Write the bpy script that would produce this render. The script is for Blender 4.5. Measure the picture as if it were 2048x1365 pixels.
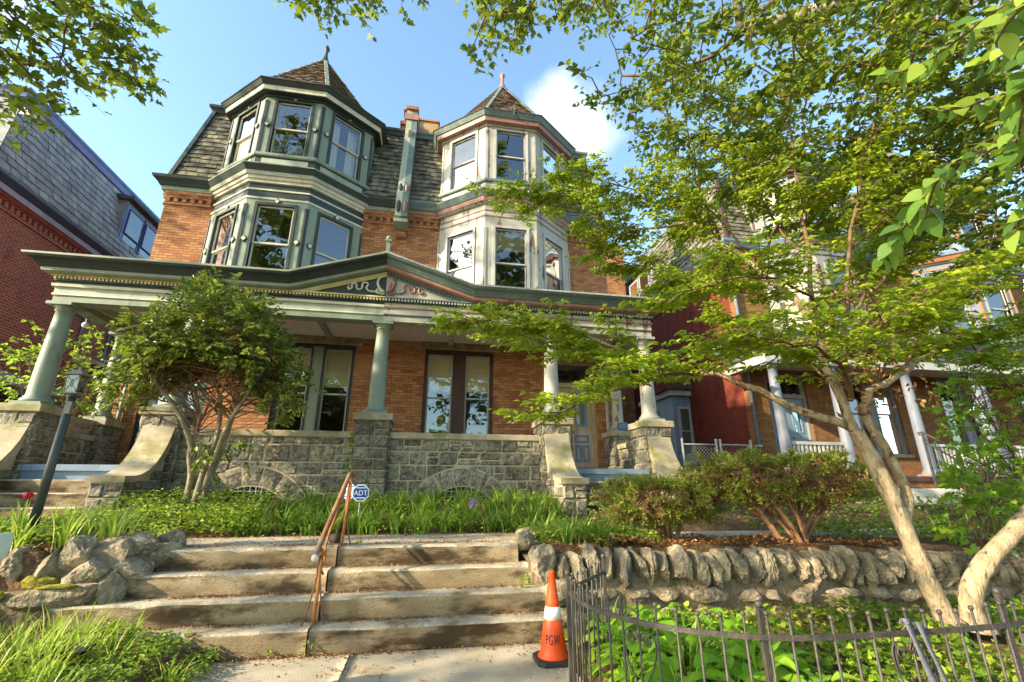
import bpy, bmesh, math, random
import numpy as np
from mathutils import Vector, Matrix, noise
random.seed(7); RNG = np.random.default_rng(7)
S = bpy.context.scene
for o in list(bpy.data.objects): bpy.data.objects.remove(o)
COL = S.collection
R = math.radians
PI = math.pi

# ------------------------------------------------------------------ camera
CAM_H = 1.4; PITCH = 18.0; YAW = 10.2
cd = bpy.data.cameras.new('camera'); cam = bpy.data.objects.new('camera', cd); COL.objects.link(cam)
cd.sensor_width = 36.0; cd.lens = 918.0 / 2048 * 36; cd.clip_start = 0.05; cd.clip_end = 3000
cam.location = (0, 0, CAM_H); cam.rotation_euler = (R(90 + PITCH), 0, R(-YAW))
S.camera = cam
S.render.resolution_x = 1024; S.render.resolution_y = 682

# ------------------------------------------------------------------ sun, sky, exposure
SUN_AZ = 70.0      # degrees off the facade normal, towards the left
SUN_EL = 25.0
sd = bpy.data.lights.new('sun', 'SUN'); sun = bpy.data.objects.new('sun', sd); COL.objects.link(sun)
sd.energy = 3.4; sd.angle = R(0.5); sd.color = (1.0, 0.85, 0.61)
trav = Vector((math.sin(R(SUN_AZ)) * math.cos(R(SUN_EL)), math.cos(R(SUN_AZ)) * math.cos(R(SUN_EL)), -math.sin(R(SUN_EL))))
sun.rotation_euler = trav.to_track_quat('-Z', 'Y').to_euler()
sun.location = (-20, -10, 15)
W = bpy.data.worlds.new('World'); S.world = W; W.use_nodes = True
wn = W.node_tree.nodes; wl = W.node_tree.links; wn.clear()
sky = wn.new('ShaderNodeTexSky'); sky.sky_type = 'NISHITA'; sky.sun_disc = False
sky.sun_elevation = R(SUN_EL); sky.sun_rotation = R(180 + SUN_AZ)
sky.air_density = 1.0; sky.dust_density = 1.0; sky.ozone_density = 1.6
bg = wn.new('ShaderNodeBackground'); bg.inputs['Strength'].default_value = 0.15
wo = wn.new('ShaderNodeOutputWorld')
# one small white cloud low beside the right turret and a faint wisp at the upper left
tc = wn.new('ShaderNodeTexCoord')
def cloud(direction, size, prev, gain):
    d = Vector(direction).normalized()
    dot = wn.new('ShaderNodeVectorMath'); dot.operation = 'DISTANCE'
    dot.inputs[1].default_value = d; wl.new(tc.outputs['Generated'], dot.inputs[0])
    no = wn.new('ShaderNodeTexNoise'); no.inputs['Scale'].default_value = 9.0; no.inputs['Detail'].default_value = 7
    no.inputs['Roughness'].default_value = 0.55
    wl.new(tc.outputs['Generated'], no.inputs['Vector'])
    a = wn.new('ShaderNodeMath'); a.operation = 'MULTIPLY_ADD'; a.inputs[1].default_value = -size * 1.3; a.inputs[2].default_value = size * 0.65
    wl.new(no.outputs['Fac'], a.inputs[0])
    b = wn.new('ShaderNodeMath'); b.operation = 'ADD'; wl.new(dot.outputs['Value'], b.inputs[0]); wl.new(a.outputs[0], b.inputs[1])
    mr = wn.new('ShaderNodeMapRange'); mr.interpolation_type = 'SMOOTHSTEP'
    mr.inputs['From Min'].default_value = size; mr.inputs['From Max'].default_value = size * 0.12
    wl.new(b.outputs[0], mr.inputs['Value'])
    g = wn.new('ShaderNodeMath'); g.operation = 'MULTIPLY'; g.inputs[1].default_value = gain; wl.new(mr.outputs['Result'], g.inputs[0])
    mx = wn.new('ShaderNodeMix'); mx.data_type = 'RGBA'
    wl.new(g.outputs[0], mx.inputs['Factor']); wl.new(prev, mx.inputs[6]); mx.inputs[7].default_value = (3.6, 3.5, 3.55, 1)
    return mx.outputs[2]
out = cloud((0.205, 0.675, 0.70), 0.072, sky.outputs['Color'], 0.85)
out = cloud((0.27, 0.69, 0.67), 0.085, out, 0.75)
out = cloud((-0.60, 0.53, 0.60), 0.06, out, 0.6)
tn = wn.new('ShaderNodeMix'); tn.data_type = 'RGBA'; tn.blend_type = 'MULTIPLY'; tn.inputs['Factor'].default_value = 1; tn.inputs[7].default_value = (0.98, 1.06, 0.98, 1); wl.new(out, tn.inputs[6]); wl.new(tn.outputs[2], bg.inputs['Color']); wl.new(bg.outputs[0], wo.inputs['Surface'])
S.view_settings.view_transform = 'Standard'; S.view_settings.look = 'None'
S.view_settings.exposure = 1.76; S.view_settings.gamma = 1.0
S.render.engine = 'CYCLES'
S.cycles.max_bounces = 6; S.cycles.transparent_max_bounces = 12

# ------------------------------------------------------------------ scene graph helpers
ORG = {}
def tag(o, label=None, cat=None, group=None, kind=None):
    if label: o['label'] = label
    if cat: o['category'] = cat
    if group: o['group'] = group
    if kind: o['kind'] = kind
    return o
def thing(name, label, cat, loc=(0, 0, 0), group=None):
    o = bpy.data.objects.new(name, None); COL.objects.link(o); o.location = loc
    o.empty_display_size = 0.2
    ORG[o.name] = Vector(loc)
    return tag(o, label, cat, group)
def link(name, me, parent=None, loc=None):
    o = bpy.data.objects.new(name, me); COL.objects.link(o)
    if parent: o.parent = parent; ORG[o.name] = ORG[parent.name]
    else:
        o.location = loc or (0, 0, 0); ORG[o.name] = Vector(loc or (0, 0, 0))
    return o
def copy_tree(o, loc, rz=0, label=None, sc=None):
    c = o.copy(); COL.objects.link(c); c.location = loc; c.rotation_euler = (0, 0, rz)
    if sc: c.scale = (sc, sc, sc)
    if label: c['label'] = label
    for ch in list(o.children):
        k = ch.copy(); COL.objects.link(k); k.parent = c
        for g in list(ch.children):
            q = g.copy(); COL.objects.link(q); q.parent = k
    return c

class MB:
    """collects shapes given in world coordinates into ONE mesh"""
    def __init__(self): self.V = []; self.F = []; self.I = []; self.mats = []; self.SM = []
    def mi(self, m):
        if m not in self.mats: self.mats.append(m)
        return self.mats.index(m)
    def add(self, vs, fs, m, smooth=False):
        b = len(self.V); k = self.mi(m); self.V += [tuple(v) for v in vs]
        for f in fs: self.F.append([b + i for i in f]); self.I.append(k); self.SM.append(smooth)
    def box(self, x0, x1, y0, y1, z0, z1, m):
        x0, x1 = min(x0, x1), max(x0, x1); y0, y1 = min(y0, y1), max(y0, y1); z0, z1 = min(z0, z1), max(z0, z1)
        self.add([(x0,y0,z0),(x1,y0,z0),(x1,y1,z0),(x0,y1,z0),(x0,y0,z1),(x1,y0,z1),(x1,y1,z1),(x0,y1,z1)],
                 [(0,3,2,1),(4,5,6,7),(0,1,5,4),(1,2,6,5),(2,3,7,6),(3,0,4,7)], m)
    def fbox(self, O, t, n, a0, a1, d0, d1, z0, z1, m):
        """box in a face frame: along t from a0 to a1, out along n from d0 to d1"""
        P = lambda a, d, z: (O[0] + t[0]*a + n[0]*d, O[1] + t[1]*a + n[1]*d, z)
        self.add([P(a0,d1,z0),P(a1,d1,z0),P(a1,d0,z0),P(a0,d0,z0),P(a0,d1,z1),P(a1,d1,z1),P(a1,d0,z1),P(a0,d0,z1)],
                 [(0,3,2,1),(4,5,6,7),(0,1,5,4),(1,2,6,5),(2,3,7,6),(3,0,4,7)], m)
    def quad(self, a, b, c, d, m): self.add([a, b, c, d], [(0, 1, 2, 3)], m)
    def prism(self, poly, axis, c0, c1, m):
        """poly of 2-d points extruded along axis 'x','y' or 'z'"""
        def P(p, c): return {'x': (c, p[0], p[1]), 'y': (p[0], c, p[1]), 'z': (p[0], p[1], c)}[axis]
        n = len(poly)
        self.add([P(p, c0) for p in poly] + [P(p, c1) for p in poly],
                 [tuple(range(n))[::-1], tuple(range(n, 2*n))] + [(i, (i+1) % n, n+(i+1) % n, n+i) for i in range(n)], m)
    def beam(self, p, q, w, h, m, up=(0, 0, 1)):
        p = Vector(p); q = Vector(q); d = (q-p).normalized(); s = d.cross(Vector(up))
        if s.length < 1e-4: s = d.cross(Vector((1, 0, 0)))
        s.normalize(); u = s.cross(d); vs = []
        for c in (p, q):
            for a, b in ((-1,-1),(1,-1),(1,1),(-1,1)): vs.append(c + s*a*w/2 + u*b*h/2)
        self.add(vs, [(0,1,2,3),(7,6,5,4),(0,4,5,1),(1,5,6,2),(2,6,7,3),(3,7,4,0)], m)
    def tube(self, pts, rad, m, n=8, cap=True):
        pts = [Vector(p) for p in pts]; k = len(pts)
        if not hasattr(rad, '__len__'): rad = [rad]*k
        vs = []; ref = None
        for i, p in enumerate(pts):
            d = (pts[min(i+1, k-1)] - pts[max(i-1, 0)])
            if d.length < 1e-7: d = Vector((0, 0, 1))
            d.normalize()
            if ref is None: ref = d.cross(Vector((0.31, 0.2, 0.93)));
            if ref.length < 1e-3: ref = Vector((1, 0, 0))
            a = (ref - d*ref.dot(d)); a.normalize(); b = d.cross(a); ref = a
            for j in range(n):
                t = 2*PI*j/n; vs.append(p + (a*math.cos(t) + b*math.sin(t))*rad[i])
        fs = [(i*n+j, i*n+(j+1) % n, (i+1)*n+(j+1) % n, (i+1)*n+j) for i in range(k-1) for j in range(n)]
        if cap: fs += [tuple(range(n))[::-1], tuple(range((k-1)*n, k*n))]
        self.add(vs, fs, m, True)
    def lathe(self, c, prof, m, n=20, smooth=True):
        vs = []; k = len(prof)
        for r, z in prof:
            for j in range(n): vs.append((c[0] + r*math.cos(2*PI*j/n), c[1] + r*math.sin(2*PI*j/n), z))
        fs = [(i*n+j, i*n+(j+1) % n, (i+1)*n+(j+1) % n, (i+1)*n+j) for i in range(k-1) for j in range(n)]
        fs += [tuple(range(n))[::-1], tuple(range((k-1)*n, k*n))]
        self.add(vs, fs, m, smooth)
    def sweep(self, prof, path, m, caps=True):
        """prof: closed list of (offset, z); path: open list of (x, y); offset goes to the right of travel"""
        k = len(path); n = len(prof); vs = []
        dirs = []
        for i in range(k-1):
            d = Vector((path[i+1][0]-path[i][0], path[i+1][1]-path[i][1])); d.normalize(); dirs.append(d)
        for i in range(k):
            d0 = dirs[max(i-1, 0)]; d1 = dirs[min(i, k-2)]
            n0 = Vector((d0.y, -d0.x)); n1 = Vector((d1.y, -d1.x)); mt = (n0+n1)/(1+n0.dot(n1))
            for o, z in prof: vs.append((path[i][0]+mt.x*o, path[i][1]+mt.y*o, z))
        fs = [(i*n+j, i*n+(j+1) % n, (i+1)*n+(j+1) % n, (i+1)*n+j) for i in range(k-1) for j in range(n)]
        if caps: fs += [tuple(range(n)), tuple(range((k-1)*n, k*n))[::-1]]
        self.add(vs, fs, m)
    def sphere(self, c, r, m, n=10, sz=1.0):
        prof = [(max(r*math.sin(PI*i/n), 0.0005), c[2] - r*sz*math.cos(PI*i/n)) for i in range(n+1)]
        self.lathe(c, prof, m, n+2)
    def build(self, name, parent=None, loc=None, bevel=0, recalc=True):
        me = bpy.data.meshes.new(name)
        org = ORG[parent.name] if parent else Vector(loc or (0, 0, 0))
        me.from_pydata([(v[0]-org.x, v[1]-org.y, v[2]-org.z) for v in self.V], [], self.F)
        for m in self.mats: me.materials.append(m)
        me.polygons.foreach_set('material_index', self.I)
        me.polygons.foreach_set('use_smooth', self.SM)
        if recalc:
            b = bmesh.new(); b.from_mesh(me); bmesh.ops.recalc_face_normals(b, faces=b.faces); b.to_mesh(me); b.free()
        me.update()
        o = link(name, me, parent, loc)
        if bevel:
            md = o.modifiers.new('bevel', 'BEVEL'); md.width = bevel; md.segments = 2; md.limit_method = 'ANGLE'; md.angle_limit = R(40)
        return o

# ------------------------------------------------------------------ materials
def newmat(name):
    m = bpy.data.materials.new(name); m.use_nodes = True; nt = m.node_tree; nt.nodes.clear()
    out = nt.nodes.new('ShaderNodeOutputMaterial'); return m, nt, nt.nodes, nt.links, out
def rgba(c): return (c[0], c[1], c[2], 1)
def mixc(nt, fac, a, b, mode='MIX'):
    x = nt.nodes.new('ShaderNodeMix'); x.data_type = 'RGBA'; x.blend_type = mode
    for sock, v in ((x.inputs['Factor'], fac), (x.inputs[6], a), (x.inputs[7], b)):
        if hasattr(v, 'is_output'): nt.links.new(v, sock)
        elif isinstance(v, (int, float)): sock.default_value = v
        else: sock.default_value = rgba(v)
    return x.outputs[2]
def ramp(nt, src, lo, hi):
    r = nt.nodes.new('ShaderNodeMapRange'); r.interpolation_type = 'SMOOTHSTEP'
    r.inputs['From Min'].default_value = lo; r.inputs['From Max'].default_value = hi; nt.links.new(src, r.inputs['Value']); return r.outputs['Result']
def objco(nt, stretch=None):
    t = nt.nodes.new('ShaderNodeTexCoord')
    if not stretch: return t.outputs['Object']
    mp = nt.nodes.new('ShaderNodeMapping'); mp.inputs['Scale'].default_value = stretch; nt.links.new(t.outputs['Object'], mp.inputs['Vector']); return mp.outputs['Vector']
def noi(nt, vec, scale, detail=4, rough=0.55):
    n = nt.nodes.new('ShaderNodeTexNoise'); n.inputs['Scale'].default_value = scale; n.inputs['Detail'].default_value = detail
    n.inputs['Roughness'].default_value = rough; nt.links.new(vec, n.inputs['Vector']); return n.outputs['Fac']
def bump(nt, h, strength, dist=0.02, prev=None):
    b = nt.nodes.new('ShaderNodeBump'); b.inputs['Strength'].default_value = strength; b.inputs['Distance'].default_value = dist
    nt.links.new(h, b.inputs['Height'])
    if prev is not None: nt.links.new(prev, b.inputs['Normal'])
    return b.outputs['Normal']
def island(nt):
    g = nt.nodes.new('ShaderNodeNewGeometry'); return g.outputs['Random Per Island']
def surf(name, col, col2=None, rough=0.7, vs=3.0, bs=50.0, bst=0.25, bd=0.02, spec=0.3, isl=0.0, stain=None, stain_amt=(0.55, 0.72), ss=2.0, stretch=None, metal=0, fleck=None):
    m, nt, N, L, out = newmat(name)
    v = objco(nt, stretch)
    c2 = col2 or tuple(min(x*1.3, 1) for x in col)
    c = mixc(nt, ramp(nt, noi(nt, v, vs), 0.3, 0.7), col, c2)
    if fleck: c = mixc(nt, ramp(nt, noi(nt, v, fleck[1], 3), 0.5, 0.68), c, fleck[0])
    if stain: c = mixc(nt, ramp(nt, noi(nt, v, ss, 6, 0.62), *stain_amt), c, stain)
    if isl:
        i = island(nt); mr = N.new('ShaderNodeMapRange'); mr.inputs['To Min'].default_value = 1-isl; mr.inputs['To Max'].default_value = 1+isl; L.new(i, mr.inputs['Value'])
        hs = N.new('ShaderNodeHueSaturation'); L.new(mr.outputs[0], hs.inputs['Value']); L.new(c, hs.inputs['Color']); c = hs.outputs['Color']
    p = N.new('ShaderNodeBsdfPrincipled'); L.new(c, p.inputs['Base Color'])
    p.inputs['Roughness'].default_value = rough; p.inputs['Specular IOR Level'].default_value = spec; p.inputs['Metallic'].default_value = metal
    if bst: L.new(bump(nt, noi(nt, v, bs, 5, 0.6), bst, bd), p.inputs['Normal'])
    L.new(p.outputs[0], out.inputs['Surface']); return m
def brickmat(name, c1, c2, mortar, bw=0.215, rh=0.075, ms=0.006, patch=None, rough=0.85):
    m, nt, N, L, out = newmat(name)
    t = N.new('ShaderNodeTexCoord'); s = N.new('ShaderNodeSeparateXYZ'); L.new(t.outputs['Object'], s.inputs[0])
    g = N.new('ShaderNodeNewGeometry'); gs = N.new('ShaderNodeSeparateXYZ'); L.new(g.outputs['True Normal'], gs.inputs[0])
    ab = N.new('ShaderNodeMath'); ab.operation = 'ABSOLUTE'; L.new(gs.outputs['X'], ab.inputs[0])
    gt = N.new('ShaderNodeMath'); gt.operation = 'GREATER_THAN'; gt.inputs[1].default_value = 0.7; L.new(ab.outputs[0], gt.inputs[0])
    mx = N.new('ShaderNodeMix'); L.new(gt.outputs[0], mx.inputs['Factor']); L.new(s.outputs['X'], mx.inputs[2]); L.new(s.outputs['Y'], mx.inputs[3])
    cb = N.new('ShaderNodeCombineXYZ'); L.new(mx.outputs[0], cb.inputs['X']); L.new(s.outputs['Z'], cb.inputs['Y'])
    # slight wobble so the courses are not ruler straight
    nz = N.new('ShaderNodeTexNoise'); nz.inputs['Scale'].default_value = 2.5; L.new(cb.outputs[0], nz.inputs['Vector'])
    vm = N.new('ShaderNodeVectorMath'); vm.operation = 'MULTIPLY_ADD'; vm.inputs[1].default_value = (0.012, 0.012, 0); L.new(nz.outputs['Color'], vm.inputs[0]); L.new(cb.outputs[0], vm.inputs[2])
    b = N.new('ShaderNodeTexBrick'); b.inputs['Scale'].default_value = 1; b.inputs['Brick Width'].default_value = bw; b.inputs['Row Height'].default_value = rh
    b.inputs['Mortar Size'].default_value = ms; b.inputs['Mortar Smooth'].default_value = 0.3; b.inputs['Bias'].default_value = -0.1
    b.inputs['Color1'].default_value = rgba(c1); b.inputs['Color2'].default_value = rgba(c2); b.inputs['Mortar'].default_value = rgba(mortar)
    L.new(vm.outputs[0], b.inputs['Vector'])
    c = b.outputs['Color']
    c = mixc(nt, 0.35, c, mixc(nt, noi(nt, t.outputs['Object'], 55, 3), (0.25, 0.25, 0.25), (0.9, 0.9, 0.9)), 'OVERLAY')
    if patch: c = mixc(nt, ramp(nt, noi(nt, t.outputs['Object'], 0.9, 5), 0.48, 0.7), c, mixc(nt, 0.5, c, patch))
    c = mixc(nt, ramp(nt, noi(nt, objco(nt, (1, 1, 0.5)), 1.4, 7, 0.65), 0.52, 0.72), c, mixc(nt, 1.0, c, (0.62, 0.58, 0.55), 'MULTIPLY'))
    p = N.new('ShaderNodeBsdfPrincipled'); L.new(c, p.inputs['Base Color']); p.inputs['Roughness'].default_value = rough; p.inputs['Specular IOR Level'].default_value = 0.2
    iv = N.new('ShaderNodeMath'); iv.operation = 'SUBTRACT'; iv.inputs[0].default_value = 1; L.new(b.outputs['Fac'], iv.inputs[1])
    n1 = bump(nt, iv.outputs[0], 0.9, 0.012); n2 = bump(nt, noi(nt, t.outputs['Object'], 70, 4), 0.25, 0.01, n1)
    L.new(n2, p.inputs['Normal']); L.new(p.outputs[0], out.inputs['Surface']); return m
def leafmat(name, c1, c2, c3=None, trans=0.4, rough=0.4, spec=0.35, tint=(0.55, 0.75, 0.08)):
    m, nt, N, L, out = newmat(name)
    cr = N.new('ShaderNodeValToRGB'); e = cr.color_ramp.elements
    e[0].color = rgba(c1); e[1].color = rgba(c3 or c2)
    if c3: x = e.new(0.55); x.color = rgba(c2)
    L.new(island(nt), cr.inputs['Fac'])
    p = N.new('ShaderNodeBsdfPrincipled'); L.new(cr.outputs['Color'], p.inputs['Base Color']); p.inputs['Roughness'].default_value = rough; p.inputs['Specular IOR Level'].default_value = spec
    t = N.new('ShaderNodeBsdfTranslucent'); L.new(mixc(nt, 0.55, cr.outputs['Color'], tint), t.inputs['Color'])
    mx = N.new('ShaderNodeMixShader'); mx.inputs['Fac'].default_value = trans; L.new(p.outputs[0], mx.inputs[1]); L.new(t.outputs[0], mx.inputs[2])
    L.new(mx.outputs[0], out.inputs['Surface']); return m
def glassmat(name, tint=(0.55, 0.6, 0.55), refl=0.25):
    m, nt, N, L, out = newmat(name)
    t = N.new('ShaderNodeBsdfTransparent'); t.inputs['Color'].default_value = rgba(tint)
    g = N.new('ShaderNodeBsdfGlossy'); g.inputs['Roughness'].default_value = 0.015; g.inputs['Color'].default_value = (0.95, 0.97, 1, 1)
    v = objco(nt); n = bump(nt, noi(nt, v, 1.7, 2), 0.10, 0.05); L.new(n, g.inputs['Normal'])
    f = N.new('ShaderNodeFresnel'); f.inputs['IOR'].default_value = 1.5
    a = N.new('ShaderNodeMath'); a.operation = 'ADD'; a.inputs[1].default_value = refl; a.use_clamp = True; L.new(f.outputs[0], a.inputs[0])
    mx = N.new('ShaderNodeMixShader'); L.new(a.outputs[0], mx.inputs['Fac']); L.new(t.outputs[0], mx.inputs[1]); L.new(g.outputs[0], mx.inputs[2])
    L.new(mx.outputs[0], out.inputs['Surface']); return m

def paint(name, c, peel=None, amt=(0.6, 0.68), rough=0.5):
    return surf(name, tuple(x*0.86 for x in c), tuple(min(x*1.1, 0.9) for x in c), rough=rough, vs=2.2, bs=26, bst=0.15, spec=0.35, stain=peel or tuple(x*0.62 for x in c), stain_amt=amt if peel else (0.54, 0.76), ss=3.6, stretch=(1.3, 1.3, 0.4))
M_ = {}
M_['brick_orange'] = brickmat('orange_brick', (0.47, 0.22, 0.09), (0.25, 0.085, 0.04), (0.16, 0.09, 0.055), patch=(0.45, 0.25, 0.12), ms=0.008)
M_['brick_red'] = brickmat('red_brick', (0.28, 0.085, 0.06), (0.17, 0.055, 0.045), (0.42, 0.31, 0.26), patch=(0.24, 0.07, 0.05), bw=0.22, rh=0.08, ms=0.007)
M_['brick_red2'] = brickmat('deep_red_brick', (0.21, 0.04, 0.024), (0.155, 0.032, 0.021), (0.10, 0.045, 0.034), patch=(0.18, 0.034, 0.02), bw=0.22, rh=0.08, ms=0.006)
M_['brick_tan'] = brickmat('tan_brick', (0.27, 0.13, 0.048), (0.19, 0.08, 0.03), (0.15, 0.09, 0.05))
M_['slate'] = surf('weathered_slate', (0.10, 0.095, 0.07), (0.24, 0.21, 0.14), rough=0.75, vs=5, bs=25, bst=0.4, isl=0.4, stain=(0.045, 0.04, 0.03), stain_amt=(0.5, 0.64), ss=3)
M_['slate_brown'] = surf('brown_slate', (0.12, 0.09, 0.062), (0.25, 0.18, 0.12), rough=0.75, vs=5, bs=25, bst=0.4, isl=0.38)
M_['slate_blue'] = surf('pale_blue_slate', (0.20, 0.21, 0.225), (0.30, 0.30, 0.30), rough=0.7, vs=4, bs=25, bst=0.3, isl=0.22)
M_['sage'] = paint('sage_green_paint', (0.225, 0.27, 0.20))
M_['sage2'] = paint('pale_sage_paint', (0.36, 0.385, 0.30))
M_['dkgreen'] = paint('dark_green_paint', (0.034, 0.048, 0.042))
M_['cream'] = paint('cream_paint', (0.58, 0.55, 0.40))
M_['yellow'] = paint('yellow_cream_paint', (0.62, 0.52, 0.24))
M_['white'] = paint('peeling_white_paint', (0.41, 0.39, 0.325), (0.19, 0.115, 0.065), (0.585, 0.625))
M_['white2'] = paint('clean_white_paint', (0.45, 0.44, 0.40))
M_['teal'] = paint('faded_teal_paint', (0.13, 0.18, 0.17), (0.27, 0.28, 0.255), (0.55, 0.75))
M_['pink'] = paint('dusty_rose_paint', (0.33, 0.175, 0.135), (0.19, 0.10, 0.075), (0.55, 0.68))
M_['maroon'] = paint('maroon_paint', (0.075, 0.033, 0.026))
M_['copper'] = paint('copper_brown_paint', (0.42, 0.19, 0.08))
M_['bluegrey'] = paint('blue_grey_paint', (0.20, 0.27, 0.36))
M_['paleblue'] = paint('pale_blue_paint', (0.18, 0.20, 0.25))
M_['blue'] = paint('strong_blue_paint', (0.12, 0.20, 0.36))
M_['navy'] = paint('navy_paint', (0.035, 0.05, 0.11))
M_['doorpink'] = paint('pinkish_beige_paint', (0.45, 0.33, 0.26))
M_['doortan'] = paint('yellow_tan_paint', (0.40, 0.31, 0.17))
M_['ceil'] = surf('beaded_ceiling_paint', (0.60, 0.50, 0.40), (0.66, 0.55, 0.45), rough=0.6, vs=2, bs=8, bst=0.3, stretch=(9, 0.2, 1))
M_['roofgrey'] = surf('speckled_roof_coating', (0.26, 0.29, 0.29), (0.46, 0.48, 0.48), rough=0.85, vs=30, bs=60, bst=0.3)
M_['tar'] = surf('dark_roof_edge', (0.05, 0.052, 0.05), (0.09, 0.09, 0.085), rough=0.8)
M_['sandstone'] = surf('sandstone_coping', (0.34, 0.285, 0.195), (0.46, 0.39, 0.275), rough=0.85, vs=4, bs=40, bst=0.3, stain=(0.22, 0.205, 0.075), stain_amt=(0.48, 0.66), ss=1.9, fleck=((0.30, 0.26, 0.19), 30))
M_['lintel'] = surf('brown_stone_lintel', (0.17, 0.12, 0.065), (0.28, 0.20, 0.11), rough=0.9, vs=6, bs=25, bst=0.5)
M_['stone'] = surf('rock_faced_schist', (0.082, 0.073, 0.055), (0.25, 0.22, 0.16), rough=0.85, vs=9, bs=28, bst=0.9, isl=0.35, fleck=((0.33, 0.30, 0.24), 22))
M_['mortar'] = surf('pale_mortar', (0.36, 0.30, 0.20), (0.46, 0.39, 0.27), rough=0.9, vs=6, bs=50, bst=0.3)
M_['rock'] = surf('field_stone', (0.145, 0.112, 0.072), (0.32, 0.255, 0.165), rough=0.9, vs=5, bs=13, bst=1.0, bd=0.06, isl=0.22, stain=(0.10, 0.095, 0.085), stain_amt=(0.5, 0.7), ss=3, fleck=((0.36, 0.31, 0.24), 26))
M_['rockmortar'] = surf('rough_mortar', (0.22, 0.165, 0.10), (0.33, 0.255, 0.16), rough=0.95, vs=7, bs=14, bst=1.0, bd=0.05, stain=(0.10, 0.09, 0.03), stain_amt=(0.55, 0.7))
M_['moss'] = surf('moss', (0.16, 0.14, 0.015), (0.28, 0.24, 0.03), rough=0.95, vs=12, bs=60, bst=0.8)
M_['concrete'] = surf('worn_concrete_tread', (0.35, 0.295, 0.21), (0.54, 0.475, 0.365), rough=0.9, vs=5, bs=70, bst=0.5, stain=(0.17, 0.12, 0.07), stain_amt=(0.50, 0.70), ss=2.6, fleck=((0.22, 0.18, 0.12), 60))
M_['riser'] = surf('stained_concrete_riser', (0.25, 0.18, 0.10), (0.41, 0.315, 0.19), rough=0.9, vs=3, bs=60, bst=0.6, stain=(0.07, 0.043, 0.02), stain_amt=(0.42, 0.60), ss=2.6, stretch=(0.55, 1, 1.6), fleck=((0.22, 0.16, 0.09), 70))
M_['walk'] = surf('concrete_walk', (0.38, 0.32, 0.23), (0.52, 0.45, 0.34), rough=0.9, vs=3, bs=80, bst=0.4, stain=(0.24, 0.17, 0.095), stain_amt=(0.55, 0.72), ss=1.5, fleck=((0.27, 0.22, 0.15), 80))
M_['soil'] = surf('leaf_strewn_soil', (0.075, 0.042, 0.022), (0.16, 0.09, 0.045), rough=0.95, vs=9, bs=30, bst=0.9, fleck=((0.24, 0.13, 0.06), 35))
M_['marble'] = surf('pale_stone_steps', (0.54, 0.49, 0.40), (0.66, 0.61, 0.51), rough=0.75, vs=3, bs=40, bst=0.2, stain=(0.4, 0.34, 0.25), stain_amt=(0.55, 0.8))
M_['iron'] = surf('black_iron', (0.035, 0.03, 0.026), (0.075, 0.06, 0.05), rough=0.5, spec=0.5, vs=14, bs=60, bst=0.3)
M_['rust'] = surf('rusty_pipe', (0.17, 0.075, 0.035), (0.29, 0.14, 0.07), rough=0.8, vs=12, bs=60, bst=0.4, stain=(0.21, 0.17, 0.14), stain_amt=(0.5, 0.7), ss=6)
M_['rust_bright'] = surf('orange_rust', (0.32, 0.11, 0.03), (0.46, 0.19, 0.06), rough=0.85, vs=18, bs=60, bst=0.4)
M_['lampgreen'] = surf('dark_green_post_metal', (0.03, 0.038, 0.035), (0.05, 0.06, 0.055), rough=0.45, spec=0.5)
M_['bronze'] = surf('bronze_lantern_metal', (0.12, 0.10, 0.07), (0.19, 0.16, 0.11), rough=0.5, spec=0.5)
M_['orange'] = surf('orange_plastic', (0.80, 0.07, 0.008), (0.86, 0.095, 0.012), rough=0.45, vs=3, bs=20, bst=0.05, spec=0.4, stain=(0.55, 0.12, 0.03), stain_amt=(0.6, 0.8))
M_['reflective'] = surf('reflective_white_band', (0.70, 0.66, 0.56), (0.80, 0.76, 0.66), rough=0.4, vs=6, stain=(0.5, 0.42, 0.32), stain_amt=(0.58, 0.8))
M_['rubber'] = surf('black_rubber', (0.025, 0.024, 0.022), (0.05, 0.046, 0.04), rough=0.8)
M_['letter'] = surf('black_stencil_paint', (0.03, 0.02, 0.018), rough=0.7)
M_['signblue'] = surf('blue_sign', (0.015, 0.06, 0.30), (0.02, 0.08, 0.36), rough=0.35)
M_['signwhite'] = surf('white_sign', (0.75, 0.77, 0.8), rough=0.4)
M_['curtain'] = surf('sheer_curtain', (0.72, 0.68, 0.57), (0.80, 0.76, 0.65), rough=0.9, vs=2, bst=0)
M_['shade'] = surf('window_shade', (0.66, 0.58, 0.38), (0.72, 0.64, 0.44), rough=0.9, vs=2, bst=0)
M_['interior'] = surf('dim_interior', (0.16, 0.12, 0.08), (0.22, 0.17, 0.11), rough=0.9, bst=0)
M_['dark'] = surf('opening_shade_black', (0.012, 0.011, 0.010), rough=0.9, bst=0)
M_['glass'] = glassmat('window_glass', (0.88, 0.89, 0.83), 0.13)
M_['glass_dim'] = glassmat('lantern_glass', (0.6, 0.58, 0.48), 0.05)
M_['bark'] = surf('dogwood_bark', (0.27, 0.195, 0.115), (0.45, 0.345, 0.215), rough=0.9, vs=8, bs=20, bst=1.0, bd=0.03, stain=(0.09, 0.06, 0.035), stain_amt=(0.52, 0.68), ss=9, stretch=(1.4, 1.4, 0.6), fleck=((0.46, 0.37, 0.25), 14))
M_['twig'] = surf('brown_twig_bark', (0.10, 0.06, 0.035), (0.19, 0.12, 0.07), rough=0.9, vs=8, bs=50, bst=0.4)
M_['plane_bark'] = surf('mottled_grey_bark', (0.24, 0.22, 0.18), (0.36, 0.33, 0.27), rough=0.85, vs=6, bs=30, bst=0.3, stain=(0.13, 0.11, 0.08), stain_amt=(0.52, 0.58), ss=7)
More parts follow.
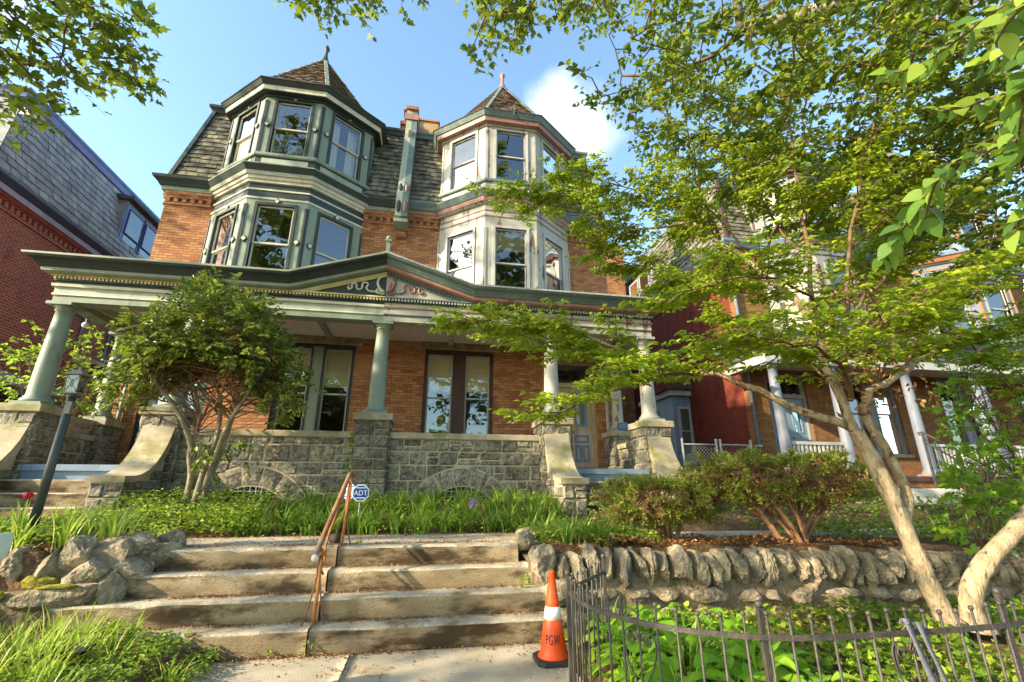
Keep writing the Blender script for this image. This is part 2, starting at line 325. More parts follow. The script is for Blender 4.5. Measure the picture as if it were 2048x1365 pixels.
M_['greybark'] = surf('pale_grey_bark', (0.19, 0.145, 0.095), (0.33, 0.26, 0.18), rough=0.85, vs=9, bs=40, bst=0.5)
M_['yewbark'] = surf('reddish_yew_bark', (0.17, 0.085, 0.045), (0.31, 0.17, 0.09), rough=0.9, vs=9, bs=40, bst=0.5)
M_['l_dog'] = leafmat('dogwood_leaf', (0.11, 0.19, 0.012), (0.26, 0.38, 0.018), (0.52, 0.58, 0.04), 0.45, tint=(0.68, 0.82, 0.06))
M_['l_plane'] = leafmat('street_tree_leaf', (0.03, 0.065, 0.01), (0.08, 0.135, 0.016), (0.27, 0.31, 0.03), 0.38, tint=(0.46, 0.6, 0.05))
M_['l_cam'] = leafmat('camellia_leaf', (0.045, 0.08, 0.015), (0.105, 0.15, 0.022), (0.42, 0.39, 0.07), 0.25, rough=0.25, spec=0.5)
M_['l_yew'] = leafmat('yew_needle', (0.10, 0.15, 0.018), (0.21, 0.25, 0.03), (0.42, 0.37, 0.09), 0.25, rough=0.5)
M_['l_yewbrown'] = leafmat('dead_yew_needle', (0.20, 0.10, 0.035), (0.34, 0.19, 0.07), trans=0.2, tint=(0.5, 0.3, 0.1))
M_['l_grass'] = leafmat('strap_leaf', (0.05, 0.125, 0.018), (0.12, 0.24, 0.026), (0.38, 0.47, 0.10), 0.3, rough=0.4)
M_['l_lawn'] = leafmat('grass_blade', (0.14, 0.26, 0.02), (0.34, 0.46, 0.035), (0.70, 0.66, 0.22), 0.4, rough=0.45)
M_['l_cover'] = leafmat('ground_cover_leaf', (0.09, 0.17, 0.018), (0.20, 0.31, 0.026), (0.50, 0.55, 0.10), 0.35)
M_['l_ivy'] = leafmat('ivy_leaf', (0.06, 0.14, 0.014), (0.18, 0.30, 0.022), (0.50, 0.55, 0.07), 0.35, rough=0.35)
M_['l_hosta'] = leafmat('hosta_leaf', (0.15, 0.33, 0.022), (0.26, 0.45, 0.035), (0.42, 0.58, 0.06), 0.4, rough=0.4)
M_['l_shrub'] = leafmat('maple_shrub_leaf', (0.10, 0.25, 0.02), (0.20, 0.38, 0.03), (0.40, 0.54, 0.06), 0.45)
M_['l_near'] = leafmat('large_glossy_leaf', (0.04, 0.10, 0.018), (0.11, 0.21, 0.028), (0.34, 0.44, 0.07), 0.4, rough=0.45, spec=0.35)
M_['l_litter'] = leafmat('dead_leaf', (0.16, 0.065, 0.025), (0.30, 0.14, 0.05), (0.45, 0.25, 0.10), 0.15, tint=(0.5, 0.3, 0.1))
M_['tulip'] = leafmat('red_petal', (0.60, 0.012, 0.05), (0.70, 0.03, 0.09), trans=0.3, tint=(0.9, 0.1, 0.2))
M_['iris'] = leafmat('lilac_petal', (0.36, 0.20, 0.55), (0.55, 0.40, 0.70), trans=0.35, tint=(0.6, 0.4, 0.8))
M_['ribbon'] = surf('grey_woven_ribbon', (0.115, 0.115, 0.135), (0.17, 0.17, 0.195), rough=0.9, vs=60, bs=200, bst=0.3)
M_['terracotta'] = surf('terracotta', (0.40, 0.13, 0.05), (0.5, 0.2, 0.09), rough=0.8)
M_['galv'] = surf('galvanised_steel', (0.28, 0.30, 0.30), (0.38, 0.40, 0.40), rough=0.5, spec=0.5)
M_['planter'] = surf('carved_stone_planter', (0.36, 0.28, 0.20), (0.47, 0.37, 0.27), rough=0.9, vs=6, bs=14, bst=1.0)
M_['plastic'] = surf('pale_green_plastic', (0.50, 0.58, 0.52), (0.58, 0.66, 0.60), rough=0.4)
# ================================================================== ground, walks, steps
def ground_h(x, y):
    if -3.45 < x < 1.35: edge = 6.05
    elif x <= -3.45: edge = 5.35 if x > -5.5 else 5.0
    else: edge = 5.62
    slope = -0.018*max(0, x-1.5)
    lo = 0.0
    if x > 1.4: lo = 0.04 + 0.05*max(0, min(1, (y-3.4)/1.8)) + slope
    if x < -1.9: lo = min(0.34, 0.10 + 0.10*(-1.9-x)) * max(0, min(1, (y-1.5)/2.5))
    if x < -3.0 and y < edge: lo = lo + 0.0
    t = max(0, min(1, (y-7.1)/2.3)); hi = 0.76 + 0.45*t*t*(3-2*t)
    if x < -2.9 and y < 7.4:
        hi = 0.93 + 0.10*max(0, min(1, (y-5.3)/1.0)) if y < 5.95 else 0.76 + 0.27*max(0, min(1, (6.35-y)/0.4))
        if x < -3.3: hi = 0.86 + 0.06*(y-5.4)
        if x < -3.3 and y > 6.3: hi = 0.79
    if x > 1.4:
        hi = hi + slope*0.8
        if 6.8 < y < 7.9: hi = min(hi, 0.72 + slope)
    if y > edge+0.001: return hi
    return lo
def build_ground():
    xs = np.unique(np.concatenate([np.linspace(-400, -30, 8), np.linspace(-30, -9, 12), np.arange(-9, 14.01, 0.16), np.linspace(14, 40, 14), np.linspace(40, 400, 8), [-3.451, -3.449, 1.349, 1.351]]))
    ys = np.unique(np.concatenate([np.linspace(-400, -12, 8), np.linspace(-12, 0, 9), np.arange(0, 10.01, 0.16), [5.0, 5.002, 5.35, 5.352, 5.62, 5.622, 6.05, 6.052], np.linspace(10, 30, 12), np.linspace(30, 400, 8)]))
    vs = []
    for y in ys:
        for x in xs:
            h = ground_h(x, y) if abs(x) < 60 and -3 < y < 30 else (0.0 if y < 5 else 1.2)
            if -9 < x < 14 and 0 < y < 10:
                flat = (-3.45 < x < 1.4 and 5.8 < y < 7.3) or (-1.9 < x < 1.4 and y < 5.2)
                h += (0.0 if flat else 1.0)*0.05*noise.noise(Vector((x*1.6, y*1.6, 0))) - (0.03 if flat else 0)
            vs.append((x, y, h))
    nx = len(xs); fs = [(j*nx+i, j*nx+i+1, (j+1)*nx+i+1, (j+1)*nx+i) for j in range(len(ys)-1) for i in range(nx-1)]
    me = bpy.data.meshes.new('ground'); me.from_pydata(vs, [], fs); me.materials.append(M_['soil'])
    me.polygons.foreach_set('use_smooth', [True]*len(fs)); me.update()
    tag(link('ground', me), kind='structure')
build_ground()

def slab(mb, x0, x1, y0, y1, z0, z1, mtop, mface, seed, nose=0.032, wob=0.013, step=0.09):
    """rough worn slab: rounded nosing towards -y, wavering edge"""
    n = max(2, int((x1-x0)/step)); prof = [('f', 0.006, z0), ('f', 0.0, z0+(z1-z0)*0.3), ('f', -0.002, z0+(z1-z0)*0.65), ('f', 0.003, z1-nose)]
    for k in range(1, 4): a = k/4*PI/2; prof.append(('t', nose*(1-math.cos(a)) , z1-nose+nose*math.sin(a)))
    prof += [('t', nose+0.02, z1), ('t', (y1-y0)*0.5, z1), ('t', y1-y0, z1)]
    k = len(prof); vs = []; fsf = []; fst = []
    for i in range(n+1):
        x = x0+(x1-x0)*i/n
        for j, (q, dy, z) in enumerate(prof):
            nn = noise.noise(Vector((x*2.3+seed*7, j*0.35, seed))); n2 = noise.noise(Vector((x*9+seed*3, j*1.3, 5)))
            if j == k-1: nn = n2 = 0
            if 3 <= j <= 6 and wob > 0.01:
                ch = max(0, noise.noise(Vector((x*3.1+seed*11, seed*5, 2)))-0.30)*0.11+max(0, noise.noise(Vector((x*8.3+seed*4, seed, 9)))-0.38)*0.06; dy = dy+ch; z = z-ch*0.75
            vs.append((x, y0+dy+(nn*wob*1.2+n2*wob*0.6 if j < 8 else 0), z+(nn*wob*0.5+n2*wob*0.35 if z > z0+0.05 else 0)))
    for i in range(n):
        for j in range(k-1):
            (fsf if j < 4 else fst).append((i*k+j, (i+1)*k+j, (i+1)*k+j+1, i*k+j+1))
    b = len(mb.V); mb.V += vs
    for fs, m in ((fsf, mface), (fst, mtop)):
        kk = mb.mi(m)
        for f in fs: mb.F.append([b+i for i in f]); mb.I.append(kk); mb.SM.append(True)
    # end caps
    for i, flip in ((0, True), (n, False)):
        ring = [b+i*k+j for j in range(k)]
        vb = len(mb.V); mb.V.append((mb.V[ring[-1]][0], y1, z0)); f = ring+[vb]
        mb.F.append(f if not flip else f[::-1]); mb.I.append(mb.mi(mface)); mb.SM.append(False)

w = MB(); slab(w, -2.6, -0.585, -4.0, 4.97, -0.08, 0.0, M_['walk'], M_['walk'], 3, nose=0.01, wob=0.003); slab(w, -0.575, 1.28, -4.0, 4.97, -0.08, 0.0, M_['walk'], M_['walk'], 4, nose=0.01, wob=0.003)
w.box(-0.59, -0.57, -4, 4.97, -0.1, -0.012, M_['soil'])
tag(w.build('front_walk', recalc=False), kind='structure')
w = MB(); slab(w, -7.4, 1.45, 6.05, 7.25, 0.70, 0.795, M_['walk'], M_['walk'], 5, wob=0.004); tag(w.build('garden_path', recalc=False), kind='structure')
w = MB(); slab(w, 1.6, 9.5, 6.95, 7.75, 0.55, 0.73, M_['walk'], M_['walk'], 6, wob=0.006); tag(w.build('garden_path', recalc=False), kind='structure')

st = thing('garden_steps', 'four worn stained concrete steps rising from the front walk between low stone walls', 'steps', (-0.9, 5.0, 0))
for i in range(4):
    y0 = 5.0+0.272*i; zt = 0.2*(i+1); jx = (-0.97, -0.94, -0.95, -0.92)[i]; yb = y0+0.32 if i < 3 else 6.12
    xl = (-2.75, -3.25, -3.05, -2.85)[i]; xr = (1.34, 1.36, 1.22, 1.12)[i]
    for a, b in ((xl, jx-0.008), (jx+0.008, xr)):
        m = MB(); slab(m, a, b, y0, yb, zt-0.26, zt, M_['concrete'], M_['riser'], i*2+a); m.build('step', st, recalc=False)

# ================================================================== masonry helpers
def ashlar(mb, O, t, n, w, z0, z1, seed, mask=None, mortar=True, rows=(0.18, 0.34), wid=(0.18, 0.56), d0=0.034, ms=None, gap=0.018):
    rr = random.Random(seed); ms = ms or M_['stone']
    if mortar: mb.fbox(O, t, n, 0, w, -0.06, 0.012, z0, z1, M_['mortar'])
    def block(a0, a1, c0, c1):
        if mask and not mask(a0, a1, c0, c1): return
        a0 += gap/2; a1 -= gap/2; c0 += gap/2; c1 -= gap/2
        nu = max(3, min(8, int((a1-a0)/0.06)+2)); nv = max(3, min(6, int((c1-c0)/0.06)+2)); sd = rr.random()*50; tilt = rr.uniform(-0.02, 0.02); tv = rr.uniform(-0.02, 0.02); dd = d0*rr.uniform(0.7, 1.3)
        vs = []
        for j in range(nv):
            for i in range(nu):
                fu = i/(nu-1); fv = j/(nv-1); edge = i in (0, nu-1) or j in (0, nv-1)
                a = a0+(a1-a0)*fu; c = c0+(c1-c0)*fv
                if edge: d = 0.0105
                else:
                    d = dd + tilt*(fu-0.5) + tv*(fv-0.5) + 0.022*noise.noise(Vector((a*9+sd, c*9, sd))) + 0.012*noise.noise(Vector((a*23+sd, c*23, sd)))
                    if i in (1, nu-2): a += (a0-a)*0.55 if i == 1 else (a1-a)*0.55
                    if j in (1, nv-2): c += (c0-c)*0.45 if j == 1 else (c1-c)*0.45
                vs.append((O[0]+t[0]*a+n[0]*d, O[1]+t[1]*a+n[1]*d, c))
        fs = [(j*nu+i, j*nu+i+1, (j+1)*nu+i+1, (j+1)*nu+i) for j in range(nv-1) for i in range(nu-1)]
        if t[0]*n[1]-t[1]*n[0] > 0: fs = [f[::-1] for f in fs]
        mb.add(vs, fs, ms)
    z = z0
    while z < z1-0.02:
        h = rr.uniform(*rows)
        if z1-z-h < rows[0]*0.75: h = z1-z
        a = 0
        while a < w-0.01:
            ww = rr.uniform(*wid)
            if w-a-ww < wid[0]*0.8: ww = w-a
            if h > 0.22 and rr.random() < 0.28:
                hs = h*rr.choice((0.4, 0.5, 0.6)); block(a, a+ww, z, z+hs)
                if ww > 0.42 and rr.random() < 0.5: k = ww*rr.uniform(0.35, 0.65); block(a, a+k, z+hs, z+h); block(a+k, a+ww, z+hs, z+h)
                else: block(a, a+ww, z+hs, z+h)
            else: block(a, a+ww, z, z+h)
            a += ww
        z += h
def pier(mb, x0, x1, y0, y1, z0, z1, seed):
    mb.box(x0+0.01, x1-0.01, y0+0.01, y1-0.01, z0, z1, M_['mortar'])
    kw = dict(mortar=False, wid=(0.24, 0.42), rows=(0.2, 0.3))
    ashlar(mb, (x0, y0+0.01), (1, 0), (0, -1), x1-x0, z0, z1, seed, **kw)
    ashlar(mb, (x0+0.01, y1), (0, -1), (-1, 0), y1-y0, z0, z1, seed+1, **kw)
    ashlar(mb, (x1-0.01, y0), (0, 1), (1, 0), y1-y0, z0, z1, seed+2, **kw)

def slates(mb, O, U, V, w0, w1, h, m, row=0.19, wid=0.26, seed=0, l0=0.0, l1=0.0, rag=0.018):
    """courses of slates over a trapezium: O at bottom left, U along, V up the slope (unit); width w0 at the bottom (starts at 0), at top from l1 to l1+w1"""
    rr = random.Random(seed); U = Vector(U); V = Vector(V); N = U.cross(V).normalized(); O = Vector(O)
    k = int(math.ceil(h/row))
    # backing
    mb.add([O-N*0.01, O+U*w0-N*0.01, O+U*(l1+w1)+V*h-N*0.01, O+U*l1+V*h-N*0.01], [(0, 1, 2, 3)], M_['tar'])
    for j in range(k):
        f0 = j*row/h; f1 = min((j+1)*row/h, 1); b0 = j*row; b1 = min((j+1)*row+0.02, h)
        a0 = l1*f0; a1 = w0+(l1+w1-w0)*f0; c0 = l1*f1; c1 = w0+(l1+w1-w0)*f1
        x = a0 - (wid*0.5 if j % 2 else 0) - rr.random()*0.04
        while x < a1:
            ww = wid*rr.uniform(0.85, 1.15); p0 = max(x, a0); p1 = min(x+ww-0.014, a1); q0 = max(x, c0); q1 = min(x+ww-0.014, c1)
            x += ww
            if p1-p0 < 0.02: continue
            if q1 < q0: q0 = q1 = (q0+q1)/2
            lift = 0.026+rr.uniform(0, 0.02); dr = rr.uniform(-rag, rag); r2 = rr.uniform(-rag, rag)*0.6
            A = O+U*p0+V*(b0+dr)+N*lift; B = O+U*p1+V*(b0+dr+r2)+N*lift; C = O+U*q1+V*b1+N*0.004; D = O+U*q0+V*b1+N*0.004
            A2 = A-N*0.024; B2 = B-N*0.024
            mb.add([A, B, C, D, A2, B2], [(0, 1, 2, 3), (4, 5, 1, 0)], m)

# ================================================================== houses
YF = 9.62      # face of the porch entablature
def sash_window(house, O, t, n, a0, a1, z0, z1, frame, sashm, casing, shade=None, diamonds=None, mull=False, d=0.0, casing_w=0.07, split=0.5):
    """double-hung sash in a face frame: opening a0..a1, z0..z1. window > pane, curtain"""
    m = MB()
    cw = casing_w
    if cw:
        m.fbox(O, t, n, a0-cw, a0, -0.12, 0.035, z0, z1+cw, casing); m.fbox(O, t, n, a1, a1+cw, -0.12, 0.035, z0, z1+cw, casing); m.fbox(O, t, n, a0, a1, -0.12, 0.033, z1, z1+cw, casing)
    zm = z0+(z1-z0)*split; f = 0.042
    def sash(b0, b1, dd):
        m.fbox(O, t, n, a0, a0+f, dd-0.03, dd, b0, b1, sashm); m.fbox(O, t, n, a1-f, a1, dd-0.03, dd, b0, b1, sashm)
        m.fbox(O, t, n, a0+f, a1-f, dd-0.03, dd-0.001, b1-f, b1, sashm); m.fbox(O, t, n, a0+f, a1-f, dd-0.03, dd-0.001, b0, b0+f*0.9, sashm)
    sash(zm-0.02, z1, d-0.035); sash(z0, zm+0.02, d-0.07)
    if diamonds:
        c, k = diamonds
        for (aa, zz) in ((a0-cw-0.1, (z0+z1)/2+0.05), (a1+cw+0.1, (z0+z1)/2+0.05), ((a0+a1)/2, z1+cw+0.055)):
            for r, mm, dd in ((0.098, k, 0.035), (0.066, c, 0.048)):
                P = lambda da, dz, o: (O[0]+t[0]*(aa+da)+n[0]*o, O[1]+t[1]*(aa+da)+n[1]*o, zz+dz)
                q = [(r*0.85, 0), (0, r), (-r*0.85, 0), (0, -r)]
                m.add([P(x, y, dd) for x, y in q]+[P(x, y, 0.0) for x, y in q], [(0, 1, 2, 3)]+[(i, (i+1) % 4, 4+(i+1) % 4, 4+i) for i in range(4)], mm)
    wo_ = m.build('window', house)
    P = lambda a, dd, z: (O[0]+t[0]*a+n[0]*dd, O[1]+t[1]*a+n[1]*dd, z)
    g = MB()
    g.quad(P(a0+f, d-0.05, zm), P(a1-f, d-0.05, zm), P(a1-f, d-0.05, z1-f), P(a0+f, d-0.05, z1-f), M_['glass'])
    g.quad(P(a0+f, d-0.085, z0+f), P(a1-f, d-0.085, z0+f), P(a1-f, d-0.085, zm), P(a0+f, d-0.085, zm), M_['glass'])
    g.build('pane', wo_)
    if shade:
        kind, frac, mm = shade; c = MB(); zt = z1-0.01; zb = zt-(z1-z0)*frac
        if kind == 'shade': c.fbox(O, t, n, a0+0.02, a1-0.02, d-0.115, d-0.11, zb, zt, mm)
        else:
            k = 26; sel = [(a0+0.01, a1-0.01)] if kind == 'sheer' else [(a0+0.01, a0+(a1-a0)*0.36), (a1-(a1-a0)*0.36, a1-0.01)]
            for s0, s1 in sel:
                vs = []
                for i in range(k+1):
                    a = s0+(s1-s0)*i/k; dd = d-0.24+0.022*math.sin(i*1.35)+0.01*math.sin(i*0.6)
                    vs += [P(a, dd, zb), P(a, dd, zt)]
                c.add(vs, [(2*i, 2*i+2, 2*i+3, 2*i+1) for i in range(k)], mm, True)
        c.build('curtain', wo_)
    return wo_

def house(label, x0, s, pal, dy=0.0, porch='stone', name='brick_house', W_=6.18, depth=10.0, shades=None, own_centre=True, side_inset=0.3, seed=1, cheap=False):
    U = lambda u: x0+s*u
    yw = 12.0+dy
    H = thing(name, label, 'house', (U(W_/2), yw+depth/2, 0.5), 'brick twin houses along the street')
    P = pal; br = P['brick']; sb = P.get('side', br)
    # ---- brick shell
    m = MB(); T = 0.3
    def fw(u0, u1, z0, z1): m.box(U(u0), U(u1), yw, yw+T, z0, z1, br)
    fw(0, 0.89, .5, 6); fw(.89, 2.74, .5, 2.45); fw(.89, 2.74, 5.0, 6); fw(2.74, 4.2, .5, 6); fw(4.2, 5.6, .5, 1.95); fw(4.2, 5.6, 4.85, 6); fw(5.6, W_, .5, 6)
    fw(0, 1.25, 6, 9.05); fw(4.83, W_, 6, 9.05)
    m.box(U(W_-T), U(W_), yw+T, yw+depth, .5, 9.05, sb); m.box(U(0), U(W_-T), yw+depth-T, yw+depth, .5, 9.05, sb)
    m.build('wall', H)
    m = MB(); m.box(U(0.0), U(0.06), yw+T, yw+depth-T, 0.5, 12.4, M_['interior'])
    for z in (1.75, 5.4, 9.0): m.box(U(0.06), U(W_-T), yw+T, yw+depth-T, z, z+0.12, M_['interior'])
    m.box(U(0.06), U(W_-T), yw+4, yw+4.1, 1.9, 12.3, M_['interior'])
    m.build('interior_wall', H)
    # ---- corbelled brick cornice
    m = MB()
    def corb(O, t, n, a0, a1, mm):
        m.fbox(O, t, n, a0, a1, 0, 0.045, 8.66, 8.73, mm); m.fbox(O, t, n, a0, a1, 0, 0.07, 8.86, 8.94, mm); m.fbox(O, t, n, a0, a1, 0, 0.1, 8.94, 9.06, mm)
        a = a0+0.03
        while a < a1-0.1: m.fbox(O, t, n, a, a+0.1, 0, 0.06, 8.73, 8.86, mm); a += 0.2
    O = (x0, yw) if s > 0 else (x0-W_, yw)
    f = lambda a, b: (a, b) if s > 0 else (W_-b, W_-a)
    a, b = f(0.08, 1.06); corb(O, (1, 0), (0, -1), a, b, br); m.build('brick_cornice', H); m = MB()
    a, b = f(5.03, W_); corb(O, (1, 0), (0, -1), a, b, br)
    corb((U(W_), yw) if s > 0 else (U(W_), yw+depth), (0, 1) if s > 0 else (0, -1), (s, 0), 0, depth, sb)
    m.build('brick_cornice', H)
    # ---- metal gutter
    m = MB()
    path = [(U(0), yw), (U(W_), yw), (U(W_), yw+depth)] if s > 0 else [(U(W_), yw+depth), (U(W_), yw), (U(0), yw)]
    m.sweep([(-0.1, 9.06), (0.11, 9.06), (0.12, 9.17), (-0.1, 9.17)], path, P['gut2'])
    m.sweep([(-0.1, 9.172), (0.16, 9.172), (0.2, 9.24), (0.29, 9.33), (0.31, 9.40), (-0.1, 9.42)], path, P['gut1'])
    m.build('gutter', H)
    # ---- mansard
    m = MB(); yb = yw-0.08; yt = yw+0.72; zb = 9.40; zt = 12.45; hh = math.hypot(yt-yb, zt-zb); ins = side_inset
    V = Vector((0, yt-yb, zt-zb)).normalized(); sl = P.get('slate', M_['slate'])
    if s > 0: slates(m, (U(0.1), yb, zb), (1, 0, 0), V, W_-0.1, W_-0.1-ins, hh, sl, seed=seed)
    else: slates(m, (U(W_), yb, zb), (1, 0, 0), V, W_-0.1, W_-0.1-ins, hh, sl, seed=seed, l1=ins)
    # side slope
    V2 = Vector((-s*ins, 0, zt-zb)).normalized(); h2 = math.hypot(ins, zt-zb)
    if s > 0: slates(m, (U(W_+0.04), yb, zb), (0, 1, 0), V2, depth, depth-(yt-yb), h2, P.get('slate_side', sl), seed=seed+5, l1=yt-yb, row=0.24, wid=0.32)
    else: slates(m, (U(W_+0.04), yw+depth, zb), (0, -1, 0), V2, depth+0.08, depth-(yt-yb), h2, P.get('slate_side', sl), seed=seed+5, row=0.24, wid=0.32)
    m.build('mansard_roof', H, recalc=False)
    m = MB()
    m.beam((U(W_+0.01), yb-0.02, zb), (U(W_-ins+0.01), yt-0.02, zt+0.05), 0.10, 0.10, P['hip'], up=(0, -1, 0.2))
    tp = [(U(0.08), yt), (U(W_-ins), yt), (U(W_-ins), yw+depth)] if s > 0 else [(U(W_-ins), yw+depth), (U(W_-ins), yt), (U(0.08), yt)]
    m.sweep([(-0.3, 12.42), (0.06, 12.42), (0.1, 12.5), (0.16, 12.56), (0.16, 12.64), (-0.3, 12.66)], tp, P['top'])
    m.box(U(0.08), U(W_-ins-0.2), yt+0.25, yw+depth, 12.4, 12.6, M_['tar'])
    m.box(U(0.06), U(W_-ins), yw+depth-0.25, yw+depth-0.05, 9.05, 12.4, sb)
    m.build('roof_edge', H)
    # ---- bay with three faces, two storeys
    uc = 3.04; hf = 0.74; ho = 1.97; yf = yw-1.0
    pts = [(U(uc)-ho, yw+0.02), (U(uc)-hf, yf), (U(uc)+hf, yf), (U(uc)+ho, yw+0.02)]
    ext = [(U(uc)-ho, yw+1.3)]+pts+[(U(uc)+ho, yw+1.3)]
    m = MB(); frames = []
    for i in range(3):
        a, b = Vector(pts[i]), Vector(pts[i+1]); L_ = (b-a).length; t = (b-a)/L_; n = Vector((t.y, -t.x)); frames.append((tuple(a), tuple(t), tuple(n), L_))
    ow = 0.88
    for (O_, t, n, L_) in frames:
        a0 = (L_-ow)/2; a1 = a0+ow
        for z0, z1 in ((6.2, 8.30), (9.88, 11.62)):
            m.fbox(O_, t, n, 0, a0, -0.12, 0, z0, z1, P['jamb']); m.fbox(O_, t, n, a1, L_, -0.12, 0, z0, z1, P['jamb'])
            # raised corner strips either side
            m.fbox(O_, t, n, 0.0, 0.055, -0.02, 0.022, z0, z1, P['strip']); m.fbox(O_, t, n, L_-0.055, L_, -0.02, 0.022, z0, z1, P['strip'])
        m.fbox(O_, t, n, 0, L_, -0.12, 0, 5.7, 6.2, P['jamb'])
    m.sweep([(-0.12, 8.30), (0.0, 8.30), (0.0, 8.47), (-0.12, 8.47)], pts, P['jamb'])
    zz = 8.47
    for k, (h_, mm, o_) in enumerate(P['bands']):
        m.sweep([(-0.12, zz), (o_, zz), (o_, zz+h_), (-0.12, zz+h_)], pts, mm); zz += h_
    m.sweep([(-0.12, 9.50), (0.0, 9.50), (0.0, 9.76), (-0.12, 9.76)], ext, P['panelbg'])
    for (O_, t, n, L_) in frames: m.fbox(O_, t, n, 0.16, L_-0.16, -0.02, 0.015, 9.55, 9.72, P['panel'])
    m.sweep([(-0.12, 9.76), (0.05, 9.76), (0.07, 9.79), (0.07, 9.86), (0.0, 9.88), (-0.12, 9.88)], ext, P['sill'])
    m.sweep([(-0.12, 11.62), (0.0, 11.62), (0.0, 11.74), (-0.12, 11.74)], ext, P['jamb'])
    for sg in (-1, 1): m.box(U(uc)+sg*ho, U(uc)+sg*(ho-0.12), yw+0.03, yw+1.3, 9.88, 11.62, P['jamb'])
    m.build('bay', H)
    m = MB()
    z = 9.02
    for o0, o1, za, zb_, mm in P['cornice']: m.sweep([(-0.1, za), (o0, za), (o1, zb_), (-0.1, zb_)], pts, mm)
    m.build('bay_cornice', H)
    m = MB()
    for o0, o1, za, zb_, mm in P['eaves']: m.sweep([(-0.3, za), (o0, za), (o1, zb_), (-0.3, zb_)], ext, mm)
    m.build('bay_eaves', H)
    # bay floor, ceiling
    k = 0
    for fl, (z0, z1) in enumerate(((6.2, 8.30), (9.88, 11.62))):
        for i, (O_, t, n, L_) in enumerate(frames):
            a0 = (L_-ow)/2
            sh = shades[fl][i] if shades else None
            sash_window(H, O_, t, n, a0, a0+ow, z0, z1, None, P['sash'], P['casing'], shade=sh, diamonds=P.get('diamond'))
    # ---- turret roof
    m = MB(); ap = Vector((U(uc), yw+0.8, 15.30)); cyy = yw+0.8
    def octa(r, z): return [Vector((U(uc)+r*math.cos(PI/8+k_*PI/4), cyy+r*math.sin(PI/8+k_*PI/4), z)) for k_ in range(8)]
    base = octa(2.02, 12.30); eav = octa(2.20, 12.09)
    for k_ in range(8):
        a, b, c, d = eav[k_], eav[(k_+1) % 8], base[(k_+1) % 8], base[k_]
        m.add([a, b, c, d], [(0, 1, 2, 3)], M_['tar'])
        a, b = base[k_], base[(k_+1) % 8]
        if b.y > cyy+1.2 and a.y > cyy+1.2: m.add([a, b, ap], [(0, 1, 2)], P['turret']); continue
        mid = (a+b)/2; Uv = (b-a).normalized(); Vv = (ap-mid); hh_ = Vv.length; w_ = (b-a).length
        slates(m, a, Uv, Vv.normalized(), w_, 0.001, hh_, P['turret'], row=0.15, wid=0.2, seed=seed+k_, l1=w_/2)
    m.build('turret_roof', H, recalc=False)
    m = MB()
    for k_ in range(8): m.beam(base[k_]+(ap-base[k_])*0.0, ap, 0.11, 0.05, P['hipcap'])
    m.build('hip_flashing', H)
    m = MB(); m.lathe(ap, [(0.17, 15.06), (0.11, 15.25), (0.06, 15.42), (0.045, 15.58), (0.05, 15.6), (0.04, 15.63), (0.085, 15.70), (0.095, 15.77), (0.06, 15.85), (0.01, 15.95)], P['finial'], 12)
    m.build('finial', H)
    # ---- ground floor openings
    m = MB(); ashlar(m, ((min(U(.74), U(2.9))), yw-0.0), (1, 0), (0, -1), 2.16, 5.0, 5.24, seed, rows=(0.24, 0.25), wid=(2, 3), d0=0.05, ms=M_['lintel']); m.build('lintel', H)
    m = MB(); m.box(U(.85), U(2.78), yw-0.07, yw+0.2, 2.36, 2.45, M_['sandstone']); m.build('sill', H)
    O = (min(U(.89), U(2.74)), yw+0.12)
    m = MB(); m.fbox(O, (1, 0), (0, -1), 0.80, 1.05, -0.14, 0.02, 2.45, 5.0, P['wframe2'])
    m.fbox(O, (1, 0), (0, -1), 0, 0.045, -0.14, 0.05, 2.45, 5.0, P['wframe']); m.fbox(O, (1, 0), (0, -1), 1.805, 1.85, -0.14, 0.05, 2.45, 5.0, P['wframe']); m.fbox(O, (1, 0), (0, -1), 0.045, 1.805, -0.14, 0.048, 4.95, 5.0, P['wframe'])
    m.build('window_frame', H)
    for a in (0.045, 1.05): sash_window(H, O, (1, 0), (0, -1), a+0.05, a+0.705, 2.45, 4.90, None, P['sash0'], P['wframe'], shade=('shade', 0.40, M_['shade']) if porch == 'stone' else None, casing_w=0.05, split=0.52)
    # door
    m = MB(); dO = (min(U(4.2), U(5.6)), yw+0.1); t1 = (1, 0); n1 = (0, -1)
    fr = P['doorframe']
    m.fbox(dO, t1, n1, 0, 0.1, -0.15, 0.03, 1.95, 4.85, fr); m.fbox(dO, t1, n1, 1.3, 1.4, -0.15, 0.03, 1.95, 4.85, fr); m.fbox(dO, t1, n1, 0.1, 1.3, -0.15, 0.028, 4.78, 4.85, fr); m.fbox(dO, t1, n1, 0.1, 1.3, -0.15, 0.028, 4.12, 4.24, fr)
    m.build('door_frame', H)
    g = MB(); g.fbox(dO, t1, n1, 0.1, 1.3, -0.08, -0.07, 4.24, 4.78, M_['glass']); g.build('transom', H)
    for a0 in (0.1, 0.7):
        d = MB(); a1 = a0+0.598; dm = P['door']; dp = P['doortrim']
        d.fbox(dO, t1, n1, a0+.002, a1, -0.1, -0.05, 1.97, 2.92, dm); d.fbox(dO, t1, n1, a0+.002, a0+.13, -0.1, -0.05, 2.92, 4.12, P['door2']); d.fbox(dO, t1, n1, a1-.13, a1, -0.1, -0.05, 2.92, 4.12, P['door2']); d.fbox(dO, t1, n1, a0+.13, a1-.13, -0.1, -0.05, 3.98, 4.12, P['door2']); d.fbox(dO, t1, n1, a0+.13, a1-.13, -0.1, -0.05, 2.92, 3.05, P['door2'])
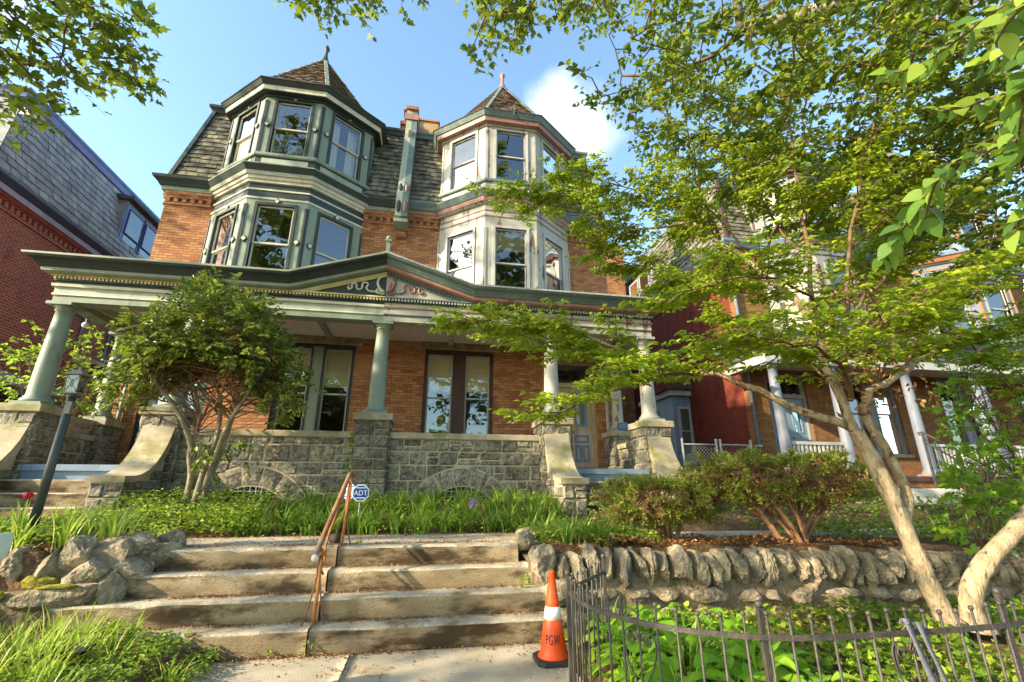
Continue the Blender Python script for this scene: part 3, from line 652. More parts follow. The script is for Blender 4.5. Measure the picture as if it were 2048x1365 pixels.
        def ring(b0, b1, z0, z1, q=0.05):
            for (p0, p1, r0, r1) in ((b0, b1, z0, z0+q), (b0, b1, z1-q, z1), (b0, b0+q, z0+q, z1-q), (b1-q, b1, z0+q, z1-q)): d.fbox(dO, t1, n1, p0, p1, -0.06, -0.032, r0, r1, dp)
        ring(a0+.13, a1-.13, 3.05, 3.98); ring(a0+.1, a1-.1, 2.62, 2.82, 0.045); ring(a0+.1, a0+.28, 2.12, 2.55, 0.045); ring(a1-.28, a1-.1, 2.12, 2.55, 0.045)
        do = d.build('door', H)
        g = MB(); g.fbox(dO, t1, n1, a0+.18, a1-.18, -0.08, -0.075, 3.1, 3.93, M_['glass']); g.build('pane', do)
        g = MB(); g.fbox(dO, t1, n1, a0+.14, a1-.14, -0.16, -0.155, 3.05, 3.98, M_['curtain']); g.build('curtain', do)
        if a0 > 0.5: g = MB(); g.sphere((dO[0]+a0+0.05, yw+0.1, 2.9), 0.035, M_['bronze']); g.build('handle', do)
    m = MB(); m.box(U(4.1), U(5.7), yw-0.12, yw+0.25, 1.82, 1.948, M_['lintel']); m.build('door_sill', H, bevel=0.01)
    if porch == 'stone': stone_porch(H, U, x0, s, yw, P, own_centre, seed)
    else: wood_porch(H, U, x0, s, yw, P, seed)
    return H

def column_shape(m, x, y, z0, z1, r0, r1, mm, base=None):
    b = base or mm
    m.box(x-r0*1.45, x+r0*1.45, y-r0*1.45, y+r0*1.45, z0, z0+0.06, b)
    pr = [(r0*1.32, z0+0.06), (r0*1.40, z0+0.09), (r0*1.32, z0+0.125), (r0*1.12, z0+0.135), (r0*1.18, z0+0.16), (r0*1.02, z0+0.18)]
    h = z1-z0-0.36
    for k in range(9):
        f = k/8; pr.append((r0+(r1-r0)*(f**1.6), z0+0.2+h*f))
    zt = z1-0.16
    pr += [(r1*1.15, zt+0.005), (r1*1.18, zt+0.025), (r1*1.02, zt+0.035), (r1*1.05, zt+0.06), (r1*1.45, zt+0.10)]
    m.lathe((x, y, 0), pr, mm, 22)
    m.box(x-r1*1.65, x+r1*1.65, y-r1*1.65, y+r1*1.65, z1-0.06, z1, b)

def stone_porch(H, U, x0, s, yw, P, own_centre, seed):
    cols = ([0.0] if own_centre else [])+[3.75, 6.05]
    # ---- piers and columns
    for u in cols:
        m = MB(); pier(m, U(u)-0.33, U(u)+0.33, 9.47, 10.13, 0.5, 2.72, seed*10+int(u*7)); p_ = m.build('pier', H, recalc=False)
        m = MB(); m.box(U(u)-0.38, U(u)+0.38, 9.42, 10.18, 2.72, 2.86, M_['sandstone']); m.build('pier_cap', p_, bevel=0.012)
        m = MB(); column_shape(m, U(u), 9.8, 2.862, 4.868, 0.17, 0.13, P['column']); m.build('column', H)
    m = MB(); pier(m, U(6.05)-0.29, U(6.05)+0.29, 11.3, 11.95, 0.5, 2.72, seed+77); p_ = m.build('pier', H, recalc=False)
    m = MB(); m.box(U(6.05)-0.34, U(6.05)+0.34, 11.25, 11.96, 2.72, 2.86, M_['sandstone']); m.build('pier_cap', p_, bevel=0.012)
    m = MB(); column_shape(m, U(6.05), 11.62, 2.862, 4.868, 0.15, 0.12, P['column']); m.build('column', H)
    # ---- front stone wall with basement arch
    cx = U(1.80 if s > 0 else 2.08); cz = 0.674; Ro = 1.146; Ri = 0.79
    a_ = min(U(.33), U(3.42)); m = MB()
    def mask(p0, p1, c0, c1):
        X = a_+(p0+p1)/2-cx; Z = (c0+c1)/2-cz; return math.hypot(X, Z) > Ro-0.06
    ashlar(m, (a_, 9.62), (1, 0), (0, -1), 3.09, 0.5, 2.38, seed*3, mask=mask)
    m.box(a_, a_+3.09, 9.69, 9.95, 0.5, 2.38, M_['mortar'])
    # voussoirs
    nv = 9; a0 = math.acos(0.98); rr = random.Random(seed)
    N = 40; vs = []
    for i in range(N+1):
        th = PI*i/N
        for r in (Ri, Ro+0.02): vs.append((cx+r*math.cos(th), 9.62-0.042, cz+r*math.sin(th)))
    m.add(vs, [(2*i, 2*i+1, 2*i+3, 2*i+2) for i in range(N)], M_['mortar'])
    for k in range(nv):
        t0 = PI*k/nv+0.014; t1 = PI*(k+1)/nv-0.014; vs = []; nu = 5; nw = 5; sd = rr.random()*40
        for j in range(nw):
            for i in range(nu):
                th = t0+(t1-t0)*i/(nu-1); r = Ri+0.02+(Ro-Ri-0.03)*j/(nw-1); e = i in (0, nu-1) or j in (0, nw-1)
                d = 0.045 if e else 0.066+0.016*noise.noise(Vector((th*6+sd, r*9, 0)))
                vs.append((cx+r*math.cos(th), 9.62-d, cz+r*math.sin(th)))
        m.add(vs, [(j*nu+i, (j+1)*nu+i, (j+1)*nu+i+1, j*nu+i+1) for j in range(nw-1) for i in range(nu-1)], M_['stone'])
    pw = m.build('porch_wall', H, recalc=False)
    m = MB(); vs = [(cx+Ri*math.cos(PI*i/16), 9.6, cz+Ri*math.sin(PI*i/16)) for i in range(17)]; m.add(vs, [tuple(range(17))], M_['dark'])  # shade inside the arched opening, painted as a flush black panel
    for k in range(-3, 4):
        for_x = cx+k*0.1; m.box(for_x-0.006, for_x+0.006, 9.575, 9.59, 1.0, cz+math.sqrt(Ri*Ri-(k*0.1)**2), M_['galv'])
    for zq in (1.18, 1.28, 1.38): hw = math.sqrt(Ri*Ri-(zq-cz)**2); m.box(cx-hw, cx+hw, 9.57, 9.578, zq-0.006, zq+0.006, M_['galv'])
    m.build('basement_grille', H)
    m = MB(); m.box(a_, a_+3.09, 9.56, 10.0, 2.38, 2.50, M_['sandstone']); m.build('wall_cap', pw, bevel=0.012)
    # ---- side parapet
    m = MB(); X0 = U(6.05)-0.14; X1 = U(6.05)+0.14
    ashlar(m, (X0, 11.32), (0, -1), (-1, 0), 1.2, 0.5, 2.38, seed+31); ashlar(m, (X1, 10.12), (0, 1), (1, 0), 1.2, 0.5, 2.38, seed+32); m.box(X0+0.06, X1-0.06, 10.12, 11.32, 0.5, 2.38, M_['mortar'])
    pw = m.build('porch_wall', H, recalc=False)
    m = MB(); m.box(X0-0.07, X1+0.07, 10.12, 11.30, 2.38, 2.50, M_['sandstone']); m.build('wall_cap', pw, bevel=0.012)
    # ---- floor, steps, cheek walls
    m = MB(); m.box(U(0), U(6.0), 9.98, yw, 1.7, 1.82, M_['bluegrey']); m.box(U(4.08), U(5.75), 9.44, 9.98, 1.72, 1.825, M_['bluegrey']); m.box(U(4.08), U(5.75), 9.5, 9.53, 1.55, 1.72, M_['bluegrey']); m.build('porch_floor', H)
    for k, (zt, y0) in enumerate(((1.57, 9.2), (1.36, 8.92), (1.15, 8.64), (0.95, 8.36))):
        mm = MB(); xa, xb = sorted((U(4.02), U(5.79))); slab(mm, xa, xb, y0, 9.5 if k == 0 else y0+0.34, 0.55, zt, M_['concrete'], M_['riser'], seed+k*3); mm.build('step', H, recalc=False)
    for u in (3.75, 6.05):
        xa = U(u)-0.22; xb = U(u)+0.22
        curve = [(9.475, 2.60), (9.43, 2.42), (9.36, 2.22), (9.26, 2.04), (9.12, 1.86), (8.95, 1.73), (8.76, 1.65), (8.6, 1.62), (8.34, 1.61)]
        def top(y):
            for (ya, za), (yb_, zb_) in zip(curve, curve[1:]):
                if yb_ <= y <= ya: return za+(zb_-za)*(ya-y)/(ya-yb_)
            return 1.61
        body = [(y, z-0.09) for y, z in curve]
        body[-1] = (8.4, 1.52)
        m = MB(); m.prism([(9.475, 0.5)]+body+[(8.4, 0.5)], 'x', xa, xb, M_['mortar'])
        k1 = lambda a0, a1, c0, c1: c1 < min(top(8.4+a0), top(8.4+a1))-0.06
        k2 = lambda a0, a1, c0, c1: c1 < min(top(9.47-a0), top(9.47-a1))-0.06
        kw = dict(mortar=False, rows=(0.13, 0.2), wid=(0.2, 0.36))
        ashlar(m, (xb-0.008, 8.4), (0, 1), (1, 0), 1.07, 0.5, 2.5, seed+5, mask=k1, **kw); ashlar(m, (xa+0.008, 9.47), (0, -1), (-1, 0), 1.07, 0.5, 2.5, seed+6, mask=k2, **kw)
        ashlar(m, (xa, 8.41), (1, 0), (0, -1), 0.44, 0.7, 1.5, seed+8, mortar=False, rows=(0.25, 0.3), wid=(0.21, 0.23), d0=0.05)
        ck = m.build('cheek_wall', H, recalc=False)
        m = MB(); poly = curve+[(y+(0.10 if i < 4 else 0.05 if i < 6 else 0), z-0.1) for i, (y, z) in enumerate(curve)][::-1]
        kk = len(curve); vs = []
        for X in (xa-0.045, xb+0.045):
            vs += [(X, y, z) for y, z in poly]
        n = len(poly); fs = [(i, (i+1) % n, n+(i+1) % n, n+i) for i in range(n)]
        for i in range(kk-1): fs += [(i, i+1, n-2-i, n-1-i), (n+i, n+n-1-i, n+n-2-i, n+i+1)]
        m.add(vs, fs, M_['sandstone']); m.build('coping', ck)
    # ---- entablature
    uo = 6.2; xo = U(uo); rdz = 0.62; pu = 1.93
    def station_path(back=yw): return [(U(0), YF), (xo, YF), (xo, back)] if s > 0 else [(xo, back), (xo, YF), (U(0), YF)]
    m = MB(); pa = station_path()
    for o0, o1, za, zb, mm in P['entab']: m.sweep([(-0.30, za), (o0, za), (o1, zb), (-0.30, zb)], pa, mm)
    L1 = uo+0.05
    def teeth(u0, u1, z0, mm, slope=0.0, y=YF-0.075, ww=0.036, gp=0.032, hgt=0.052):
        u = u0
        while u < u1:
            a, b = sorted((U(u), U(u+ww))); dz = slope*(pu-u) if slope else 0; dzb = slope*(pu-u-ww) if slope else 0
            z_a, z_b = (dz, dzb) if s > 0 else (dzb, dz)
            m.add([(a, y, z0+z_a), (b, y, z0+z_b), (b, YF-0.03, z0+z_b), (a, YF-0.03, z0+z_a), (a, y, z0+hgt+z_a), (b, y, z0+hgt+z_b), (b, YF-0.03, z0+hgt+z_b), (a, YF-0.03, z0+hgt+z_a)], [(0, 3, 2, 1), (4, 5, 6, 7), (0, 1, 5, 4), (1, 2, 6, 5), (2, 3, 7, 6), (3, 0, 4, 7)], mm)
            u += ww+gp
    teeth(0.01, uo+0.05, 5.325, P['teeth'])
    m.build('entablature', H)
    # ---- raking cornice + side cornice, one profile along sheared stations
    m = MB()
    def stations(prof, mm, path):
        k = len(prof); vs = []
        for st_ in path:
            for o, z in prof: vs.append(st_(o, z))
        fs = [(i*k+j, i*k+(j+1) % k, (i+1)*k+(j+1) % k, (i+1)*k+j) for i in range(len(path)-1) for j in range(k)]
        fs += [tuple(range(k)), tuple(range((len(path)-1)*k, len(path)*k))]
        m.add(vs, fs, mm)
    full = [lambda o, z: (U(0), YF-o, z+rdz), lambda o, z: (U(pu), YF-o, z), lambda o, z: (xo+s*o, YF-o, z), lambda o, z: (xo+s*o, yw, z)]
    stations([(-0.02, 5.40), (0.14, 5.40), (0.20, 5.43), (0.21, 5.495), (-0.02, 5.495)], P['fascia'], full)
    stations([(-0.02, 5.497), (0.23, 5.497), (0.26, 5.54), (0.31, 5.60), (0.39, 5.635), (0.40, 5.665), (-0.02, 5.665)], P['cyma'], full)
    stations([(-0.02, 5.667), (0.43, 5.667), (0.435, 5.705), (-0.02, 5.72)], P['roofedge'], full)
    m.build('cornice', H)
    # ---- pediment
    m = MB(); sl = rdz/pu
    tri = [(U(1.80), 5.405), (U(0), 5.405), (U(0), 5.405+sl*1.80)]
    m.prism(tri, 'y', YF-0.02, YF+0.25, P['tymp'])
    k = [lambda o, z: (U(0), YF-o, z+rdz), lambda o, z: (U(pu-0.1), YF-o, z+sl*0.1)]
    stations([(0.0, 5.29), (0.055, 5.29), (0.055, 5.398), (0.0, 5.398)], P['dentback'], k)
    teeth(0.01, 1.60, 5.315, P['teeth2'], slope=sl)
    m.build('pediment', H)
    # scroll relief
    m = MB(); cm = P['scroll']; yo = YF-0.04
    def curve(pts, rad): 
        vs = [Vector((U(abs(u)), yo, z)) for u, z in pts]
        # smooth
        sm = []
        for i in range(len(vs)-1):
            p0 = vs[max(i-1, 0)]; p1 = vs[i]; p2 = vs[i+1]; p3 = vs[min(i+2, len(vs)-1)]
            for j in range(5):
                t = j/5; sm.append(0.5*((2*p1)+(p2-p0)*t+(2*p0-5*p1+4*p2-p3)*t*t+(3*p1-p0-3*p2+p3)*t**3))
        sm.append(vs[-1]); kk = len(sm)
        m.tube(sm, [rad[0]+(rad[1]-rad[0])*i/(kk-1) for i in range(kk)], cm, 8)
    curve([(0.0, 5.92), (0.09, 5.89), (0.165, 5.82), (0.18, 5.73), (0.15, 5.64), (0.10, 5.57), (0.03, 5.53)], (0.022, 0.034))
    curve([(0.10, 5.54), (0.15, 5.49), (0.20, 5.52), (0.19, 5.58), (0.14, 5.58), (0.11, 5.52)], (0.02, 0.012))
    curve([(0.02, 5.50), (0.07, 5.47), (0.11, 5.50)], (0.02, 0.014))
    curve([(0.15, 5.55), (0.25, 5.52), (0.36, 5.535), (0.41, 5.60), (0.38, 5.68), (0.43, 5.725), (0.50, 5.69), (0.50, 5.60), (0.555, 5.545), (0.62, 5.58), (0.62, 5.65), (0.66, 5.685), (0.72, 5.65), (0.71, 5.58), (0.76, 5.54)], (0.018, 0.024))
    curve([(0.76, 5.54), (0.80, 5.58), (0.77, 5.63)], (0.022, 0.012)); curve([(0.72, 5.56), (0.79, 5.52)], (0.02, 0.01))
    m.build('scroll_ornament', H)
    # ---- roof + ceiling + gable post
    m = MB()
    R_ = [(U(0), YF-0.43, 5.706+rdz), (U(pu), YF-0.43, 5.706), (xo+s*0.43, YF-0.43, 5.706)]
    B_ = [(U(0), yw, 5.72+rdz), (U(pu), yw, 5.98), (xo+s*0.43, yw, 5.98)]
    for i in range(2): m.add([R_[i], R_[i+1], B_[i+1], B_[i]], [(0, 1, 2, 3)], M_['roofgrey'])
    m.add([R_[2], (xo+s*0.43, yw, 5.706), B_[2]], [(0, 1, 2)], M_['roofgrey'])
    m.build('porch_roof', H)
    m = MB(); m.box(U(0), U(5.9), 9.92, yw, 5.2, 5.24, M_['ceil'])
    for k_ in range(1, 4): m.box(U(1.55*k_)-0.06, U(1.55*k_)+0.06, 9.92, yw, 5.13, 5.199, P['trim'])
    m.build('porch_ceiling', H)
    # downspout at the outer corner of the front wall
    m = MB(); m.tube([(U(5.9), yw-0.06, 0.9), (U(5.9), yw-0.06, 5.15)], 0.045, P['trim'], 8); m.build('downspout', H)

def wood_porch(H, U, x0, s, yw, P, seed):
    yp = yw-1.7; xo = 6.95
    m = MB(); m.box(U(0), U(xo), yp-0.25, yw, 1.62, 1.74, M_['maroon']); m.box(U(0), U(xo), yp-0.2, yw, 0.4, 1.62, P['brick']); m.build('porch_floor', H)
    for u in (0.08, 2.48, 4.88, 6.73):
        m = MB(); column_shape(m, U(u), yp, 1.742, 4.70, 0.135, 0.115, M_['paleblue'], None); c = m.build('column', H)
        b = MB(); b.lathe((U(u), yp, 0), [(0.21, 1.742), (0.22, 1.78), (0.2, 1.83), (0.16, 1.84)], M_['pink'], 16); b.build('column_base', c)
    pa = [(U(0), yp-0.1), (U(xo), yp-0.1), (U(xo), yw)] if s > 0 else [(U(xo), yw), (U(xo), yp-0.1), (U(0), yp-0.1)]
    m = MB()
    for o0, o1, za, zb, mm in ((0, 0, 4.70, 4.95, M_['white2']), (0.03, 0.03, 4.95, 5.0, M_['maroon']), (0, 0, 5.0, 5.16, M_['paleblue']), (0.05, 0.06, 5.16, 5.24, M_['maroon']), (0.10, 0.12, 5.24, 5.34, M_['paleblue']), (0.2, 0.32, 5.34, 5.5, M_['bluegrey']), (0.34, 0.34, 5.5, 5.54, M_['roofgrey'])):
        m.sweep([(-0.25, za), (o0, za), (o1, zb), (-0.25, zb)], pa, mm)
    m.build('entablature', H)
    m = MB(); a, b = sorted((U(0), U(xo))); m.prism([(yp-0.4, 5.545), (yw, 5.9), (yw, 5.5), (yp-0.4, 5.50)], 'x', a, b, M_['roofgrey']); m.build('porch_roof', H)
    m = MB(); m.box(U(0), U(xo-0.3), yp+0.15, yw, 5.0, 5.05, M_['ceil']); m.build('porch_ceiling', H)
    for u0, u1 in ((0.2, 2.35), (5.02, 6.6)):
        m = MB(); a, b = sorted((U(u0), U(u1)))
        m.box(a, b, yp-0.04, yp+0.04, 2.52, 2.60, M_['white2']); m.box(a, b, yp-0.03, yp+0.03, 1.88, 1.94, M_['white2'])
        x = a+0.06
        while x < b: m.box(x, x+0.05, yp-0.022, yp+0.022, 1.94, 2.52, M_['white2']); x += 0.125
        m.build('railing', H)

# ================================================================== palettes and the twin in the middle
G = dict(brick=M_['brick_orange'], gut1=M_['dkgreen'], gut2=M_['sage'], hip=M_['dkgreen'], top=M_['dkgreen'], turret=M_['slate_brown'], hipcap=M_['sage2'], finial=M_['dkgreen'], trim=M_['sage'],
         jamb=M_['sage'], strip=M_['dkgreen'], casing=M_['dkgreen'], sash=M_['cream'], sash0=M_['white2'], panelbg=M_['dkgreen'], panel=M_['sage2'], sill=M_['sage'], diamond=(M_['cream'], M_['dkgreen']),
         bands=[(0.055, M_['cream'], 0.025), (0.20, M_['dkgreen'], 0.0), (0.045, M_['cream'], 0.025), (0.17, M_['dkgreen'], 0.0), (0.09, M_['cream'], 0.06)],
         cornice=[(0.10, 0.12, 9.02, 9.10, M_['cream']), (0.16, 0.20, 9.102, 9.18, M_['sage2']), (0.20, 0.30, 9.182, 9.32, M_['dkgreen']), (0.31, 0.31, 9.322, 9.35, M_['sage']), (0.12, 0.0, 9.352, 9.50, M_['dkgreen'])],
         eaves=[(0.05, 0.05, 11.72, 11.79, M_['dkgreen']), (0.19, 0.19, 11.792, 11.81, M_['dkgreen']), (0.20, 0.22, 11.812, 11.95, M_['cream']), (0.25, 0.33, 11.952, 12.06, M_['dkgreen']), (0.35, 0.35, 12.062, 12.09, M_['tar'])],
         wframe=M_['dkgreen'], wframe2=M_['sage'], doorframe=M_['dkgreen'], door=M_['sage'], door2=M_['sage2'], doortrim=M_['cream'], column=M_['sage'],
         entab=[(0, 0, 4.87, 5.0, M_['sage']), (0.025, 0.025, 5.0, 5.035, M_['cream']), (0.01, 0.01, 5.035, 5.17, M_['sage2']), (0.05, 0.06, 5.17, 5.225, M_['cream']), (0.005, 0.005, 5.225, 5.295, M_['dkgreen']), (0.045, 0.045, 5.295, 5.40, M_['dkgreen']), (0.09, 0.09, 5.382, 5.41, M_['yellow'])],
         teeth=M_['yellow'], teeth2=M_['yellow'], fascia=M_['sage'], cyma=M_['dkgreen'], roofedge=M_['sage2'], tymp=M_['dkgreen'], dentback=M_['yellow'], scroll=M_['cream'])
C_ = dict(G, gut1=M_['teal'], gut2=M_['pink'], hip=M_['tar'], top=M_['teal'], hipcap=M_['teal'], finial=M_['pink'], trim=M_['white'], jamb=M_['white'], strip=M_['white'], casing=M_['white2'], sash=M_['white2'],
          panelbg=M_['white'], panel=M_['white'], sill=M_['teal'], diamond=None,
          bands=[(0.17, M_['white'], 0.0), (0.035, M_['pink'], 0.02), (0.15, M_['white'], 0.0), (0.035, M_['pink'], 0.02), (0.17, M_['white'], 0.0)],
          cornice=[(0.06, 0.12, 9.02, 9.06, M_['white']), (0.14, 0.18, 9.062, 9.18, M_['pink']), (0.20, 0.30, 9.182, 9.32, M_['teal']), (0.31, 0.31, 9.322, 9.35, M_['teal']), (0.12, 0.0, 9.352, 9.50, M_['white'])],
          eaves=[(0.05, 0.05, 11.72, 11.79, M_['white']), (0.19, 0.22, 11.792, 11.92, M_['pink']), (0.25, 0.33, 11.922, 12.06, M_['teal']), (0.35, 0.35, 12.062, 12.09, M_['tar'])],
          wframe=M_['maroon'], wframe2=M_['maroon'], doorframe=M_['doortan'], door=M_['doorpink'], door2=M_['doortan'], doortrim=M_['blue'], column=M_['white'],
          entab=[(0, 0, 4.87, 5.0, M_['white']), (0.025, 0.025, 5.0, 5.03, M_['tar']), (0.01, 0.01, 5.03, 5.17, M_['white']), (0.04, 0.04, 5.17, 5.205, M_['pink']), (0.005, 0.005, 5.205, 5.295, M_['white']), (0.045, 0.045, 5.295, 5.40, M_['dkgreen']), (0.09, 0.09, 5.382, 5.41, M_['teal'])],
          teeth=M_['white2'], teeth2=M_['dkgreen'], fascia=M_['pink'], cyma=M_['teal'], roofedge=M_['roofgrey'], tymp=M_['white'], dentback=M_['teal'], scroll=M_['pink'])
SH = ('shade', 0.97, M_['curtain']); SC = ('sheer', 0.99, M_['curtain']); DR = ('drapes', 0.98, M_['curtain'])
h1 = house('left half of orange brick twin with sage green trim and diamonds on its bay', -1.09, -1, G, shades=[[SC, None, None], [SH, None, DR]], seed=11)
h2 = house('right half of orange brick twin with peeling white bay and rose bands', -1.09, 1, C_, shades=[[None, ('shade', 0.3, M_['shade']), None], [None, None, None]], own_centre=False, seed=23)
# party wall trim, chimney, gable post
m = MB(); 
for sg, mm in ((-1, M_['sage2']), (1, M_['teal'])):
    xs = sorted((-1.09, -1.09+sg*0.17))
    m.prism([(11.72, 8.62), (11.5, 8.70), (11.5, 9.5), (11.66, 9.62), (12.42, 12.55), (12.42, 13.3), (13.2, 13.3), (13.2, 9.0), (12.0, 8.62)], 'x', xs[0], xs[1], mm)
    a = -1.09+sg*0.085
    for zc, hw, hh in ((9.0, 0.06, 0.2), (9.75, 0.05, 0.14)):
        yq = 11.49 if zc < 9.5 else 11.67
        m.lathe((a, yq, 0), [(0.004, zc-hh)]+[(hw*math.sin(PI*i/8), zc-hh*math.cos(PI*i/8)) for i in range(1, 8)]+[(0.004, zc+hh)], M_['dkgreen'] if sg < 0 else M_['pink'], 10)
m.box(-1.28, -0.90, 11.46, 12.1, 8.5, 8.60, M_['sage']); m.box(-1.24, -0.94, 11.9, 12.0, 8.25, 8.5, M_['brick_orange']); m.box(-1.29, -0.89, 12.36, 13.25, 13.30, 13.42, M_['brick_orange']); m.box(-1.30, -0.88, 12.38, 13.1, 12.9, 13.12, M_['pink'])
m.build('party_wall_trim', h1)
m = MB(); m.box(-1.52, -0.98, 13.6, 14.3, 12.5, 13.95, M_['brick_orange']); m.box(-1.58, -0.92, 13.54, 14.36, 13.72, 13.86, M_['brick_orange']); m.box(-1.45, -1.05, 13.65, 14.2, 13.95, 14.5, M_['brick_red']); m.box(-1.5, -1.0, 13.62, 14.25, 14.42, 14.5, M_['brick_orange']); m.build('chimney', h1)
m = MB(); m.box(-0.92, -0.25, 13.75, 14.5, 12.5, 14.15, surf('stained_stucco', (0.30, 0.21, 0.12), (0.42, 0.31, 0.18), rough=0.95, vs=3, bs=20, bst=0.6, stain=(0.5, 0.27, 0.06), stain_amt=(0.5, 0.62))); m.box(-0.98, -0.2, 13.7, 14.55, 14.15, 14.22, M_['copper']); m.build('chimney', h2)
m = MB(); m.box(-1.13, -1.05, 9.22, 9.30, 6.28, 6.62, M_['sage']); m.sphere((-1.09, 9.26, 6.68), 0.055, M_['sage'], 8); m.box(-1.16, -1.02, 9.19, 9.33, 6.58, 6.62, M_['sage']); m.build('gable_post', h1)
m = MB(); m.beam((1.93, 10.45, 11.70), (2.05, 10.95, 12.62), 0.03, 0.03, M_['tar']); m.build('bracket_rod', h2)
# ================================================================== the twin to the right
DW = paint('dusty_white_paint', (0.24, 0.235, 0.215)); DB = paint('dull_blue_grey_paint', (0.18, 0.20, 0.24))
Rr = dict(C_, brick=M_['brick_tan'], side=M_['brick_red2'], slate=M_['slate'], slate_side=M_['slate'], gut1=M_['bluegrey'], gut2=M_['maroon'], top=M_['bluegrey'], hip=M_['maroon'], jamb=DW, strip=M_['maroon'], casing=DW,
          sill=M_['bluegrey'], panel=DW, panelbg=M_['bluegrey'], column=M_['paleblue'], doorframe=DW, door=M_['bluegrey'], door2=M_['bluegrey'], doortrim=M_['bluegrey'], wframe=DB, wframe2=DB, sash0=M_['copper'], turret=M_['slate'],
          cornice=[(0.06, 0.12, 9.02, 9.06, DW), (0.14, 0.18, 9.062, 9.18, M_['maroon']), (0.20, 0.30, 9.182, 9.32, M_['bluegrey']), (0.12, 0.0, 9.352, 9.50, M_['bluegrey'])],
          bands=[(0.17, DW, 0.0), (0.035, M_['maroon'], 0.02), (0.15, DB, 0.0), (0.035, M_['maroon'], 0.02), (0.17, DW, 0.0)],
          eaves=[(0.05, 0.05, 11.72, 11.79, DW), (0.19, 0.22, 11.792, 11.92, M_['maroon']), (0.25, 0.33, 11.922, 12.06, M_['bluegrey']), (0.35, 0.35, 12.062, 12.09, M_['tar'])])
Ro_ = dict(Rr, jamb=DB, strip=M_['copper'], bands=[(0.16, DB, 0.0), (0.05, M_['teal'], 0.02), (0.15, DB, 0.0), (0.05, M_['copper'], 0.02), (0.15, DB, 0.0)],
           cornice=[(0.06, 0.12, 9.02, 9.08, M_['teal']), (0.16, 0.26, 9.082, 9.22, M_['copper']), (0.30, 0.34, 9.222, 9.32, M_['bluegrey']), (0.12, 0.0, 9.352, 9.50, M_['bluegrey'])],
           eaves=[(0.05, 0.05, 11.72, 11.79, DB), (0.19, 0.22, 11.792, 11.92, M_['copper']), (0.25, 0.33, 11.922, 12.06, M_['bluegrey']), (0.35, 0.35, 12.062, 12.09, M_['tar'])])
h3 = house('house with deep red brick side wall and pale blue porch columns behind the dogwood', 15.78, -1, Rr, dy=0.3, porch='wood', seed=41, shades=[[SC, None, None], [SH, SH, None]], side_inset=0.6, depth=12.0)
h4 = house('house half with copper orange and pale blue bay trim, farthest right behind the foliage', 15.78, 1, Ro_, dy=0.3, porch='wood', seed=53, shades=None, side_inset=0.6, depth=12.0)
# side features of the right house: drain pipe, one-storey side bay, dormer, tall side chimney
m = MB(); m.tube([(9.53, 12.2, 1.0), (9.53, 12.2, 9.0), (9.45, 12.25, 9.2)], 0.055, M_['paleblue'], 8)
for z in (2.6, 5.2, 7.6): m.box(9.45, 9.6, 12.13, 12.27, z, z+0.06, M_['galv'])
m.build('downspout', h3)
m = MB(); m.box(8.85, 9.58, 15.6, 18.0, 0.6, 4.75, M_['bluegrey']); m.box(8.72, 9.58, 15.45, 18.1, 4.75, 4.95, M_['white2']); m.prism([(8.60, 4.96), (9.58, 5.35), (9.58, 4.96)], 'y', 15.35, 18.2, M_['tar'])
m.build('side_bay', h3)
sash_window(h3, (8.85, 17.9), (0, -1), (-1, 0), 0.3, 1.1, 2.6, 4.3, None, M_['white2'], M_['white2'], d=0.11, casing_w=0.06)
sash_window(h3, (8.9, 15.6), (1, 0), (0, -1), 0.15, 0.58, 2.6, 4.3, None, M_['white2'], M_['white2'], d=0.11, casing_w=0.04)
m = MB(); m.box(9.75, 11.0, 17.7, 20.2, 9.45, 11.5, M_['slate_blue']); m.prism([(9.5, 11.45), (11.2, 11.95), (11.2, 11.5)], 'y', 17.55, 20.35, M_['tar']); m.build('dormer', h3)
for a in (0.18, 1.3): sash_window(h3, (9.75, 20.2), (0, -1), (-1, 0), a, a+0.95, 9.75, 11.25, None, M_['white2'], M_['paleblue'], shade=SH, d=0.11, casing_w=0.09)
m = MB(); m.box(8.55, 9.55, 20.2, 21.2, 0.8, 13.3, M_['brick_orange']); m.box(8.47, 9.6, 20.12, 21.28, 13.3, 13.5, M_['brick_orange']); m.box(8.6, 9.5, 20.25, 21.15, 13.5, 13.8, M_['brick_red']); m.build('chimney', h3)
# stone steps of the right house
m = thing('stone_steps', 'three pale stone steps with rounded edges leading to the pale blue porch', 'steps', (12.2, 9.9, 0.7))
for i, (zt, y0, xa, xb) in enumerate(((1.44, 10.15, 11.2, 13.65), (1.21, 9.80, 11.05, 13.7), (0.98, 9.45, 10.9, 13.75))):
    q = MB(); slab(q, xa, xb, y0, 10.45, zt-0.23, zt, M_['marble'], M_['marble'], i+60, nose=0.05, wob=0.003, step=0.3); q.build('step', m, recalc=False)
q = MB(); pier(q, 9.85, 10.6, 9.6, 10.3, 0.4, 1.45, 91); q.box(9.8, 11.2, 9.9, 10.35, 1.45, 1.6, M_['sandstone']); q.build('step_pier', m, recalc=False)
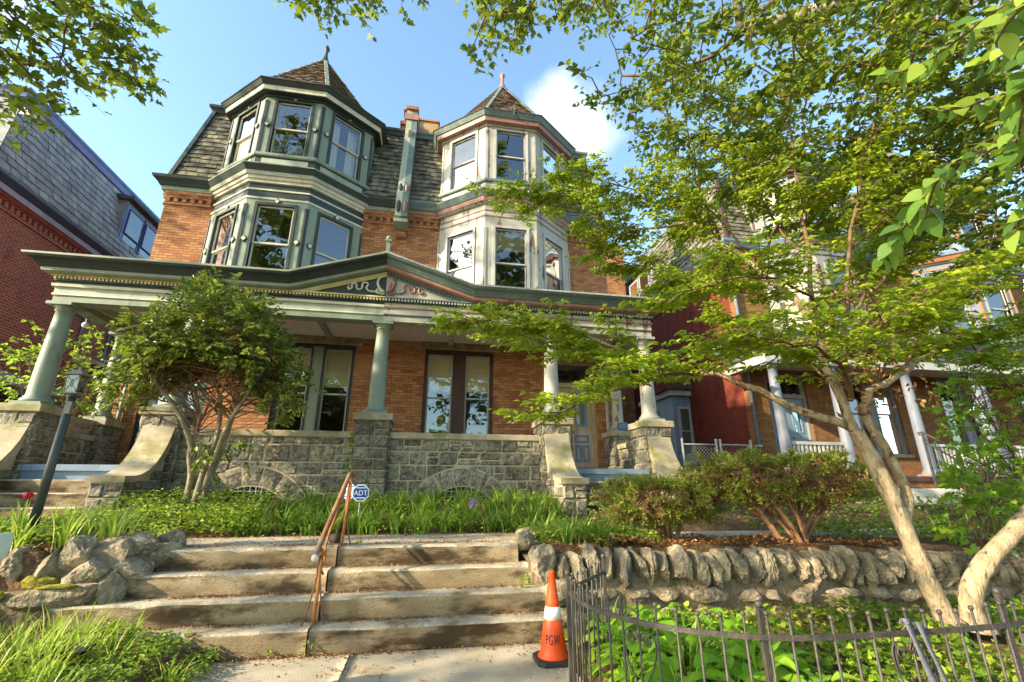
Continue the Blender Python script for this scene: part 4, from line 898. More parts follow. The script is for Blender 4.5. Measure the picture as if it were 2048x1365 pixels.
# ornamental iron handrail on those steps
hr = thing('handrail', 'black wrought iron handrail with scrolls on the pale stone steps', 'handrail', (13.1, 9.9, 0.8))
q = MB(); q.tube([(13.0, 10.36, 2.80), (12.98, 10.40, 2.86), (13.0, 10.3, 2.88), (13.05, 9.7, 2.42), (13.1, 9.0, 1.85)], 0.025, M_['iron'], 8); q.tube([(13.0, 10.3, 2.6), (13.1, 9.0, 1.6)], 0.014, M_['iron'], 6); q.build('rail', hr)
for y, za, zb in ((10.3, 1.44, 2.86), (9.05, 0.8, 1.88)):
    q = MB(); q.box(12.98, 13.03, y-0.02, y+0.02, za, zb, M_['iron']); q.build('post', hr)
for k in range(5):
    q = MB(); y = 10.05-0.22*k; z = 2.47-0.17*k; pts = [(13.04, y+0.09*math.cos(a)*(1-a/16), z+0.09*math.sin(a)*(1-a/16)) for a in [i*0.5 for i in range(24)]]
    q.tube(pts, 0.009, M_['iron'], 5); q.build('scroll', hr)

# ================================================================== the house on the left: only its side is in view
h5 = thing('brick_house', 'red brick house at the left edge with pale slate mansard and a blue framed dormer', 'house', (-15, 17, 0.5), 'brick twin houses along the street')
m = MB(); m.box(-17.9, -11.7, 12.3, 24, 0.4, 9.06, M_['brick_red']); m.build('wall', h5)
m = MB()
m.box(-11.7, -11.655, 12.3, 24, 8.62, 8.70, M_['brick_red']); m.box(-11.7, -11.63, 12.3, 24, 8.86, 8.94, M_['brick_red2']); m.box(-11.7, -11.6, 12.3, 24, 8.94, 9.06, M_['brick_red2'])
y = 12.35
while y < 24: m.box(-11.7, -11.64, y, y+0.1, 8.70, 8.86, M_['brick_red']); y += 0.2
m.build('brick_cornice', h5)
m = MB(); m.sweep([(-0.1, 9.06), (0.13, 9.06), (0.14, 9.22), (-0.1, 9.22)], [(-17.9, 12.3), (-11.7, 12.3), (-11.7, 24)], paint('lavender_blue_paint', (0.25, 0.27, 0.42))); m.sweep([(-0.1, 9.222), (0.16, 9.222), (0.30, 9.36), (0.30, 9.42), (-0.1, 9.44)], [(-17.9, 12.3), (-11.7, 12.3), (-11.7, 24)], M_['navy']); m.build('gutter', h5)
m = MB(); h_ = math.hypot(0.6, 3.0); slates(m, (-11.66, 12.25, 9.42), (0, 1, 0), Vector((-0.6, 0, 3.0)).normalized(), 11.7, 10.9, h_, M_['slate_blue'], row=0.25, wid=0.33, seed=3, l1=0.8); m.add([(-17.9, 12.25, 9.42), (-11.66, 12.25, 9.42), (-12.26, 13.05, 12.42), (-17.9, 13.05, 12.42)], [(0, 1, 2, 3)], M_['slate_blue']); m.build('mansard_roof', h5, recalc=False)
blue_m = paint('cornflower_blue_paint', (0.13, 0.18, 0.42))
m = MB(); m.sweep([(-0.3, 12.40), (0.08, 12.40), (0.14, 12.55), (0.2, 12.62), (0.2, 12.68), (-0.3, 12.7)], [(-17.9, 13.05), (-12.26, 13.05), (-12.26, 24)], blue_m); m.box(-17.9, -12.5, 13.3, 24, 12.2, 12.55, M_['tar']); m.build('roof_edge', h5)
m = MB(); m.box(-13.2, -11.86, 17.5, 19.95, 9.45, 12.0, M_['slate_blue']); m.prism([(-13.4, 12.0), (-11.6, 12.0), (-11.6, 12.12), (-13.4, 12.35)], 'y', 17.35, 20.1, M_['tar']); m.build('dormer', h5)
for a in (0.17, 1.28): sash_window(h5, (-11.86, 17.5), (0, 1), (1, 0), a, a+0.95, 9.7, 11.75, None, M_['navy'], blue_m, shade=('shade', 0.5, M_['signwhite']), d=0.11, casing_w=0.12)
for y0, z0 in ((16.05, 6.1), (18.3, 5.3)):
    sash_window(h5, (-11.7, y0), (0, 1), (1, 0), 0, 0.8, z0, z0+1.6, None, M_['navy'], M_['navy'], shade=None, d=0.05, casing_w=0.08)
    q = MB(); q.box(-11.75, -11.55, y0-0.12, y0+0.92, z0-0.14, z0, M_['lintel']); q.build('sill', h5)
m = MB(); m.prism([(-11.69, 5.75), (-10.9, 5.45), (-10.9, 5.35), (-11.69, 5.4)], 'y', 16.9, 18.9, M_['white2']); m.prism([(-11.69, 5.39), (-11.0, 5.34), (-11.69, 4.9)], 'y', 17.0, 18.8, M_['navy']); m.build('canopy', h5)
m = MB(); m.prism([(-11.69, 4.55), (-10.3, 3.95), (-10.3, 3.88), (-11.69, 3.9)], 'y', 12.2, 16.0, M_['slate_blue']); m.prism([(-11.69, 3.88), (-10.3, 3.86), (-10.3, 3.7), (-11.69, 3.6)], 'y', 12.2, 16.0, M_['navy']); m.build('lean_to_roof', h5)

# ================================================================== chain-link gate in the right-hand passage
gt = thing('chain_link_gate', 'galvanised chain link gate in the passage beside the deep red wall', 'gate', (7.4, 11.0, 1.2))
for x in (6.4, 7.35, 7.47, 8.35):
    q = MB(); q.tube([(x, 11, 1.1), (x, 11, 2.62)], 0.03, M_['galv'], 8); q.sphere((x, 11, 2.63), 0.037, M_['galv'], 6); q.build('post', gt)
q = MB()
for a, b in ((6.4, 7.35), (7.47, 8.35)):
    for z in (1.2, 2.52): q.tube([(a, 11, z), (b, 11, z)], 0.018, M_['galv'], 6)
q.build('rail', gt)
q = MB(); x = 5.5
while x < 8.35:
    for sg in (-1, 1):
        z = 1.2; pts = []
        xa = x; 
        xb = x+sg*1.32
        t0 = max(0, min(1, (6.4-xa)/(xb-xa))) if xb != xa else 0; 
        lo, hi = (max(0, (6.4-xa)/1.32), min(1, (8.35-xa)/1.32)) if sg > 0 else (max(0, (xa-8.35)/1.32), min(1, (xa-6.4)/1.32))
        if hi > lo: q.tube([(xa+sg*1.32*lo, 11, 1.2+1.32*lo), (xa+sg*1.32*hi, 11, 1.2+1.32*hi)], 0.0035, M_['galv'], 3, cap=False)
    x += 0.09
q.build('mesh', gt)
# ================================================================== field stone retaining walls
def rock(mb, c, size, seed, m, rz=0.0, tilt=0.0, p=3.2, amp=0.16, sub=3):
    b = bmesh.new(); bmesh.ops.create_icosphere(b, subdivisions=sub, radius=1.0); rr = random.Random(seed); off = Vector((rr.random()*50, rr.random()*50, rr.random()*50))
    planes = []
    for _ in range(13):
        d = Vector((rr.uniform(-1, 1), rr.uniform(-1, 1), rr.uniform(-1, 1))).normalized(); planes.append((d, rr.uniform(0.60, 0.86)))
    Mx = Matrix.Rotation(rz, 4, 'Z') @ Matrix.Rotation(tilt, 4, 'Y'); vs = []
    for v in b.verts:
        q = v.co.normalized(); k = (abs(q.x)**p+abs(q.y)**p+abs(q.z)**p)**(-1/p); q = q*k*0.86
        for d, h in planes:
            e = q.dot(d)-h
            if e > 0: q = q-d*e*0.97
        q = q*(1+amp*0.9*noise.noise(q*1.6+off)+amp*0.4*noise.noise(q*4+off)+amp*0.5*noise.noise(q*7+off)+amp*0.35*noise.noise(q*15+off))
        q = Mx @ Vector((q.x*size[0]/2, q.y*size[1]/2, q.z*size[2]/2)); vs.append(q+Vector(c))
    fs = [tuple(v.index for v in f.verts) for f in b.faces]; b.free()
    mb.add(vs, fs, m, False)
def plen_(P): return sum((b-a).length for a, b in zip(P, P[1:]))
def at_(P, f):
    t = f*plen_(P)
    for a, b in zip(P, P[1:]):
        l = (b-a).length
        if t <= l: return a.lerp(b, t/l), (b-a).normalized()
        t -= l
    return P[-1].copy(), (P[-1]-P[-2]).normalized()
rw = thing('retaining_wall', 'low fieldstone retaining wall capped with upright stones, behind the iron fence', 'stone wall', (4.2, 5.45, 0), 'fieldstone retaining walls')
q = MB()
def rtop(x): return 0.78-0.032*(x-1.2)
n = 60; xs = [1.18+(9.4-1.18)*i/n for i in range(n+1)]; vs = []
for x in xs:
    for (y, z) in ((5.50, -0.2), (5.47, 0.12), (5.46, rtop(x)-0.42), (5.50, rtop(x)-0.39), (5.55, rtop(x)-0.16), (5.95, rtop(x)-0.10)):
        vs.append((x, y+0.02*noise.noise(Vector((x*4, z*9, 2))), z+0.015*noise.noise(Vector((x*5, y, 7)))))
q.add(vs, [(i*6+j, (i+1)*6+j, (i+1)*6+j+1, i*6+j+1) for i in range(n) for j in range(5)], M_['rockmortar'], True); q.build('wall_core', rw, recalc=False)
rr = random.Random(5); x = 1.22; i = 0
while x < 9.3:
    wd = rr.choice((rr.uniform(0.12, 0.17), rr.uniform(0.15, 0.22), rr.uniform(0.20, 0.28))); hh = rr.uniform(0.36, 0.48); q = MB()
    rock(q, (x+wd/2, 5.56+rr.uniform(-0.04, 0.04), rtop(x)+rr.uniform(-0.05, 0.05)-hh/2+0.03), (wd*1.3, 0.52, hh*1.14), 100+i, M_['rock'], rr.uniform(-0.12, 0.12), rr.uniform(-0.26, 0.12), p=rr.uniform(2.6, 5), amp=0.12, sub=4); q.build('coping_stone', rw, recalc=False); x += wd; i += 1
x = 1.25
while x < 9.2:
    wd = rr.uniform(0.28, 0.62)
    for z, hh in ((rtop(x)-0.47, 0.19), (rtop(x)-0.66, 0.20)):
        q = MB(); w2 = wd*rr.uniform(0.85, 1); rock(q, (x+wd/2, 5.43, z), (w2, 0.19, hh*rr.uniform(0.85, 1.05)), 300+i, M_['rock'], 0, rr.uniform(-0.04, 0.04), p=6, amp=0.08); q.build('wall_stone', rw, recalc=False); i += 1
    x += wd+0.03
for c, sz in (((1.22, 5.92, 0.82), (0.26, 0.34, 0.26)), ((1.30, 6.25, 0.86), (0.3, 0.3, 0.22)), ((1.30, 5.62, 0.66), (0.24, 0.3, 0.36)), ((1.45, 5.30, 0.36), (0.4, 0.22, 0.3)), ((1.52, 5.22, 0.12), (0.45, 0.3, 0.26))):
    q = MB(); rock(q, c, sz, 500+i, M_['rock'], rr.uniform(-.5, .5)); q.build('coping_stone', rw, recalc=False); i += 1
lw = thing('retaining_wall', 'low fieldstone retaining wall with mossy mortar, left of the concrete steps', 'stone wall', (-3.6, 5.4, 0.2), 'fieldstone retaining walls')
q = MB(); vs = []; n = 30
for k in range(n+1):
    f = k/n; x = -6.2+(3.35)*f; y = 5.02+0.42*f; zt = 0.80+0.10*f
    for (dy, z) in ((0.0, 0.0), (-0.02, 0.3), (-0.01, zt-0.36), (0.04, zt-0.32), (0.08, zt-0.05), (0.5, zt+0.08)): vs.append((x, y+dy+0.03*noise.noise(Vector((x*4, z*8, 1))), z+0.02*noise.noise(Vector((x*5, dy, 3)))))
q.add(vs, [(i*6+j, (i+1)*6+j, (i+1)*6+j+1, i*6+j+1) for i in range(n) for j in range(5)], M_['rockmortar'], True)
q.prism([(-3.0, 5.55), (-2.86, 5.8), (-2.86, 6.1), (-3.3, 6.1), (-3.3, 5.55)], 'z', 0.2, 0.70, M_['rockmortar'])
q.build('wall_core', lw, recalc=False)
lin = [(-5.9, 5.12), (-4.1, 5.30), (-3.2, 5.42), (-2.88, 5.62), (-2.62, 6.2)]
Pl = [Vector((x_, y_, 0)) for x_, y_ in lin]; tot = plen_(Pl); dd_ = 0.12
while dd_ < tot:
    c2, t2 = at_(Pl, dd_/tot); hh = rr.uniform(0.28, 0.40); zt = 0.80+0.19*min(1, max(0, (c2.x+4.1)/1.4)); w2 = rr.uniform(0.20, 0.33)
    q = MB(); rock(q, (c2.x-t2.y*0.10, c2.y+t2.x*0.10, zt+rr.uniform(-0.03, 0.05)-hh/2+0.03), (w2*1.2, 0.42, hh*1.1), 700+i, M_['rock'], math.atan2(t2.y, t2.x)+rr.uniform(-.15, .15), rr.uniform(0.0, 0.40), p=3.4, amp=0.12, sub=4); q.build('coping_stone', lw, recalc=False); i += 1; dd_ += w2+0.02
for c, sz in (((-3.22, 5.36, 0.47), (0.72, 0.22, 0.22)), ((-3.92, 5.28, 0.34), (0.52, 0.2, 0.28)), ((-4.55, 5.2, 0.36), (0.5, 0.2, 0.26)), ((-2.92, 5.48, 0.52), (0.3, 0.3, 0.3)), ((-2.86, 5.62, 0.62), (0.4, 0.34, 0.3)), ((-3.1, 5.46, 0.66), (0.36, 0.3, 0.26)), ((-2.72, 5.9, 0.74), (0.36, 0.34, 0.26))):
    q = MB(); rock(q, c, tuple(v*1.12 for v in sz), 800+i, M_['rock'], 0.1, -0.08, p=4.5, amp=0.09, sub=4); q.build('wall_stone', lw, recalc=False); i += 1
for c, sz in (((-3.42, 5.33, 0.60), (0.32, 0.12, 0.14)), ((-3.68, 5.30, 0.50), (0.12, 0.1, 0.1)), ((-3.2, 5.27, 0.57), (0.4, 0.1, 0.05))):
    q = MB(); rock(q, c, sz, 850+i, M_['moss'], 0, 0, p=2.5, amp=0.3); q.build('moss', lw, recalc=False); i += 1

# ================================================================== lamp post
lx, ly = -3.83, 5.70
lp = thing('lamp_post', 'dark green post lantern with crossed glazing bars standing in the left flower bed', 'lamp post', (lx, ly, 0.95))
q = MB(); q.tube([(lx-0.01, ly, 0.9), (lx, ly, 2.37)], [0.042, 0.038], M_['lampgreen'], 16); q.build('post', lp)
q = MB(); q.box(lx+0.01, lx+0.07, ly-0.085, ly-0.045, 2.17, 2.30, M_['bronze']); q.build('sensor', lp)
q = MB(); z0 = 2.39; LS = 0.64; LH = 0.82; LV = len(q.V)
q.lathe((lx, ly, 0), [(0.05, z0-0.05), (0.06, z0-0.02), (0.05, z0)], M_['bronze'], 14)
q.box(lx-0.115, lx+0.115, ly-0.115, ly+0.115, z0, z0+0.022, M_['bronze'])
for sx in (-1, 1):
    for sy in (-1, 1): q.beam((lx+sx*0.088, ly+sy*0.088, z0+0.022), (lx+sx*0.10, ly+sy*0.10, z0+0.25), 0.014, 0.014, M_['bronze'])
for ax in (0, 1):
    for sg in (-1, 1):
        def PP(a, z): 
            o = 0.09+0.012*(z-z0)/0.25
            return (lx+a, ly+sg*o, z) if ax == 0 else (lx+sg*o, ly+a, z)
        q.tube([PP(-0.085, z0+0.03), PP(0, z0+0.14), PP(0.09, z0+0.245)], 0.0045, M_['bronze'], 5); q.tube([PP(0.085, z0+0.03), PP(0, z0+0.14), PP(-0.09, z0+0.245)], 0.0045, M_['bronze'], 5)
        k = [PP(-0.03, z0+0.14), PP(0, z0+0.19), PP(0.03, z0+0.14), PP(0, z0+0.09), PP(-0.03, z0+0.14)]; q.tube(k, 0.004, M_['bronze'], 5)
t_ = z0+0.25
def sq(r, z): return [(lx-r, ly-r, z), (lx+r, ly-r, z), (lx+r, ly+r, z), (lx-r, ly+r, z)]
rings = [sq(0.14, t_), sq(0.145, t_+0.012), sq(0.115, t_+0.035), sq(0.075, t_+0.055), sq(0.07, t_+0.075), sq(0.025, t_+0.085), sq(0.022, t_+0.12)]
vs = [p for r_ in rings for p in r_]; fs = [(a*4+j, a*4+(j+1) % 4, a*4+4+(j+1) % 4, a*4+4+j) for a in range(len(rings)-1) for j in range(4)]+[(0, 1, 2, 3), (24, 25, 26, 27)]
q.add(vs, fs, M_['bronze']); 
shrink = lambda mb: setattr(mb, 'V', [(lx+(v[0]-lx)*LS, ly+(v[1]-ly)*LS, z0+(v[2]-z0)*LH) for v in mb.V])
shrink(q); lan = q.build('lantern', lp)
q = MB()
for sg in (-1, 1):
    q.quad((lx-0.088, ly+sg*0.088, z0+0.022), (lx+0.088, ly+sg*0.088, z0+0.022), (lx+0.099, ly+sg*0.099, t_), (lx-0.099, ly+sg*0.099, t_), M_['glass_dim']); q.quad((lx+sg*0.088, ly-0.088, z0+0.022), (lx+sg*0.088, ly+0.088, z0+0.022), (lx+sg*0.099, ly+0.099, t_), (lx+sg*0.099, ly-0.099, t_), M_['glass_dim'])
shrink(q); q.build('pane', lan)
q = MB(); q.lathe((lx, ly, 0), [(0.018, z0+0.02), (0.02, z0+0.07), (0.03, z0+0.11), (0.033, z0+0.14), (0.02, z0+0.17), (0.003, z0+0.18)], M_['signwhite'], 12); shrink(q); q.build('bulb', lan)

# ================================================================== traffic cone with stencilled letters
cx, cy = 1.17, 4.47
cn = thing('traffic_cone', 'orange traffic cone with white band and stencilled black letters on the front walk', 'traffic cone', (cx, cy, 0.0))
q = MB(); ch = 0.15; q.prism([(cx-0.165+0.05, cy-0.165), (cx+0.165-0.05, cy-0.165), (cx+0.165, cy-0.165+0.05), (cx+0.165, cy+0.165-0.05), (cx+0.165-0.05, cy+0.165), (cx-0.165+0.05, cy+0.165), (cx-0.165, cy+0.165-0.05), (cx-0.165, cy-0.165+0.05)], 'z', 0.002, 0.038, M_['rubber']); q.build('base', cn, bevel=0.006)
rc = lambda z: 0.122-(0.122-0.021)*(z-0.038)/0.67
q = MB(); q.lathe((cx, cy, 0), [(0.138, 0.038), (0.136, 0.05), (rc(0.06)+0.003, 0.062)]+[(rc(z), z) for z in (0.1, 0.2, 0.322)]+[(rc(0.324)-0.0012, 0.324), (rc(0.424)-0.0012, 0.424)]+[(rc(z), z) for z in (0.426, 0.46, 0.462, 0.55, 0.68)]+[(0.026, 0.682), (0.0265, 0.696), (0.022, 0.708), (0.012, 0.709), (0.01, 0.69)], M_['orange'], 32); q.build('body', cn)
q = MB(); q.lathe((cx, cy, 0), [(rc(0.324)+0.0008, 0.3245), (rc(0.424)+0.0008, 0.4235), (rc(0.424)-0.004, 0.4235), (rc(0.324)-0.004, 0.3245)], M_['reflective'], 32); q.build('reflective_band', cn)
def textmesh(txt, size, spacing=1.0):
    c = bpy.data.curves.new('t', 'FONT'); c.body = txt; c.size = size; c.align_x = 'CENTER'; c.space_character = spacing; c.extrude = 0; c.resolution_u = 3
    o = bpy.data.objects.new('t', c); COL.objects.link(o); dg = bpy.context.evaluated_depsgraph_get(); me = bpy.data.meshes.new_from_object(o.evaluated_get(dg))
    b = bmesh.new(); b.from_mesh(me); bmesh.ops.triangulate(b, faces=b.faces)
    vs = [v.co.copy() for v in b.verts]; fs = [tuple(v.index for v in f.verts) for f in b.faces]; b.free(); bpy.data.objects.remove(o); bpy.data.curves.remove(c); return vs, fs
vs, fs = textmesh('PGW', 0.098, 1.12); q = MB(); a0 = math.atan2(-cy, -cx); out = []
for v in vs:
    z = 0.148+v.y*1.05; r = rc(z)+0.0022; a = a0-0.05+v.x*0.56/r; out.append((cx+r*math.cos(a), cy+r*math.sin(a), z))
q.add(out, fs, M_['letter'])
for da, z, w_ in ((0.001, 0.150, 0.0035),):
    r = rc(z)+0.003; a = a0+da/r
    q.add([(cx+(r+dr)*math.cos(a+s_*w_/2/r), cy+(r+dr)*math.sin(a+s_*w_/2/r), z+dz) for dz, dr in ((-0.012, 0.002), (0.06, -0.008)) for s_ in (-1, 1)], [(0, 1, 3, 2)], M_['orange'])
q.build('stencil_letters', cn, recalc=False)

# ================================================================== rusty pipe handrail on the garden steps
hr = thing('handrail', 'rusty pipe handrail with a white ball end leaning on the concrete steps', 'handrail', (-0.94, 5.5, 0.2))
q = MB(); q.tube([(-1.0, 5.08, 0.80), (-0.985, 5.2, 0.92), (-0.92, 5.62, 1.33), (-0.885, 5.88, 1.575), (-0.865, 5.96, 1.60), (-0.85, 5.99, 1.56)], 0.026, M_['rust'], 12); rl = q.build('rail', hr)
q = MB(); q.sphere((-1.0, 5.06, 0.785), 0.034, M_['marble'], 8); q.build('ball_end', rl)
for (bx, by, bz, tz, lean) in ((-0.965, 5.15, 0.19, 0.86, -0.0), (-0.90, 5.90, 0.79, 1.56, 0.03)):
    q = MB(); q.tube([(bx, by, bz), (bx+lean*0.4+0.01, by, (bz+tz)/2), (bx+lean, by+0.02, tz)], [0.019, 0.017, 0.015], M_['rust_bright'], 8)
    for sg in (-1, 1):
        q.tube([(bx+sg*0.10, by+sg*0.015, bz), (bx+sg*0.05, by, bz+0.2), (bx+sg*0.012+lean*0.6, by, bz+0.43), (bx+sg*0.02+lean, by, bz+0.5), (bx+sg*0.012+lean, by, tz-0.06)], 0.0075, M_['rust'], 6)
    q.tube([(bx+0.03, by+0.06, bz+0.43), (bx+0.0, by+0.02, bz+0.5), (bx+0.03, by+0.07, tz-0.12), (bx+0.02, by+0.1, tz)], 0.011, M_['rust_bright'], 6)
    q.build('post', hr)
q = MB(); q.tube([(-0.955, 5.2, 0.79), (-0.95, 5.4, 1.0), (-0.90, 5.8, 1.40)], 0.012, M_['rust_bright'], 6); q.build('under_bar', hr)

# ================================================================== iron garden fence
fn = thing('iron_fence', 'low black iron picket fence with ball tips and scroll hearts curving around the hosta bed', 'fence', (2.2, 2.9, 0))
anch = [(1.62, 4.34), (1.34, 4.00), (1.08, 3.66), (1.07, 3.30), (1.15, 2.98), (1.33, 2.69), (1.65, 2.47), (1.97, 2.38), (2.5, 2.36), (3.0, 2.37), (3.3, 2.40), (3.9, 2.52), (4.6, 2.75)]
def cat(P, k=8):
    P = [Vector((p[0], p[1], p[2] if len(p) > 2 else 0)) for p in P]; o = []
    for i in range(len(P)-1):
        a = P[max(i-1, 0)]; b = P[i]; c = P[i+1]; d = P[min(i+2, len(P)-1)]
        for j in range(k):
            t = j/k; o.append(0.5*((2*b)+(c-a)*t+(2*a-5*b+4*c-d)*t*t+(3*b-a-3*c+d)*t**3))
    o.append(P[-1]); return o
segs = [[Vector((p[0], p[1], 0)) for p in anch[:3]], cat(anch[2:])]
IR = M_['iron']
for si, sg in enumerate(segs):
    for z in ((0.70,) if si == 0 else (0.685, 0.10)):
        q = MB()
        for a, b in zip(sg, sg[1:]): q.beam((a.x, a.y, z), (b.x, b.y, z), 0.012, 0.026, IR)
        q.build('rail', fn)
    d = 0; nxt = 0.10
    for a, b in zip(sg, sg[1:]):
        L_ = (b-a).length
        while nxt < d+L_:
            p = a.lerp(b, (nxt-d)/L_); q = MB(); hz = 0.775+0.012*math.sin(nxt*9); q.tube([(p.x, p.y, 0.0), (p.x, p.y, hz)], 0.0072, IR, 6); q.sphere((p.x, p.y, hz+0.008), 0.0135, IR, 6); q.build('picket', fn, recalc=False); nxt += 0.112
        d += L_
    
for (x, y, h) in ((1.62, 4.34, 0.82), (1.08, 3.66, 0.80), (1.75, 2.44, 0.82), (3.24, 2.395, 0.84), (4.6, 2.75, 0.85)):
    q = MB(); q.box(x-0.013, x+0.013, y-0.013, y+0.013, 0, h, IR); q.sphere((x, y, h+0.012), 0.021, IR, 7); q.build('post', fn)
def heart(p, t, zc, sc):
    q = MB()
    for sg in (-1, 1):
        pts = []
        for k in range(26):
            a = k*0.32; r = 0.052*(1-k/30); pts.append((sg*(0.055-r*math.cos(a)*1.0), 0.10+r*math.sin(a)))
        pts = pts[::-1]; pts += [(sg*0.0, 0.06+0.05), (sg*0.0, 0.10)] if False else []
        body = [(sg*0.003, 0.10)]+[(sg*(0.055-0.052*math.cos(a)), 0.10+0.052*math.sin(a)) for a in (0.3, 0.8, 1.4, 2.0, 2.6)]+[(sg*0.106, 0.09), (sg*0.10, 0.04), (sg*0.075, -0.03), (sg*0.04, -0.09), (sg*0.008, -0.15), (sg*-0.0, -0.18)]
        inner = [(sg*(0.05-0.030*math.cos(a)*(1-a/14)), 0.10+0.03*math.sin(a)*(1-a/14)) for a in [i_*0.5 for i_ in range(18)]]
        for L in (body, inner): q.tube([(p[0]+t[0]*a*sc, p[1]+t[1]*a*sc, zc+b*sc) for a, b in L], 0.0055, IR, 5)
        foot = [(sg*(0.035-0.03*math.cos(a)*(1-a/12)), -0.20+0.03*math.sin(a)*(1-a/12)) for a in [i_*0.5 for i_ in range(16)]]
        q.tube([(p[0]+t[0]*a*sc, p[1]+t[1]*a*sc, zc+b*sc) for a, b in foot], 0.005, IR, 5)
    q.build('scroll_heart', fn, recalc=False)
heart((1.24, 2.82), (0.53, -0.85), 0.49, 1.0); heart((2.52, 2.355), (1, 0), 0.50, 1.0)
q = MB(); q.tube([(1.50+0.05*math.cos(a)*(1-a/20), 2.565-0.02*math.cos(a), 0.34+0.05*math.sin(a)*(1-a/20)) for a in [i_*0.4 for i_ in range(34)]], 0.006, IR, 5); q.build('scroll', fn, recalc=False)
# grey ribbon tied on the fence
rb = MB()
def strip(pts, w_, t, th=0.004):
    P = cat(pts, 6); vs = []
    for i, p in enumerate(P):
        tw = 0.35*math.sin(i*0.35); dx = Vector((t[0]*math.cos(tw), t[1]*math.cos(tw)-math.sin(tw)*0.6, 0))*w_/2
        nn = Vector((-t[1], t[0], 0))*th
        vs += [p-dx, p+dx, p+dx+nn, p-dx+nn]
    k = len(P); fs = [(i*4+j, i*4+(j+1) % 4, i*4+4+(j+1) % 4, i*4+4+j) for i in range(k-1) for j in range(4)]+[(0, 1, 2, 3), ((k-1)*4+3, (k-1)*4+2, (k-1)*4+1, (k-1)*4)]
    rb.add(vs, fs, M_['ribbon'], True)
bx, by = 2.53, 2.355
strip([(bx-0.01, by, 0.73), (bx-0.02, by-0.03, 0.76), (bx, by-0.035, 0.68), (bx+0.03, by-0.04, 0.55), (bx+0.07, by-0.045, 0.40), (bx+0.09, by-0.04, 0.22)], 0.04, (1, 0))
strip([(bx+0.02, by-0.01, 0.74), (bx+0.05, by-0.035, 0.73), (bx+0.08, by-0.04, 0.62), (bx+0.13, by-0.04, 0.46), (bx+0.16, by-0.035, 0.30)], 0.034, (1, 0))
strip([(bx-0.035, by-0.02, 0.71), (bx, by-0.04, 0.745), (bx+0.045, by-0.02, 0.71), (bx, by+0.02, 0.70)], 0.035, (0.8, 0.3))
tag(rb.build('ribbon', loc=(bx, by, 0.7), recalc=False), 'grey cloth ribbon tied around a picket of the iron fence', 'ribbon')

# ================================================================== signs, small things
def sign(name, label, c, r, mback, mfront, txt, rot, up):
    t = thing(name, label, 'sign', (c[0], c[1], 0.9)); tx = (math.cos(rot), math.sin(rot)); n = (tx[1], -tx[0])
    q = MB(); P = lambda a, z, d: (c[0]+tx[0]*a+n[0]*d, c[1]+tx[1]*a+n[1]*d, c[2]+z)
    def oc(rad, d): return [P(rad*math.cos(PI/8+k*PI/4), rad*math.sin(PI/8+k*PI/4), d) for k in range(8)]
    for rad, d0, d1, mm in ((r, -0.006, 0.0, mback), (r*0.86, 0.0, 0.002, mfront)):
        q.add(oc(rad, d1)+oc(rad, d0), [tuple(range(8)), tuple(range(8, 16))]+[(i, (i+1) % 8, 8+(i+1) % 8, 8+i) for i in range(8)], mm)
    q.build('board', t)
    vs, fs = textmesh(txt, r*0.78, 1.0); q = MB(); q.add([P(v.x*0.95, v.y-r*0.27, 0.004) for v in vs], fs, mback if mfront is M_['signblue'] else M_['signblue'])
    for z in (r*0.55, -r*0.55): q.add([P(-r*0.5, z-r*0.05, 0.004), P(r*0.5, z-r*0.05, 0.004), P(r*0.5, z+r*0.05, 0.004), P(-r*0.5, z+r*0.05, 0.004)], [(0, 1, 2, 3)], mback if mfront is M_['signblue'] else M_['signblue'])
    q.build('lettering', t, recalc=False)
    q = MB(); q.tube([P(0, -r*0.8, -0.012), P(0, 0.9-c[2], -0.012)], 0.008, M_['galv'], 6); q.build('stake', t)
sign('yard_sign', 'blue octagonal security yard sign with white letters in front of the stone pier', (-0.98, 7.78, 1.36), 0.135, M_['signwhite'], M_['signblue'], 'ADT', 0.25, 0)
sign('yard_sign', 'white octagonal security yard sign with blue letters, half behind the rusty rail', (-1.17, 7.88, 1.38), 0.135, M_['signblue'], M_['signwhite'], 'ADT', -0.1, 0)
sp = thing('spotlight', 'small black bell shaped spotlight lying on the path beside the rusty rail', 'spotlight', (-0.97, 6.12, 0.8))
q = MB(); c0 = Vector((-0.985, 6.14, 0.87)); ax = Vector((-0.25, -0.75, -0.25)).normalized(); q.tube([c0-ax*0.07, c0-ax*0.04, c0, c0+ax*0.07], [0.02, 0.034, 0.045, 0.075], M_['rubber'], 14); q.build('housing', sp)
q = MB(); q.tube([c0-ax*0.04, (-0.96, 6.19, 0.80)], 0.01, M_['rubber'], 6); q.build('stake', sp)
bx_ = thing('utility_box', 'pale green rounded plastic box on a dark stand at the left edge of the garden', 'box', (-2.52, 3.5, 0.3))
q = MB(); prof = [(-2.70, 1.14), (-2.505, 1.15), (-2.50, 1.06), (-2.515, 1.0), (-2.56, 0.965), (-2.70, 0.96)]; q.prism(prof, 'y', 3.44, 3.60, M_['plastic']); q.build('box_shell', bx_, bevel=0.012)
q = MB(); q.prism([(-2.63, 0.96), (-2.585, 0.96), (-2.575, 0.80), (-2.60, 0.62), (-2.645, 0.55), (-2.67, 0.55)], 'y', 3.47, 3.55, M_['lampgreen']); q.box(-2.73, -2.53, 3.44, 3.6, 0.40, 0.56, M_['lampgreen']); q.box(-2.66, -2.61, 3.5, 3.55, 0.1, 0.40, M_['lampgreen']); q.build('stand', bx_)
